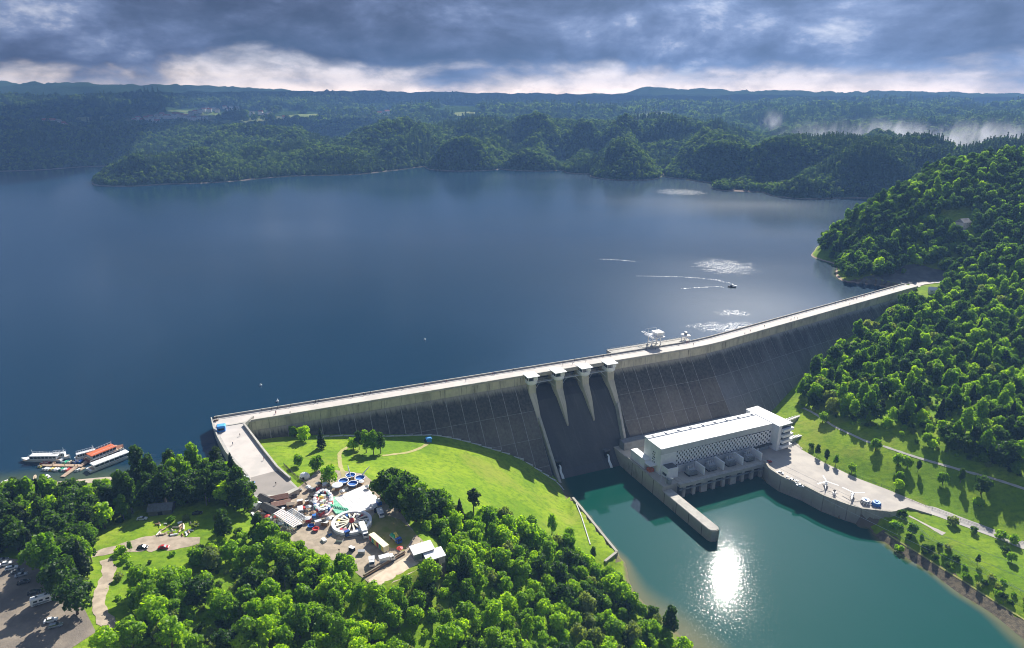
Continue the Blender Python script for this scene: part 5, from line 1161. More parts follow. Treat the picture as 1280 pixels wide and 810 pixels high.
# ------------------------------------------------------------------ fairground
rw_ = thing('round_ride', 'large round white spinning ride with spokes and red hub', 'fairground ride', P(440, 656, 3.1)); c0 = rw_.location; rw_.scale = (.92, .92, .92)
MB().ring((0, 0), 8.3, 9.8, .9, 2.2, 48).build('rim', M_white, rw_, local=True); MB().ring((0, 0), 8.4, 9.9, .1, .5, 48).build('base_ring', mat('dusty_white', (.6, .58, .54), (.5, .48, .45), .8), rw_, local=True)
MB().disc((0, 0), 8.6, .1, .3, 40).build('floor', mat('ride_floor', (.07, .07, .07), (.12, .1, .09), .8), rw_, local=True)
for k in range(16):
    a = 2 * math.pi * k / 16; q = (math.cos(a), math.sin(a)); n_ = (-q[1], q[0])
    MB().hexa([(q[0] * 1.4 - n_[0] * .22, q[1] * 1.4 - n_[1] * .22, 1.6), (q[0] * 8.4 - n_[0] * .55, q[1] * 8.4 - n_[1] * .55, 1.2), (q[0] * 8.4 + n_[0] * .55, q[1] * 8.4 + n_[1] * .55, 1.2), (q[0] * 1.4 + n_[0] * .22, q[1] * 1.4 + n_[1] * .22, 1.6)] + [(q[0] * 1.4 - n_[0] * .22, q[1] * 1.4 - n_[1] * .22, 2.0), (q[0] * 8.4 - n_[0] * .55, q[1] * 8.4 - n_[1] * .55, 1.6), (q[0] * 8.4 + n_[0] * .55, q[1] * 8.4 + n_[1] * .55, 1.6), (q[0] * 1.4 + n_[0] * .22, q[1] * 1.4 + n_[1] * .22, 2.0)]).build('spoke', mat('cream_paint', (.78, .74, .62), (.7, .66, .5), .5), rw_, local=True)
    a += math.pi / 16; MB().taper(math.cos(a) * 6.9 - .7, math.cos(a) * 6.9 + .7, math.sin(a) * 6.9 - .7, math.sin(a) * 6.9 + .7, .5, 1.7, .2, .2, .2).build('seat', [M_white, MATS['ride_floor'], M_red, M_white, MATS['ride_floor'], M_blue, M_white, M_yel][k % 8], rw_, local=True)
MB().tube([(0, 0, .3), (0, 0, 3.0), (0, 0, 4.6)], [1.5, 1.2, .5], 12).build('hub', M_red, rw_, local=True); MB().tube([(0, 0, 4.4), (0, 0, 5.4)], [.8, .1], 10).build('finial', M_white, rw_, local=True)
cr = thing('cup_ride', 'cluster of four blue cups with white rims around a hub', 'fairground ride', P(440, 603, 3.1))
MB().disc((0, 0), 6.2, 0, .35, 28).build('platform', M_wood, cr, local=True); MB().tube([(0, 0, .3), (0, 0, 3.2)], [.7, .4], 8).build('hub', mat('ochre', (.5, .33, .1), (.4, .27, .1), .7), cr, local=True)
for k in range(4):
    a = k * math.pi / 2 + .35; x, y = 4.1 * math.cos(a), 4.1 * math.sin(a); m = MB(); n = 20
    m.loft([[(x + r * math.cos(2 * math.pi * i / n), y + r * math.sin(2 * math.pi * i / n), z) for i in range(n)] for r, z in ((1.6, .4), (2.4, 1.5), (2.55, 1.9), (2.2, 1.9), (2.0, 1.3), (.3, 1.1))]); cu = m.build('cup', M_blue, cr, local=True)
    MB().ring((x, y), 2.3, 2.65, 1.86, 2.05, 20).build('cup_rim', M_white, cu, local=True)
for s_, q in ((1, (8, 6.5)), (-1, (-3.5, 7.5))): MB().tube([(q[0] * .4, q[1] * .5, .4), (q[0] * .75, q[1] * .8, 3.6), (q[0], q[1], 5.4)], [.35, .3, .2], 6).build('lighting_arm', M_white, cr, local=True)
tp = thing('ticket_pavilion', 'small round white-roofed pavilion beside the blue cups', 'pavilion', P(422, 612, 3.1))
MB().tube([(0, 0, 2.5), (0, 0, 2.8), (0, 0, 3.5)], [2.7, 2.6, .3], 16).build('roof', M_white, tp, local=True)
for k in range(6): MB().tube([(2.1 * math.cos(k * 1.047), 2.1 * math.sin(k * 1.047), 0), (2.1 * math.cos(k * 1.047), 2.1 * math.sin(k * 1.047), 2.55)], .1, 5).build('post', M_wood, tp, local=True)
MB().disc((0, 0), 1.3, 0, 1.1, 12).build('counter', M_wood, tp, local=True)
q4 = [P(*q, 3.1) for q in [(418, 624), (455, 608), (471, 622), (472, 636), (437, 643)]]
fl = thing('white_floor', 'large creased white sheet covering the fairground floor', 'tarpaulin', q4[0])
MB().prism([q[:2] for q in q4], 3.08, 3.75).build('sheet', mat('white_tarp', (.82, .79, .77), (.66, .63, .62), .7, .35, .6, .9, coords='World'), fl)
cxy = sum((q.xy for q in q4), Vector((0, 0))) / 5
for k in range(7):
    f = (k + .5) / 7; a = q4[0].lerp(q4[1], f); b = q4[4].lerp(q4[3], f); MB().tube([(a.x, a.y, 3.76), ((a.x + b.x) / 2, (a.y + b.y) / 2, 3.82), (b.x, b.y, 3.76)], .09, 5).build('seam', M_white, fl)
g4 = [P(*q, 3.1) for q in [(409, 629), (417, 622), (426, 622), (438, 636), (436, 642), (420, 643)]]
gt = thing('green_tarp', 'crumpled green tarpaulin beside the white sheet', 'tarpaulin', g4[0]); MB().prism([q[:2] for q in g4], 3.08, 3.65).build('sheet', mat('green_tarp_cloth', (.10, .42, .27), (.25, .55, .38), .7, .7, .8, 1.6, coords='World'), gt)
for k in range(8):
    a = P(411 + k * 3.0, 630 + .7 * k, 3.6); MB().tube([a, a + Vector((1.4, -1.6, .45)), a + Vector((2.6, -3.4, 0))], [.25, .4, .2], 6).build('fold', MATS['green_tarp_cloth'], gt)
ov = thing('oval_train_ride', 'oval ride of white canopied cars on a red and pink platform', 'fairground ride', P(404, 630, 3.1), R(-75))
MB().prism([(-9.5, -4.5), (6, -4.8), (10.5, -2), (11, 2), (6, 4.8), (-6, 4.8), (-10.5, 2)], 0, .7).build('platform', mat('pink_deck', (.6, .38, .36), (.68, .55, .52), .7, .6), ov, local=True)
for k in range(18):
    a = 2 * math.pi * k / 18; x, y = 8.6 * math.cos(a), 3.8 * math.sin(a)
    o = MB().taper(x - .9, x + .9, y - .8, y + .8, .7, 1.7, .1, .1, .1).build('train_car', [M_red, M_white, M_blue, M_green][k % 4], ov, local=True)
    MB().tube([(x, y, 2.5), (x, y, 2.7), (x, y, 3.1)], [1.05, 1.0, .2], 8).build('canopy', M_white, o, local=True); MB().tube([(x, y, 1.6), (x, y, 2.5)], .1, 4).build('canopy_post', M_steel, o, local=True)
for k in range(9): x = -6 + k * 1.5; MB().taper(x - .6, x + .6, -1.2 + .7 * math.sin(k * 2), .8 + .7 * math.sin(k * 2), .7, 1.6 + .5 * (k % 3), .2, .2, .2).build('scenery_block', [mat('mint', (.45, .65, .5), (.6, .7, .6), .6), M_white, M_yel, mat('pink', (.75, .45, .45), (.7, .5, .5), .6)][k % 4], ov, local=True)
MB().box(9.5, 12.0, -4.8, -3.2, 0, 2.0).build('booth', M_blue, ov, local=True); MB().taper(-11.5, -9.5, -3.4, -1, 0, 2.8, .2, .2, .2).build('booth', M_red, ov, local=True)
# white steel slide frame
sf = thing('slide_frame', 'white steel truss frame of a slide ride in front of the dark kiosks', 'fairground ride', P(356, 655, 3.1), R(-32))
for y in (-2.2, 0, 2.2):
    m = MB(); top = [(-8, y, 2.2), (-4, y, 5.2), (8, y, 2.6)]; m.tube(top, .22, 5); m.tube([(-8, y, .8), (8, y, .8)], .18, 5)
    for k in range(9): x = -8 + k * 2; zt = float(np.interp(x, [-8, -4, 8], [2.2, 5.2, 2.6])); m.tube([(x, y, .05), (x, y, zt)], .13, 4); m.tube([(x, y, .8), (min(8, x + 2), y, float(np.interp(x + 2, [-8, -4, 8], [2.2, 5.2, 2.6])))], .1, 4)
    m.build('truss', M_white, sf, local=True)
for k in range(13): x = -4 + k; z = float(np.interp(x, [-8, -4, 8], [2.2, 5.2, 2.6])) + .25; MB().box(x, x + .8, -2.4, 2.4, z - .12, z).build('slide_plank', mat('pinkish_white', (.75, .69, .67), (.66, .6, .58), .6), sf, local=True)
sd_ = thing('steel_stair', 'second white lattice stair frame beside the slide frame', 'fairground ride', P(372, 650, 3.1), R(-32))
for y in (-1.5, 1.5):
    m = MB(); m.tube([(-5, y, 3.6), (5, y, 2.0)], .2, 5); m.tube([(-5, y, .3), (5, y, .3)], .16, 5)
    for k in range(6): m.tube([(-5 + 2 * k, y, .05), (-5 + 2 * k, y, 3.6 - .32 * k)], .12, 4); m.tube([(-5 + 2 * k, y, .3), (min(5, -3 + 2 * k), y, 3.3 - .32 * k)], .09, 4)
    m.build('truss', M_white, sd_, local=True)
for k in range(10): MB().box(-5 + k, -4.4 + k, -1.5, 1.5, 3.5 - .16 * k, 3.62 - .16 * k).build('stair_tread', M_steel, sd_, local=True)
bx_ = thing('white_truck_cab', 'white lorry cab standing beside the slide frame', 'truck', P(376, 642, 3.15), R(-70)); MB().taper(-2.2, 2.2, -1.25, 1.25, .6, 3.0, .1, .5, .08).build('cab', PAINT['white'], bx_, local=True); MB().box(1.75, 2.05, -1.05, 1.05, 1.7, 2.5).build('windscreen', M_glass, bx_, local=True); wheels(bx_, (-1.2, 1.3), 1.25, .48)
# kiosks with dark roofs at the end of the ramp
def kiosk(u, v, rz, L, W, h, roofm, label, wallm=M_wood):
    o = thing('kiosk', label, 'kiosk', P(u, v, 3.05), R(rz)); MB().box(-L / 2, L / 2, -W / 2, W / 2, 0, h).build('wall', wallm, o, local=True)
    r = MB().add([(-L / 2 - .4, -W / 2 - .5, h - .1), (L / 2 + .4, -W / 2 - .5, h - .1), (L / 2 + .4, W / 2 + .5, h - .1), (-L / 2 - .4, W / 2 + .5, h - .1), (-L / 2 - .4, 0, h + W * .33), (L / 2 + .4, 0, h + W * .33)], [(0, 1, 5, 4), (2, 3, 4, 5), (1, 2, 5), (3, 0, 4), (3, 2, 1, 0)]).build('roof', roofm, o, local=True)
    MB().box(-L * .3, L * .3, -W / 2 - .06, -W / 2, .9, 2.0).build('serving_hatch', M_dark, o, local=True); return o
M_br = mat('brown_shingle', (.16, .085, .06), (.22, .12, .09), .85, 1.5); M_bk = mat('black_felt', (.05, .048, .048), (.08, .075, .07), .9, 1.2)
kiosk(348, 627, 22, 9, 3.6, 2.6, M_br, 'long brown-roofed kiosk at the foot of the ramp'); kiosk(352, 634, 22, 8, 3.4, 2.5, mat('pale_brown', (.3, .17, .13), (.36, .22, .17), .85, 1.2), 'pale brown-roofed kiosk in front of the long brown one')
kiosk(333, 629, -35, 8, 4.0, 2.6, M_bk, 'black-roofed kiosk nearest the lake at the ramp foot'); kiosk(338, 641, -35, 9, 4.2, 2.6, M_bk, 'black-roofed kiosk behind the white slide frame'); kiosk(320, 634, -30, 4, 3, 2.3, M_roofw, 'small white-roofed stall at the edge of the grass', M_white); kiosk(364, 634, 10, 3, 2.2, 2.2, mat('tan_roof', (.5, .4, .3), (.42, .34, .26), .8), 'tiny tan-roofed booth in the middle of the fairground')
bw = thing('white_bench_wall', 'long low white board lying on the grass beside the kiosks', 'board', P(320, 648, 3.4), R(-52)); MB().box(-5.5, 5.5, -.5, .5, 0, .5).build('board', M_white, bw, local=True)
for x in (-4, 0, 4): MB().box(x - .2, x + .2, -.6, .6, -.6, 0).build('leg', M_wood, bw, local=True)
tn = thing('round_tent', 'white rounded tent beside the dark plank fence', 'tent', Pg(381, 598)); n = 14
MB().loft([[(r * math.cos(2 * math.pi * i / n), r * .8 * math.sin(2 * math.pi * i / n), z) for i in range(n)] for r, z in ((2.6, -.3), (2.7, 1.2), (2.2, 2.4), (1.2, 3.1), (.2, 3.3))]).build('canvas', M_white, tn, smooth=True, local=True); MB().box(-.5, .5, -2.25, -2.0, 0, 1.7).build('doorway', M_dark, tn, local=True)
for u, v, m_, lab in [(372, 615, PAINT['grey'], 'dark car with grey cover beside the oval ride'), (366, 622, PAINT['black'], 'dark car at the wall below the ramp end')]:
    o = car(u, v, 30, 'grey' if m_ is PAINT['grey'] else 'black', lab)
for u, v, m_, lab in [(395, 663, M_red, 'red round tub at the edge of the fairground'), (389, 659, M_blue, 'blue round tub at the edge of the fairground')]:
    o = thing('boat_tub', lab, 'tub', P(u, v, 3.1)); n = 16; MB().loft([[(r * math.cos(2 * math.pi * i / n), r * math.sin(2 * math.pi * i / n), z) for i in range(n)] for r, z in ((.9, 0), (1.4, .7), (1.5, 1.0), (1.25, 1.0), (1.1, .5), (.2, .4))]).build('hull', m_, o, local=True); MB().ring((0, 0), 1.25, 1.55, .95, 1.08, 16).build('rim', m_, o, local=True)
tb = thing('timber_beam', 'long brown timber beam along the lower edge of the fairground', 'beam', P(478, 712, 2.9)); a, b = P(455, 722, 2.9), P(506, 692, 2.9); MB().tube([a + Vector((0, 0, .8)), b + Vector((0, 0, .8))], .7, 4).build('beam', M_wood, tb); MB().tube([a + Vector((0, 0, 1.5)), b + Vector((0, 0, 1.5))], .25, 4).build('cap_rail', M_palew, tb)
drape('pale_yard', [Pg(*q) for q in [(460, 726), (510, 695), (540, 690), (545, 700), (500, 725), (470, 740)]], mat('pale_dust', (.60, .50, .38), (.5, .4, .3), .95, .3, coords='World'), .13, 'pale dusty yard below the timber beam')
for u, v, rz, L, W, h, lab in [(528, 694, 28, 9, 5, 3.0, 'white-roofed shed at the outer corner of the fairground'), (543, 702, 28, 8, 5, 3.0, 'grey-white roofed shed half hidden in the trees by the fairground')]:
    p = Pg(u, v); o = thing('shed', lab, 'shed', p, R(rz)); MB().box(-L / 2, L / 2, -W / 2, W / 2, -.5, h).build('wall', M_steel, o, local=True); MB().hexa([(-L / 2 - .3, -W / 2 - .3, h), (L / 2 + .3, -W / 2 - .3, h), (L / 2 + .3, W / 2 + .3, h + .9), (-L / 2 - .3, W / 2 + .3, h + .9), (-L / 2 - .3, -W / 2 - .3, h + .15), (L / 2 + .3, -W / 2 - .3, h + .15), (L / 2 + .3, W / 2 + .3, h + 1.05), (-L / 2 - .3, W / 2 + .3, h + 1.05)]).build('roof', M_roofw, o, local=True); MB().box(-1, 1, -W / 2 - .05, -W / 2, 0, 2.2).build('door', M_dark, o, local=True)
# stalls along the ramp and blue hut on it
def stall(p, rz, m_, lab, s=1.0):
    o = thing('stall', lab, 'stall', p, R(rz)); o.scale = (s, s, s)
    MB().taper(-2.2, 2.2, -1.8, 1.8, 2.5, 3.3, .9, .9, .7).build('awning', m_, o, local=True)
    for x in (-2, 2):
        for y in (-1.6, 1.6): MB().tube([(x, y, -.1), (x, y, 2.55)], .09, 4).build('post', M_steel, o, local=True)
    MB().box(-1.7, 1.7, -1.3, -.3, 0, 1.0).build('counter', M_wood, o, local=True); return o
bh = thing('blue_booth', 'bright blue booth standing on the ramp by the dam corner', 'booth', P(277, 538, 6.04), R(20)); MB().box(-2.2, 2.2, -2.0, 2.0, 0, 2.7).build('wall', mat('bright_blue', (.03, .25, .7), (.03, .2, .6), .5), bh, local=True); MB().taper(-2.5, 2.5, -2.3, 2.3, 2.7, 3.5, .6, .6, .5).build('roof', mat('light_blue', (.1, .4, .85), (.08, .33, .75), .5), bh, local=True); MB().box(-1.6, 1.6, -2.06, -2.0, .9, 2.1).build('hatch', M_dark, bh, local=True)
stall(P(306, 602, 4.0), 60, M_white, 'white awning stall beside the lower ramp', .9); stall(P(306, 607, 4.0), 60, M_green, 'green awning stall beside the lower ramp', .9); stall(P(304, 614, 4.0), 60, M_white, 'pale awning stall below the green one'); stall(P(270, 525.5, 6.1), 25, M_dark, 'dark kiosk awning on the outer dam corner', .7)
stall(P(316, 606, 6.06), 0, M_blue, 'small blue umbrella stand on the dark part of the ramp', .5)
hh = thing('blue_hut', 'small blue hut at the end of the worn track near the walkway', 'hut', Pg(536, 552), R(20)); MB().box(-1.6, 1.6, -1.3, 1.3, -.3, 2.2).build('wall', MATS['bright_blue'], hh, local=True); MB().taper(-1.9, 1.9, -1.6, 1.6, 2.2, 2.8, .8, .8, .6).build('roof', MATS['light_blue'], hh, local=True); MB().box(-2.8, -1.6, -1.2, 1.2, -.3, 1.2).build('bin', M_dark, hh, local=True)
# dark shed and lumber left of the ramp
ds = thing('dark_shed', 'dark grey gabled shed under the lake shore trees', 'shed', Pg(203, 640), R(10)); MB().box(-5, 5, -3, 3, -.5, 2.8).build('wall', mat('shed_wall', (.2, .19, .18), (.15, .14, .13), .9), ds, local=True); MB().add([(-5.5, -3.6, 2.6), (5.5, -3.6, 2.6), (5.5, 3.6, 2.6), (-5.5, 3.6, 2.6), (-5.5, 0, 4.8), (5.5, 0, 4.8)], [(0, 1, 5, 4), (2, 3, 4, 5), (1, 2, 5), (3, 0, 4), (3, 2, 1, 0)]).build('roof', mat('slate', (.16, .17, .18), (.12, .125, .13), .8, 1), ds, local=True); MB().box(-1, 1, -3.06, -3, 0, 2).build('door', M_dark, ds, local=True)
lp = thing('lumber_pile', 'scattered pile of sawn lumber and logs beside the dirt clearing', 'lumber pile', Pg(213, 666)); g_ = random.Random(4)
for k in range(34):
    u, v = 197 + g_.random() * 42, 654 + g_.random() * 16; p = Pg(u, v) + Vector((0, 0, .25 + .5 * g_.random())); a = g_.choice([0.1, .2, -.9, 1.2]) + g_.uniform(-.3, .3); L = g_.uniform(1.2, 3.4); d_ = Vector((math.cos(a), math.sin(a), g_.uniform(-.05, .05))) * L / 2
    MB().tube([p - d_, p + d_], g_.uniform(.22, .5), 4 if k % 3 else 7).build('plank' if k % 3 else 'log', [M_palew, mat('fresh_timber', (.72, .62, .48), (.62, .5, .36), .8, 1.5), M_wood, M_white][k % 4 if k % 7 else 3], lp)

# loose gear about the fairground
g_ = random.Random(77); GC = [('white', M_white), ('red', M_red), ('blue', M_blue), ('brown', M_wood), ('dark', M_dark), ('pale', M_palew), ('grey', M_steel)]
SPOTS = [(398, 608), (386, 612), (390, 622), (384, 630), (380, 636), (392, 645), (386, 652), (398, 656), (408, 652), (414, 648), (370, 618), (362, 642), (346, 650), (338, 652), (330, 646), (474, 630), (478, 626), (470, 640), (466, 634), (428, 618), (432, 612), (452, 606), (460, 612), (425, 676), (440, 688), (452, 692), (412, 668), (405, 676), (500, 690), (515, 686), (345, 641), (360, 656)]
rr_ = random.Random(5); SPOTS += [(rr_.uniform(385, 412), rr_.uniform(600, 660)) for _ in range(16)] + [(rr_.uniform(335, 392), rr_.uniform(628, 660)) for _ in range(14)]
for k, (u, v) in enumerate(SPOTS):
    cn, m_ = g_.choice(GC); w = g_.uniform(.7, 1.5); h = g_.uniform(.8, 2.2); spot = 'beside the oval ride' if u < 412 and v < 650 else 'near the round ride' if v > 640 else 'near the white sheet'
    if g_.random() < .4:
        o = thing('parasol', '%s parasol over a table %s' % (cn, spot), 'parasol', P(u, v, 3.1), 0, '%s parasols %s' % (cn, spot)); MB().tube([(0, 0, 1.9), (0, 0, 2.0), (0, 0, 2.6)], [1.5, 1.45, .05], 8).build('canopy', m_, o, local=True); MB().tube([(0, 0, 0), (0, 0, 2.5)], .05, 4).build('pole', M_steel, o, local=True); MB().disc((0, 0), .6, .7, .78, 10).build('table_top', M_wood, o, local=True)
    else:
        o = thing('equipment_box', '%s equipment box %s' % (cn, spot), 'box', P(u, v, 3.1), R(g_.uniform(-60, 60)), '%s equipment boxes %s' % (cn, spot)); MB().taper(-w, w, -w * .6, w * .6, 0, h, .05, .05, .05).build('case', m_, o, local=True); MB().box(-w - .05, w + .05, -w * .62, w * .62, h, h + .1).build('lid', [M_white, m_, M_dark][k % 3], o, local=True)
# ------------------------------------------------------------------ harbour
def hull_rings(L, B, z0, z1, n=9, bow=.35):
    out = []
    for k in range(n):
        f = k / (n - 1); x = -L / 2 + L * f; b = B / 2 * (1 if f < 1 - bow else max(.03, 1 - ((f - (1 - bow)) / bow) ** 2)); lift = .25 * (z1 - z0) * max(0, (f - .6) / .4) ** 2
        out.append([(x, -b * .75, z0), (x, -b, z1 + lift), (x, b, z1 + lift), (x, b * .75, z0)])
    return out
def ship(u, v, rz, L, B, label, roofm, decks=1, hullm=None, cat='boat', name='tour_boat'):
    o = thing(name, label, cat, P(u, v, 0), R(rz)); MB().loft(hull_rings(L, B, -.8, 1.3)).build('hull', hullm or PAINT['white'], o, local=True)
    MB().box(-L * .46, L * .40, -B * .44, B * .44, 1.2, 1.42).build('deck', mat('deck_wood', (.5, .38, .27), (.42, .32, .23), .8, 1), o, local=True)
    MB().box(-L * .40, L * .24, -B * .38, B * .38, 1.42, 3.3).build('cabin', M_glass, o, local=True)
    MB().box(-L * .405, L * .245, -B * .385, B * .385, 1.42, 1.95).build('cabin_panel', PAINT['white'], o, local=True)
    for k in range(8): x = -L * .40 + k * L * .64 / 7; MB().box(x - .12, x + .12, -B * .39, B * .39, 1.9, 3.3).build('window_post', PAINT['white'], o, local=True)
    r = MB().taper(-L * .43, L * .27, -B * .43, B * .43, 3.3, 3.65, .2, .5, .2).build('roof', roofm, o, local=True)
    ra = MB()
    for x in np.linspace(-L * .4, L * .24, 9):
        for sy in (-1, 1): ra.tube([(x, sy * B * .4, 3.6), (x, sy * B * .4, 4.6)], .06, 4)
    for sy in (-1, 1): ra.tube([(-L * .4, sy * B * .4, 4.6), (L * .24, sy * B * .4, 4.6)], .07, 4)
    ra.build('railing', M_white, o, local=True); MB().tube([(L * .2, 0, 3.6), (L * .2, 0, 6.5)], .1, 5).build('mast', M_white, o, local=True); return o
ship(53, 575.5, 182, 22, 4.6, 'white tour boat moored at the outer end of the jetty', M_roofw)
ship(132, 568, 57, 20, 7.0, 'orange-roofed floating restaurant boat beside the long white ship', M_orange, hullm=mat('brown_hull', (.25, .12, .08), (.2, .1, .07), .6))
ship(144, 577, 53, 27, 5.6, 'long white ship with plain white roof at the right side of the jetty', M_roofw)
ship(111, 571, 38, 13, 3.2, 'small white motor yacht at the jetty beside the orange roof', M_roofw)
ship(77, 573, 8, 9, 2.6, 'small white cabin boat behind the outer tour boat', M_roofw)
jt = thing('jetty', 'wooden jetty carrying the small pedal boats', 'jetty', P(85, 583, 0)); jp = [P(*q, .5) for q in [(52, 581), (78, 581.5), (104, 582)]]; M_deck = mat('jetty_boards', (.45, .33, .24), (.36, .27, .2), .85, 1)
def planks(a, b, w, par):
    n = max(2, round((b - a).length / 2.2)); t = (b - a) / n; q = Vector((-t.y, t.x, 0)).normalized() * w / 2
    for k in range(n):
        p0 = a + t * k; p1 = p0 + t * .95; MB().hexa([(*(p0 - q).xy, .3), (*(p1 - q).xy, .3), (*(p1 + q).xy, .3), (*(p0 + q).xy, .3), (*(p0 - q).xy, .6), (*(p1 - q).xy, .6), (*(p1 + q).xy, .6), (*(p0 + q).xy, .6)]).build('deck_plank', M_deck, par)
    for k in range(0, n + 1, 3): p0 = a + t * k; MB().tube([p0 - q + Vector((0, 0, -5)), p0 - q + Vector((0, 0, 1.4))], .16, 5).build('pile', M_wood, par)
planks(P(52, 581, .5), P(104, 582, .5), 2.4, jt); planks(P(103, 581, .5), P(122, 566, .5), 2.2, jt); planks(P(96, 583, .5), P(78, 596, .5), 2.4, jt); planks(P(66, 580, .5), P(74, 570, .5), 1.8, jt)
PB = [(57, 586.5, 'white'), (61, 587, 'white'), (65, 587, 'yellow'), (69, 587, 'white'), (73, 587.5, 'white'), (77, 587, 'green'), (81, 587.5, 'white'), (85, 587.5, 'red'), (55, 578.5, 'red'), (60, 578.5, 'red'), (82, 578, 'green'), (88, 578, 'cream'), (95, 578, 'blue'), (100, 577, 'blue'), (52, 583, 'yellow'), (98, 588, 'white'), (102, 587, 'cream')]
PM = {'white': PAINT['white'], 'yellow': M_yel, 'green': M_green, 'red': M_red, 'cream': M_palew, 'blue': M_blue}; cnt = {}
for u, v, c in PB:
    cnt[c] = cnt.get(c, 0) + 1; row = 'lower' if v > 584 else 'upper'
    o = thing('pedal_boat', 'small %s pedal boat at the %s side of the jetty' % (c, row), 'pedal boat', P(u, v, 0), R(75 + 10 * random.random()), '%s pedal boats on the %s side of the jetty' % (c, row))
    for sy in (-.6, .6): MB().loft([[(x, sy + q * w, z) for q, z in ((-.3, -.2), (-.35, .45), (.35, .45), (.3, -.2))] for x, w in ((-1.7, .7), (-1.0, 1), (1, 1), (1.9, .2))]).build('float', PM[c], o, local=True)
    MB().box(-1.0, .2, -.8, .8, .45, .6).build('seat', PM[c], o, local=True); MB().hexa([(-1.1, -.8, .6), (-.9, -.8, .6), (-.9, .8, .6), (-1.1, .8, .6), (-1.4, -.75, 1.2), (-1.25, -.75, 1.2), (-1.25, .75, 1.2), (-1.4, .75, 1.2)]).build('backrest', M_white, o, local=True)
for k, (u, v) in enumerate([(3, 606), (8, 602), (14, 604), (30, 600), (44, 597), (60, 596)]):
    o = thing('rowing_boat', 'pale rowing boat pulled up on the sandy shore strip', 'rowing boat', P(u, v, .75), R(40 + 20 * k), 'rowing boats on the sandy shore'); MB().loft(hull_rings(4.2, 1.5, 0, .6, 7)).build('hull', PAINT['white'] if k % 2 else M_palew, o, local=True)
    for x in (-1, .2): MB().box(x, x + .3, -.6, .6, .6, .66).build('thwart', M_wood, o, local=True)
mbt = thing('motor_boat', 'dark speed boat throwing up a white wake on the lake', 'boat', P(915, 359, 0), R(-25)); MB().loft(hull_rings(8, 2.8, -.3, 1.1, 7, .5)).build('hull', PAINT['black'], mbt, local=True); MB().taper(-2.2, .8, -.9, .9, 1.0, 2.2, .4, .9, .2).build('cabin', M_glass, mbt, local=True); MB().box(-4.2, -3.6, -.4, .4, .3, 1.5).build('outboard_motor', M_dark, mbt, local=True)
M_foam = mat('foam', (.85, .87, .9), (.6, .66, .72), .6, .25, coords='World')
def foam(name, pts, ws, lab, seed):
    g = np.random.default_rng(seed); pts = [np.array(p[:2]) for p in pts]; sg = [0]; V = []; F = []
    for i in range(1, len(pts)): sg.append(sg[-1] + np.linalg.norm(pts[i] - pts[i - 1]))
    n = int(sg[-1] * 1.1)
    for t in g.uniform(0, sg[-1], n):
        x = np.interp(t, sg, [p[0] for p in pts]) + g.normal() * np.interp(t, sg, ws) * .4; y = np.interp(t, sg, [p[1] for p in pts]) + g.normal() * np.interp(t, sg, ws) * .4; r = g.uniform(.2, .6); k = len(V); ph = g.uniform(0, 3)
        V += [(x + r * 1.6 * math.cos(ph + a) , y + r * math.sin(ph + a), .03 + .05 * (a % 2 > 1)) for a in (0, 1.26, 2.5, 3.8, 5.0)]; F.append(tuple(range(k, k + 5)))
    me = bpy.data.meshes.new(name); me.from_pydata(V, [], F); o = link(name, me, M_foam); tag(o, lab, None, kind='stuff')
foam('wake_foam', [P(*q, 0) for q in [(921, 358), (912, 354), (895, 350), (870, 347), (835, 345.5), (795, 345)]], [2.0, 3.0, 3.4, 2.6, 2.0, .6], 'white curved wake behind the speed boat', 1)
foam('wake_foam', [P(*q, 0) for q in [(907, 360), (898, 358), (880, 359), (850, 361)]], [1.4, 1.6, 1.2, .4], 'second white wake line behind the speed boat', 2)
foam('wake_foam', [P(*q, 0) for q in [(750, 324), (775, 325), (795, 327)]], [1.5, 2, 1.0], 'short white foam streak farther out on the lake', 3)
for k, (u, v, lab) in enumerate([(326, 482, 'small white buoy farther out off the dam corner'), (347, 502, 'small white marker buoy close to the dam corner'), (531, 425, 'small white buoy far out on the lake')]):
    o = thing('buoy', lab, 'buoy', P(u, v, 0), 0, 'buoys on the lake'); n = 10; MB().loft([[(r * math.cos(2 * math.pi * i / n), r * math.sin(2 * math.pi * i / n), z) for i in range(n)] for r, z in ((.5, -.4), (.9, .2), (.7, .9), (.3, 1.3))]).build('float', M_white, o, smooth=True, local=True); MB().tube([(0, 0, 1.2), (0, 0, 2.6 if k == 1 else 1.8)], .1, 5).build('top_mark', M_white, o, local=True)

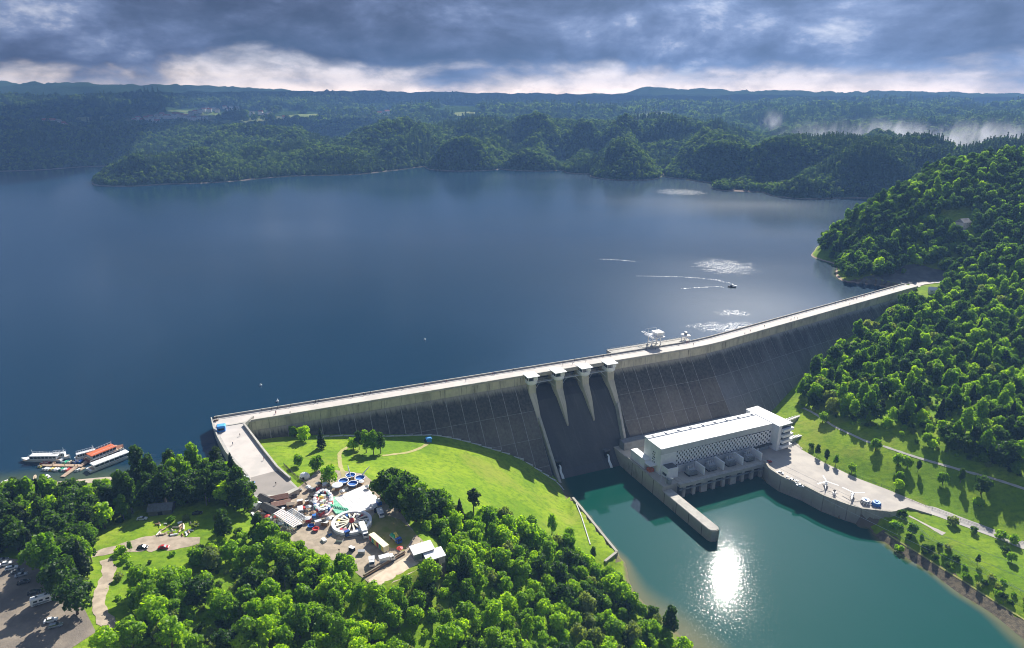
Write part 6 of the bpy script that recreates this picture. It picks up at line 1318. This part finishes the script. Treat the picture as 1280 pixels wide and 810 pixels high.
# ------------------------------------------------------------------ yard machines
def helicopter(u, v, rz, rot, nb, label):
    o = thing('helicopter', label, 'helicopter', P(u, v, -43.95), R(rz), 'helicopters parked in the paved yard'); n = 12
    def el(x, b, z0, z1): return [(x, b * math.cos(2 * math.pi * i / n), (z0 + z1) / 2 + (z1 - z0) / 2 * math.sin(2 * math.pi * i / n)) for i in range(n)]
    MB().loft([el(3.6, .1, 1.1, 1.3), el(3.2, .75, .75, 1.8), el(2.0, 1.05, .6, 2.5), el(0, 1.1, .6, 2.9), el(-1.6, .8, .9, 2.9), el(-2.6, .35, 1.6, 2.6)]).build('fuselage', PAINT['white'], o, smooth=True, local=True)
    MB().loft([el(-2.4, .36, 1.7, 2.5), el(-7.6, .16, 2.0, 2.35)]).build('tail_boom', PAINT['white'], o, local=True); MB().hexa([(-8.0, -.06, 2.1), (-7.0, -.06, 2.1), (-7.0, .06, 2.1), (-8.0, .06, 2.1), (-8.6, -.05, 3.8), (-7.9, -.05, 3.8), (-7.9, .05, 3.8), (-8.6, .05, 3.8)]).build('tail_fin', PAINT['white'], o, local=True)
    MB().loft([el(3.35, .55, 1.25, 1.9), el(2.2, .98, 1.3, 2.46), el(1.3, 1.07, 1.5, 2.6)]).build('windscreen', M_glass, o, smooth=True, local=True)
    MB().tube([(0, 0, 2.8), (0, 0, 3.7)], .28, 8).build('rotor_mast', M_steel, o, local=True)
    for k in range(nb):
        a = R(rot) + 2 * math.pi * k / nb; d_ = Vector((math.cos(a), math.sin(a), 0)); q = Vector((-d_.y, d_.x, 0)) * .28; p0 = d_ * .2 + Vector((0, 0, 3.62)); p1 = d_ * 7.2 + Vector((0, 0, 3.35)); h = Vector((0, 0, .1)); MB().hexa([p0 - q, p1 - q, p1 + q, p0 + q, p0 - q + h, p1 - q + h, p1 + q + h, p0 + q + h]).build('rotor_blade', PAINT['white'], o, local=True)
    for k in range(2): a = .6 + k * math.pi / 2; MB().box(-8.05 - .9 * abs(math.cos(a)), -8.05 + .9 * abs(math.cos(a)), .14, .2, 3.3 - .9 * abs(math.sin(a)) - .05, 3.3 + .9 * abs(math.sin(a))).build('tail_rotor', M_steel, o, local=True)
    for x, y in ((2.2, 0), (-.6, 1.1), (-.6, -1.1)): g = MB().tube([(x, y - .12, .32), (x, y + .12, .32)], .32, 10).build('wheel', M_tyre, o, local=True); MB().tube([(x, y, .32), (x, y * .6, 1.0)], .09, 5).build('strut', M_steel, g, local=True)
    return o
helicopter(1032, 608, 62, 20, 3, 'white helicopter nearer the power station in the paved yard'); helicopter(1065, 622, 58, 62, 3, 'white helicopter nearer the road end of the paved yard')
st = thing('yard_stand', 'small dark-topped stand between the two helicopters', 'stand', P(1042.5, 618, -43.95)); MB().taper(-.9, .9, -.6, .6, 0, 1.2, .2, .2, .1).build('base', M_white, st, local=True); MB().tube([(0, 0, 1.1), (0, 0, 2.6)], .35, 8).build('post', M_steel, st, local=True); MB().disc((0, 0), .8, 2.5, 2.9, 12).build('cap', M_dark, st, local=True); MB().box(-1.6, 1.6, -.1, .1, 1.7, 1.9).build('cross_arm', M_white, st, local=True)
for k, (u, v, c, lab) in enumerate([(1081.5, 629, M_white, 'round white-collared turbine wheel with blue hub in the yard'), (1095, 632, M_blue, 'round blue turbine wheel nearest the road in the yard')]):
    o = thing('turbine_wheel', lab, 'turbine wheel', P(u, v, -43.95)); n = 20
    MB().loft([[(r * math.cos(2 * math.pi * i / n), r * math.sin(2 * math.pi * i / n), z) for i in range(n)] for r, z in ((1.5, 0), (2.4, .5), (2.5, 1.6), (2.1, 2.3), (1.7, 2.4))]).build('casing', c if k else M_steel, o, local=True)
    MB().ring((0, 0), 1.55, 2.2, 2.2, 2.6, 20).build('crown_ring', mat('pale_blue', (.2, .42, .7), (.15, .35, .6), .5) if k else M_white, o, local=True); MB().tube([(0, 0, 1.0), (0, 0, 3.0)], [1.0, .7], 12).build('hub', M_blue, o, local=True)
    for i in range(10): a = 2 * math.pi * i / 10; MB().hexa([(2.0 * math.cos(a), 2.0 * math.sin(a), .2), (2.9 * math.cos(a), 2.9 * math.sin(a), .2), (2.9 * math.cos(a + .12), 2.9 * math.sin(a + .12), .2), (2.0 * math.cos(a + .12), 2.0 * math.sin(a + .12), .2), (2.0 * math.cos(a + .3), 2.0 * math.sin(a + .3), 2.2), (2.6 * math.cos(a + .3), 2.6 * math.sin(a + .3), 2.0), (2.6 * math.cos(a + .42), 2.6 * math.sin(a + .42), 2.0), (2.0 * math.cos(a + .42), 2.0 * math.sin(a + .42), 2.2)]).build('blade', c, o, local=True)
# concrete wing walls and stairs beside the end tower
for u, v, rz, L, lab, z in [(990, 526, 38, 22, 'pale stepped concrete ramp behind the end tower', -40), (994, 549, 30, 16, 'grey wedge-shaped retaining wall beside the yard entrance', -43)]:
    o = thing('retaining_wall', lab, 'wall', P(u, v, z), R(rz)); MB().hexa([(-L / 2, -2.4, -5), (L / 2, -2.4, -5), (L / 2, 2.4, -5), (-L / 2, 2.4, -5), (-L / 2, -1.9, 3.0), (L / 2, -.8, 1.2), (L / 2, .8, 1.2), (-L / 2, 1.9, 3.0)]).build('wall', M_conc if z > -42 else M_steel, o, local=True)
    for k in range(5): MB().box(-L / 2 + 1 + k * L / 6, -L / 2 + 2.2 + k * L / 6, -2.1 + k * .2, 2.1 - k * .2, 2.9 - k * .32, 3.3 - k * .32).build('coping_stone', M_fence, o, local=True)

# ------------------------------------------------------------------ people on the crest
def person_mesh():
    me = bpy.data.meshes.new('p_'); J = [(0, 0, .95), (0, 0, 1.2), (0, 0, 1.45), (0, 0, 1.56), (0, .02, 1.70), (-.1, 0, .9), (-.12, .05, .5), (-.12, -.02, .06), (-.12, .12, .03), (.1, 0, .9), (.12, -.08, .5), (.12, -.14, .06), (.12, -.02, .03), (-.2, 0, 1.42), (-.27, .02, 1.14), (-.27, .1, .9), (.2, 0, 1.42), (.27, -.02, 1.14), (.27, .06, .9)]
    E_ = [(0, 1), (1, 2), (2, 3), (3, 4), (0, 5), (5, 6), (6, 7), (7, 8), (0, 9), (9, 10), (10, 11), (11, 12), (2, 13), (13, 14), (14, 15), (2, 16), (16, 17), (17, 18)]
    rad = [.15, .14, .15, .055, .105, .1, .07, .05, .04, .1, .07, .05, .04, .07, .05, .035, .07, .05, .035]
    me.from_pydata(J, E_, []); o = bpy.data.objects.new('p_', me); col.objects.link(o); m = o.modifiers.new('s', 'SKIN')
    for v, r in zip(me.skin_vertices[0].data, rad): v.radius = (r, r)
    me.skin_vertices[0].data[0].use_root = True; o.modifiers.new('u', 'SUBSURF').levels = 1
    bpy.context.view_layer.update(); dg = bpy.context.evaluated_depsgraph_get(); out = bpy.data.meshes.new_from_object(o.evaluated_get(dg)); out.name = 'person'; bpy.data.objects.remove(o); return out
PMESH = person_mesh(); CLOTH = [mat('clothes_dark', (.03, .03, .045), (.08, .06, .06), .9, 3), mat('clothes_red', (.4, .06, .05), (.1, .1, .15), .9, 1.2), mat('clothes_blue', (.06, .1, .25), (.05, .05, .06), .9, 1.2), mat('clothes_pale', (.5, .45, .42), (.1, .1, .12), .9, 1.2)]
PCOL = ['dark', 'red', 'blue', 'pale']; pm_ = []
for m_ in CLOTH: q = PMESH.copy(); q.materials.clear(); q.materials.append(m_); pm_.append(q)
SECT = [(8, 60, 'by the dam corner', 10), (60, 195, 'on the crest between corner and spillway', 14), (200, 270, 'on the crest above the spillway', 6), (270, 360, 'on the crest beside the crane platform', 6), (365, 520, 'on the straight far part of the crest', 10), (520, 640, 'near the wooded far end of the crest', 22)]
g_ = random.Random(12)
for s0, s1, wh, n in SECT:
    for k in range(n):
        s = g_.uniform(s0, s1); d = g_.choice([g_.uniform(.8, 2.4), g_.uniform(3, 11.5), g_.uniform(1.0, 2.2)]); c = g_.choice([0, 0, 0, 1, 2, 3]); p = D(s, d, CREST + (.16 if d < 2.6 else .02))
        o = link('person', pm_[c], None); o.location = p; o.rotation_euler = (0, 0, g_.uniform(0, 6.28)); o.scale = (1.08, 1.08, 1.05); tag(o, 'tiny person in %s clothes walking %s' % (PCOL[c], wh), 'person', 'people in %s clothes %s' % (PCOL[c], wh))
for u, v, w in [(372, 628, 0), (400, 652, 2), (424, 690, 0), (418, 664, 1), (388, 648, 3), (300, 545, 0), (291, 556, 2), (330, 575, 1), (345, 606, 0)]:
    z = 6.05 if (u < 350 and v < 610) else 3.1; o = link('person', pm_[w], None); o.location = P(u, v, z); tag(o, 'tiny person in %s clothes %s' % (PCOL[w], 'on the ramp' if z > 5 else 'in the fairground yard'), 'person', 'people in %s clothes %s' % (PCOL[w], 'on the ramp' if z > 5 else 'in the fairground'))

# ------------------------------------------------------------------ houses
def house(p, rz, L, W, h, wallm, roofm, label, group=None, s=1.0, name='house'):
    o = thing(name, label, 'house', p, R(rz), group); o.scale = (s, s, s); MB().box(-L / 2, L / 2, -W / 2, W / 2, -3, h).build('wall', wallm, o, local=True)
    MB().add([(-L / 2 - .5, -W / 2 - .6, h - .2), (L / 2 + .5, -W / 2 - .6, h - .2), (L / 2 + .5, W / 2 + .6, h - .2), (-L / 2 - .5, W / 2 + .6, h - .2), (-L / 2 - .5, 0, h + W * .42), (L / 2 + .5, 0, h + W * .42)], [(0, 1, 5, 4), (2, 3, 4, 5), (1, 2, 5), (3, 0, 4), (3, 2, 1, 0)]).build('roof', roofm, o, local=True); return o
def windows(o, L, W, n, z):
    for k in range(n):
        x = -L / 2 + (k + .5) * L / n; f = MB().box(x - .6, x + .6, -W / 2 - .08, -W / 2, z, z + 1.4).build('window', M_white, o, local=True); MB().box(x - .48, x + .48, -W / 2 - .1, -W / 2 - .06, z + .12, z + 1.28).build('pane', M_glass, f, local=True)
M_hw = mat('house_white', (.75, .74, .72), (.65, .63, .6), .8, .3); M_hr = mat('house_roof_red', (.36, .12, .08), (.3, .1, .07), .8, .5); M_hg = mat('house_roof_grey', (.3, .3, .31), (.24, .24, .25), .8, .5)
o = house(Pg(1203, 284), 25, 13, 9, 6, M_hw, M_hg, 'white house among the trees on the hill above the dam end'); windows(o, 13, 9, 3, 1.4); windows(o, 13, 9, 3, 3.9)
o = house(Pg(1169, 366), -15, 12, 6, 3.2, M_hw, M_roofw, 'small white building on the slope at the wooded end of the dam'); windows(o, 12, 6, 3, 1.2)
g_ = random.Random(31); VIL = [(168, 152), (173, 150), (178, 153), (183, 150), (188, 148), (193, 151), (197, 148), (203, 146), (209, 148), (215, 147), (221, 145), (227, 146), (233, 147), (239, 144), (236, 150), (244, 143), (250, 141), (255, 139), (259, 137), (262, 140), (268, 138), (272, 140), (281, 136), (285, 139), (289, 137), (293, 139), (297, 137), (243, 151), (249, 149), (256, 150), (197, 154), (315, 144), (326, 143), (331, 146), (337, 144), (356, 149), (475, 144), (480, 145), (484, 142), (83, 163), (80, 168), (92, 166), (62, 172), (70, 172), (76, 171)]
def Pf(px, py, lo=2600, hi=9000):
    a = (px - 640) / FPX; b = -(py - 405) / FPX; d = np.array((a, cp + b * sp, -sp + b * cp)); t = np.arange(lo, hi, 12.0); g = height(d[0] * t, d[1] * t); Z = CZ + d[2] * t; k = np.argmax(Z <= g + 4)
    if Z[k] > g[k] + 4: return None
    return Vector((d[0] * t[k], d[1] * t[k], g[k]))
for u, v in VIL:
    p = Pf(u, v)
    if p is None: continue
    big = 3.0 if u in (209, 221, 215) else 1.0; red = g_.random() < .5
    house(p + Vector((0, 0, 2)), g_.uniform(-30, 30), 24 * (2 if big > 1 else 1), 17, 14, M_hw, M_hr if red else M_hg, ('far white house with red roof in the hillside village' if red else 'far white house with grey roof in the hillside village') if u < 310 and u > 100 else ('far white house with red roof outside the village' if red else 'far white house with grey roof outside the village'), ('red-roofed' if red else 'grey-roofed') + (' village houses' if 100 < u < 310 else ' scattered houses'))
# lookout tower on the hill top
p = Pg(1251, 200); p.z = float(hz(p.x, p.y)); lt = thing('lookout_tower', 'dark slender lookout tower standing above the hilltop trees', 'tower', p); M_tw = mat('tower_dark', (.05, .055, .06), (.08, .08, .085), .7); HT2 = 34.0
for sx in (-1, 1):
    for sy in (-1, 1): MB().tube([(sx * 2.2, sy * 2.2, -1), (sx * 1.0, sy * 1.0, HT2)], .32, 5).build('leg', M_tw, lt, local=True)
m = MB()
for k in range(7):
    z0 = 2 + k * 4.5; a0 = 2.2 - 1.2 * z0 / HT2; a1 = 2.2 - 1.2 * (z0 + 4.5) / HT2
    for q, r_ in (((-1, -1), (1, -1)), ((1, -1), (1, 1)), ((1, 1), (-1, 1)), ((-1, 1), (-1, -1))): m.tube([(q[0] * a0, q[1] * a0, z0), (r_[0] * a1, r_[1] * a1, z0 + 4.5)], .14, 4)
m.build('lattice', M_tw, lt, local=True); MB().taper(-3.4, 3.4, -3.4, 3.4, HT2, HT2 + 2.6, -1, -1, -1).build('viewing_deck', M_tw, lt, local=True); MB().taper(-2.6, 2.6, -2.6, 2.6, HT2 + 2.6, HT2 + 5.4, .4, .4, .4).build('cabin', M_glass, lt, local=True); MB().taper(-4.4, 4.4, -4.4, 4.4, HT2 + 5.4, HT2 + 6.6, 2, 2, 2).build('roof', M_tw, lt, local=True); MB().tube([(0, 0, HT2 + 6.4), (0, 0, HT2 + 10)], .15, 5).build('antenna', M_tw, lt, local=True)
drape('rock_face', [Pg(*q) for q in [(1072, 350), (1095, 343), (1120, 333), (1150, 330), (1180, 338), (1192, 349), (1165, 352), (1130, 356), (1095, 359)]], mat('grey_rock', (.09, .095, .1), (.15, .145, .14), .95, .12, 1.0, .6, coords='World'), .35, 'dark bare rock face above the dam end')
# abutment road into the hill
band('abutment_road', [D(S_END - 1, 7, 0), *[tuple(Pg(*q)) for q in [(1150, 355), (1168, 353), (1190, 352)]]], [11, 7, 6, 5], M_road, .4, 'short road leaving the dam end into the wooded hill')
# ------------------------------------------------------------------ unseen clouds above the view, added to shade the far hills
def cloud(name, cx_, cy_, z, rx_, ry_, h, seed, label):
    n = 90; m_ = 26; g = random.Random(seed); V = []; F = []
    for j in range(m_ + 1):
        f = j / m_; ph = -math.pi / 2 + math.pi * f
        for i in range(n):
            a = 2 * math.pi * i / n; dx, dy = math.cos(ph) * math.cos(a), math.cos(ph) * math.sin(a); k = .55 + .9 * float(fbm(np.array([dx * 3.2 + 9 + seed]), np.array([dy * 3.2 + 5]), seed, 5)[0])
            zz = math.sin(ph); zz = zz * h if zz > 0 else zz * h * .18
            V.append((cx_ + rx_ * dx * k, cy_ + ry_ * dy * k, z + zz * (.5 + float(fbm(np.array([dx * 5 + 3.]), np.array([dy * 5.]), seed + 4, 4)[0]))))
    for j in range(m_):
        for i in range(n): F.append((j * n + i, j * n + (i + 1) % n, (j + 1) * n + (i + 1) % n, (j + 1) * n + i))
    me = bpy.data.meshes.new(name); me.from_pydata(V, [], F); me.polygons.foreach_set('use_smooth', [True] * len(F))
    cm = MATS.get('cloud_vapour')
    if cm is None:
        cm = bpy.data.materials.new('cloud_vapour'); cm.use_nodes = True; t = NT(cm.node_tree); t.n.clear(); out = t.new('ShaderNodeOutputMaterial'); df = t.new('ShaderNodeBsdfDiffuse'); tr = t.new('ShaderNodeBsdfTranslucent'); mx = t.new('ShaderNodeMixShader'); geo = t.new('ShaderNodeNewGeometry')
        cc = t.mix(t.rng(t.noise(geo.outputs['Position'], .0016, 6.0), .35, .65), (.10, .15, .27), (.24, .32, .50)); t.put(df.inputs[0], (.6, .63, .7)); t.put(tr.inputs[0], cc); mx.inputs[0].default_value = .65; t.l.new(df.outputs[0], mx.inputs[1]); t.l.new(tr.outputs[0], mx.inputs[2]); t.l.new(mx.outputs[0], out.inputs[0]); MATS['cloud_vapour'] = cm
    o = link(name, me, cm); tag(o, label, 'cloud', 'unseen clouds added for their shade'); return o
    o = link(name, me, mat('cloud_grey', (.55, .58, .64), (.45, .48, .55), 1.0, .0008, coords='World', spec=0)); tag(o, label, 'cloud', 'unseen clouds added for their shade'); return o
cloud('cloud', -1600, 4900, 1750, 1500, 1700, 420, 3, 'unseen grey storm cloud above the view, added to shade the hills beyond the lake')
cloud('cloud', 900, 8300, 1750, 5600, 1250, 380, 8, 'unseen wide storm cloud bank above the view, added to shade the farthest ridges')
# ------------------------------------------------------------------ mist rising from the wet woods
def mist(px, py, t_, rx_, ry_, rz_, dens, label, seed):
    a = (px - 640) / FPX; b = -(py - 405) / FPX; c = Vector((a * t_, (cp + b * sp) * t_, CZ + (-sp + b * cp) * t_)); n = 20; V = []; rings = []
    for j in range(11):
        ph = -math.pi / 2 + math.pi * j / 10; rings.append([(rx_ * max(.02, math.cos(ph)) * math.cos(2 * math.pi * i / n), ry_ * max(.02, math.cos(ph)) * math.sin(2 * math.pi * i / n), rz_ * math.sin(ph)) for i in range(n)])
    m = bpy.data.materials.new('mist_air'); m.use_nodes = True; t = NT(m.node_tree); t.n.clear(); out = t.new('ShaderNodeOutputMaterial'); v = t.new('ShaderNodeVolumePrincipled')
    tc = t.new('ShaderNodeTexCoord'); p = tc.outputs['Object']; x, y, z = t.sep(p)
    r = t.math('SQRT', t.math('ADD', t.math('ADD', t.math('POWER', t.math('DIVIDE', x, rx_), 2.0), t.math('POWER', t.math('DIVIDE', y, ry_), 2.0)), t.math('POWER', t.math('DIVIDE', z, rz_), 2.0)))
    nz = t.noise(t.comb(t.math('MULTIPLY_ADD', x, 1.0, seed * 97.0), y, t.math('MULTIPLY', z, .5)), 1.0 / 75, 5.0, .66, 1.2)
    f = t.math('MULTIPLY', t.rng(nz, .49, .66), t.math('MULTIPLY', t.rng(r, 1.0, .3), t.rng(z, rz_ * .9, -rz_ * .6)))
    t.put(v.inputs['Density'], t.math('MULTIPLY', f, dens)); v.inputs['Color'].default_value = (.93, .95, 1, 1); v.inputs['Anisotropy'].default_value = .2; t.l.new(v.outputs[0], out.inputs['Volume'])
    o = MB().loft(rings).build('mist', m); o.location = c; tag(o, label, None, kind='stuff'); return o
mist(1080, 172, 2250, 330, 150, 90, .034, 'bank of white mist lying behind the wooded point', 1)
mist(1225, 178, 1900, 260, 120, 90, .034, 'bank of white mist behind the hilltop tower', 2)
mist(965, 149, 2700, 60, 50, 60, .03, 'small plume of mist rising from the woods', 3)
mist(822, 146, 3000, 130, 60, 44, .02, 'low wisp of mist in the far valley', 4)
mist(1090, 226, 1500, 50, 40, 28, .011, 'thin wisp of mist at the wooded point', 5)
mist(1175, 186, 1750, 120, 70, 64, .03, 'torn wisp of mist above the valley', 6)
# ------------------------------------------------------------------ air
hb = MB().box(-9000, 9000, -400, 8800, -130, 400).build('haze', None)
HAZE = 1.05e-4
def haze_mat():
    m = bpy.data.materials.new('haze_air'); m.use_nodes = True; t = NT(m.node_tree); t.n.clear(); out = t.new('ShaderNodeOutputMaterial'); v = t.new('ShaderNodeVolumePrincipled')
    v.inputs['Color'].default_value = (0.22, 0.44, 0.88, 1); v.inputs['Density'].default_value = HAZE; v.inputs['Anisotropy'].default_value = 0.0
    t.l.new(v.outputs[0], out.inputs['Volume']); return m
hb.data.materials.append(haze_mat()); tag(hb, 'thin blue haze over the lake and hills', None, kind='stuff')
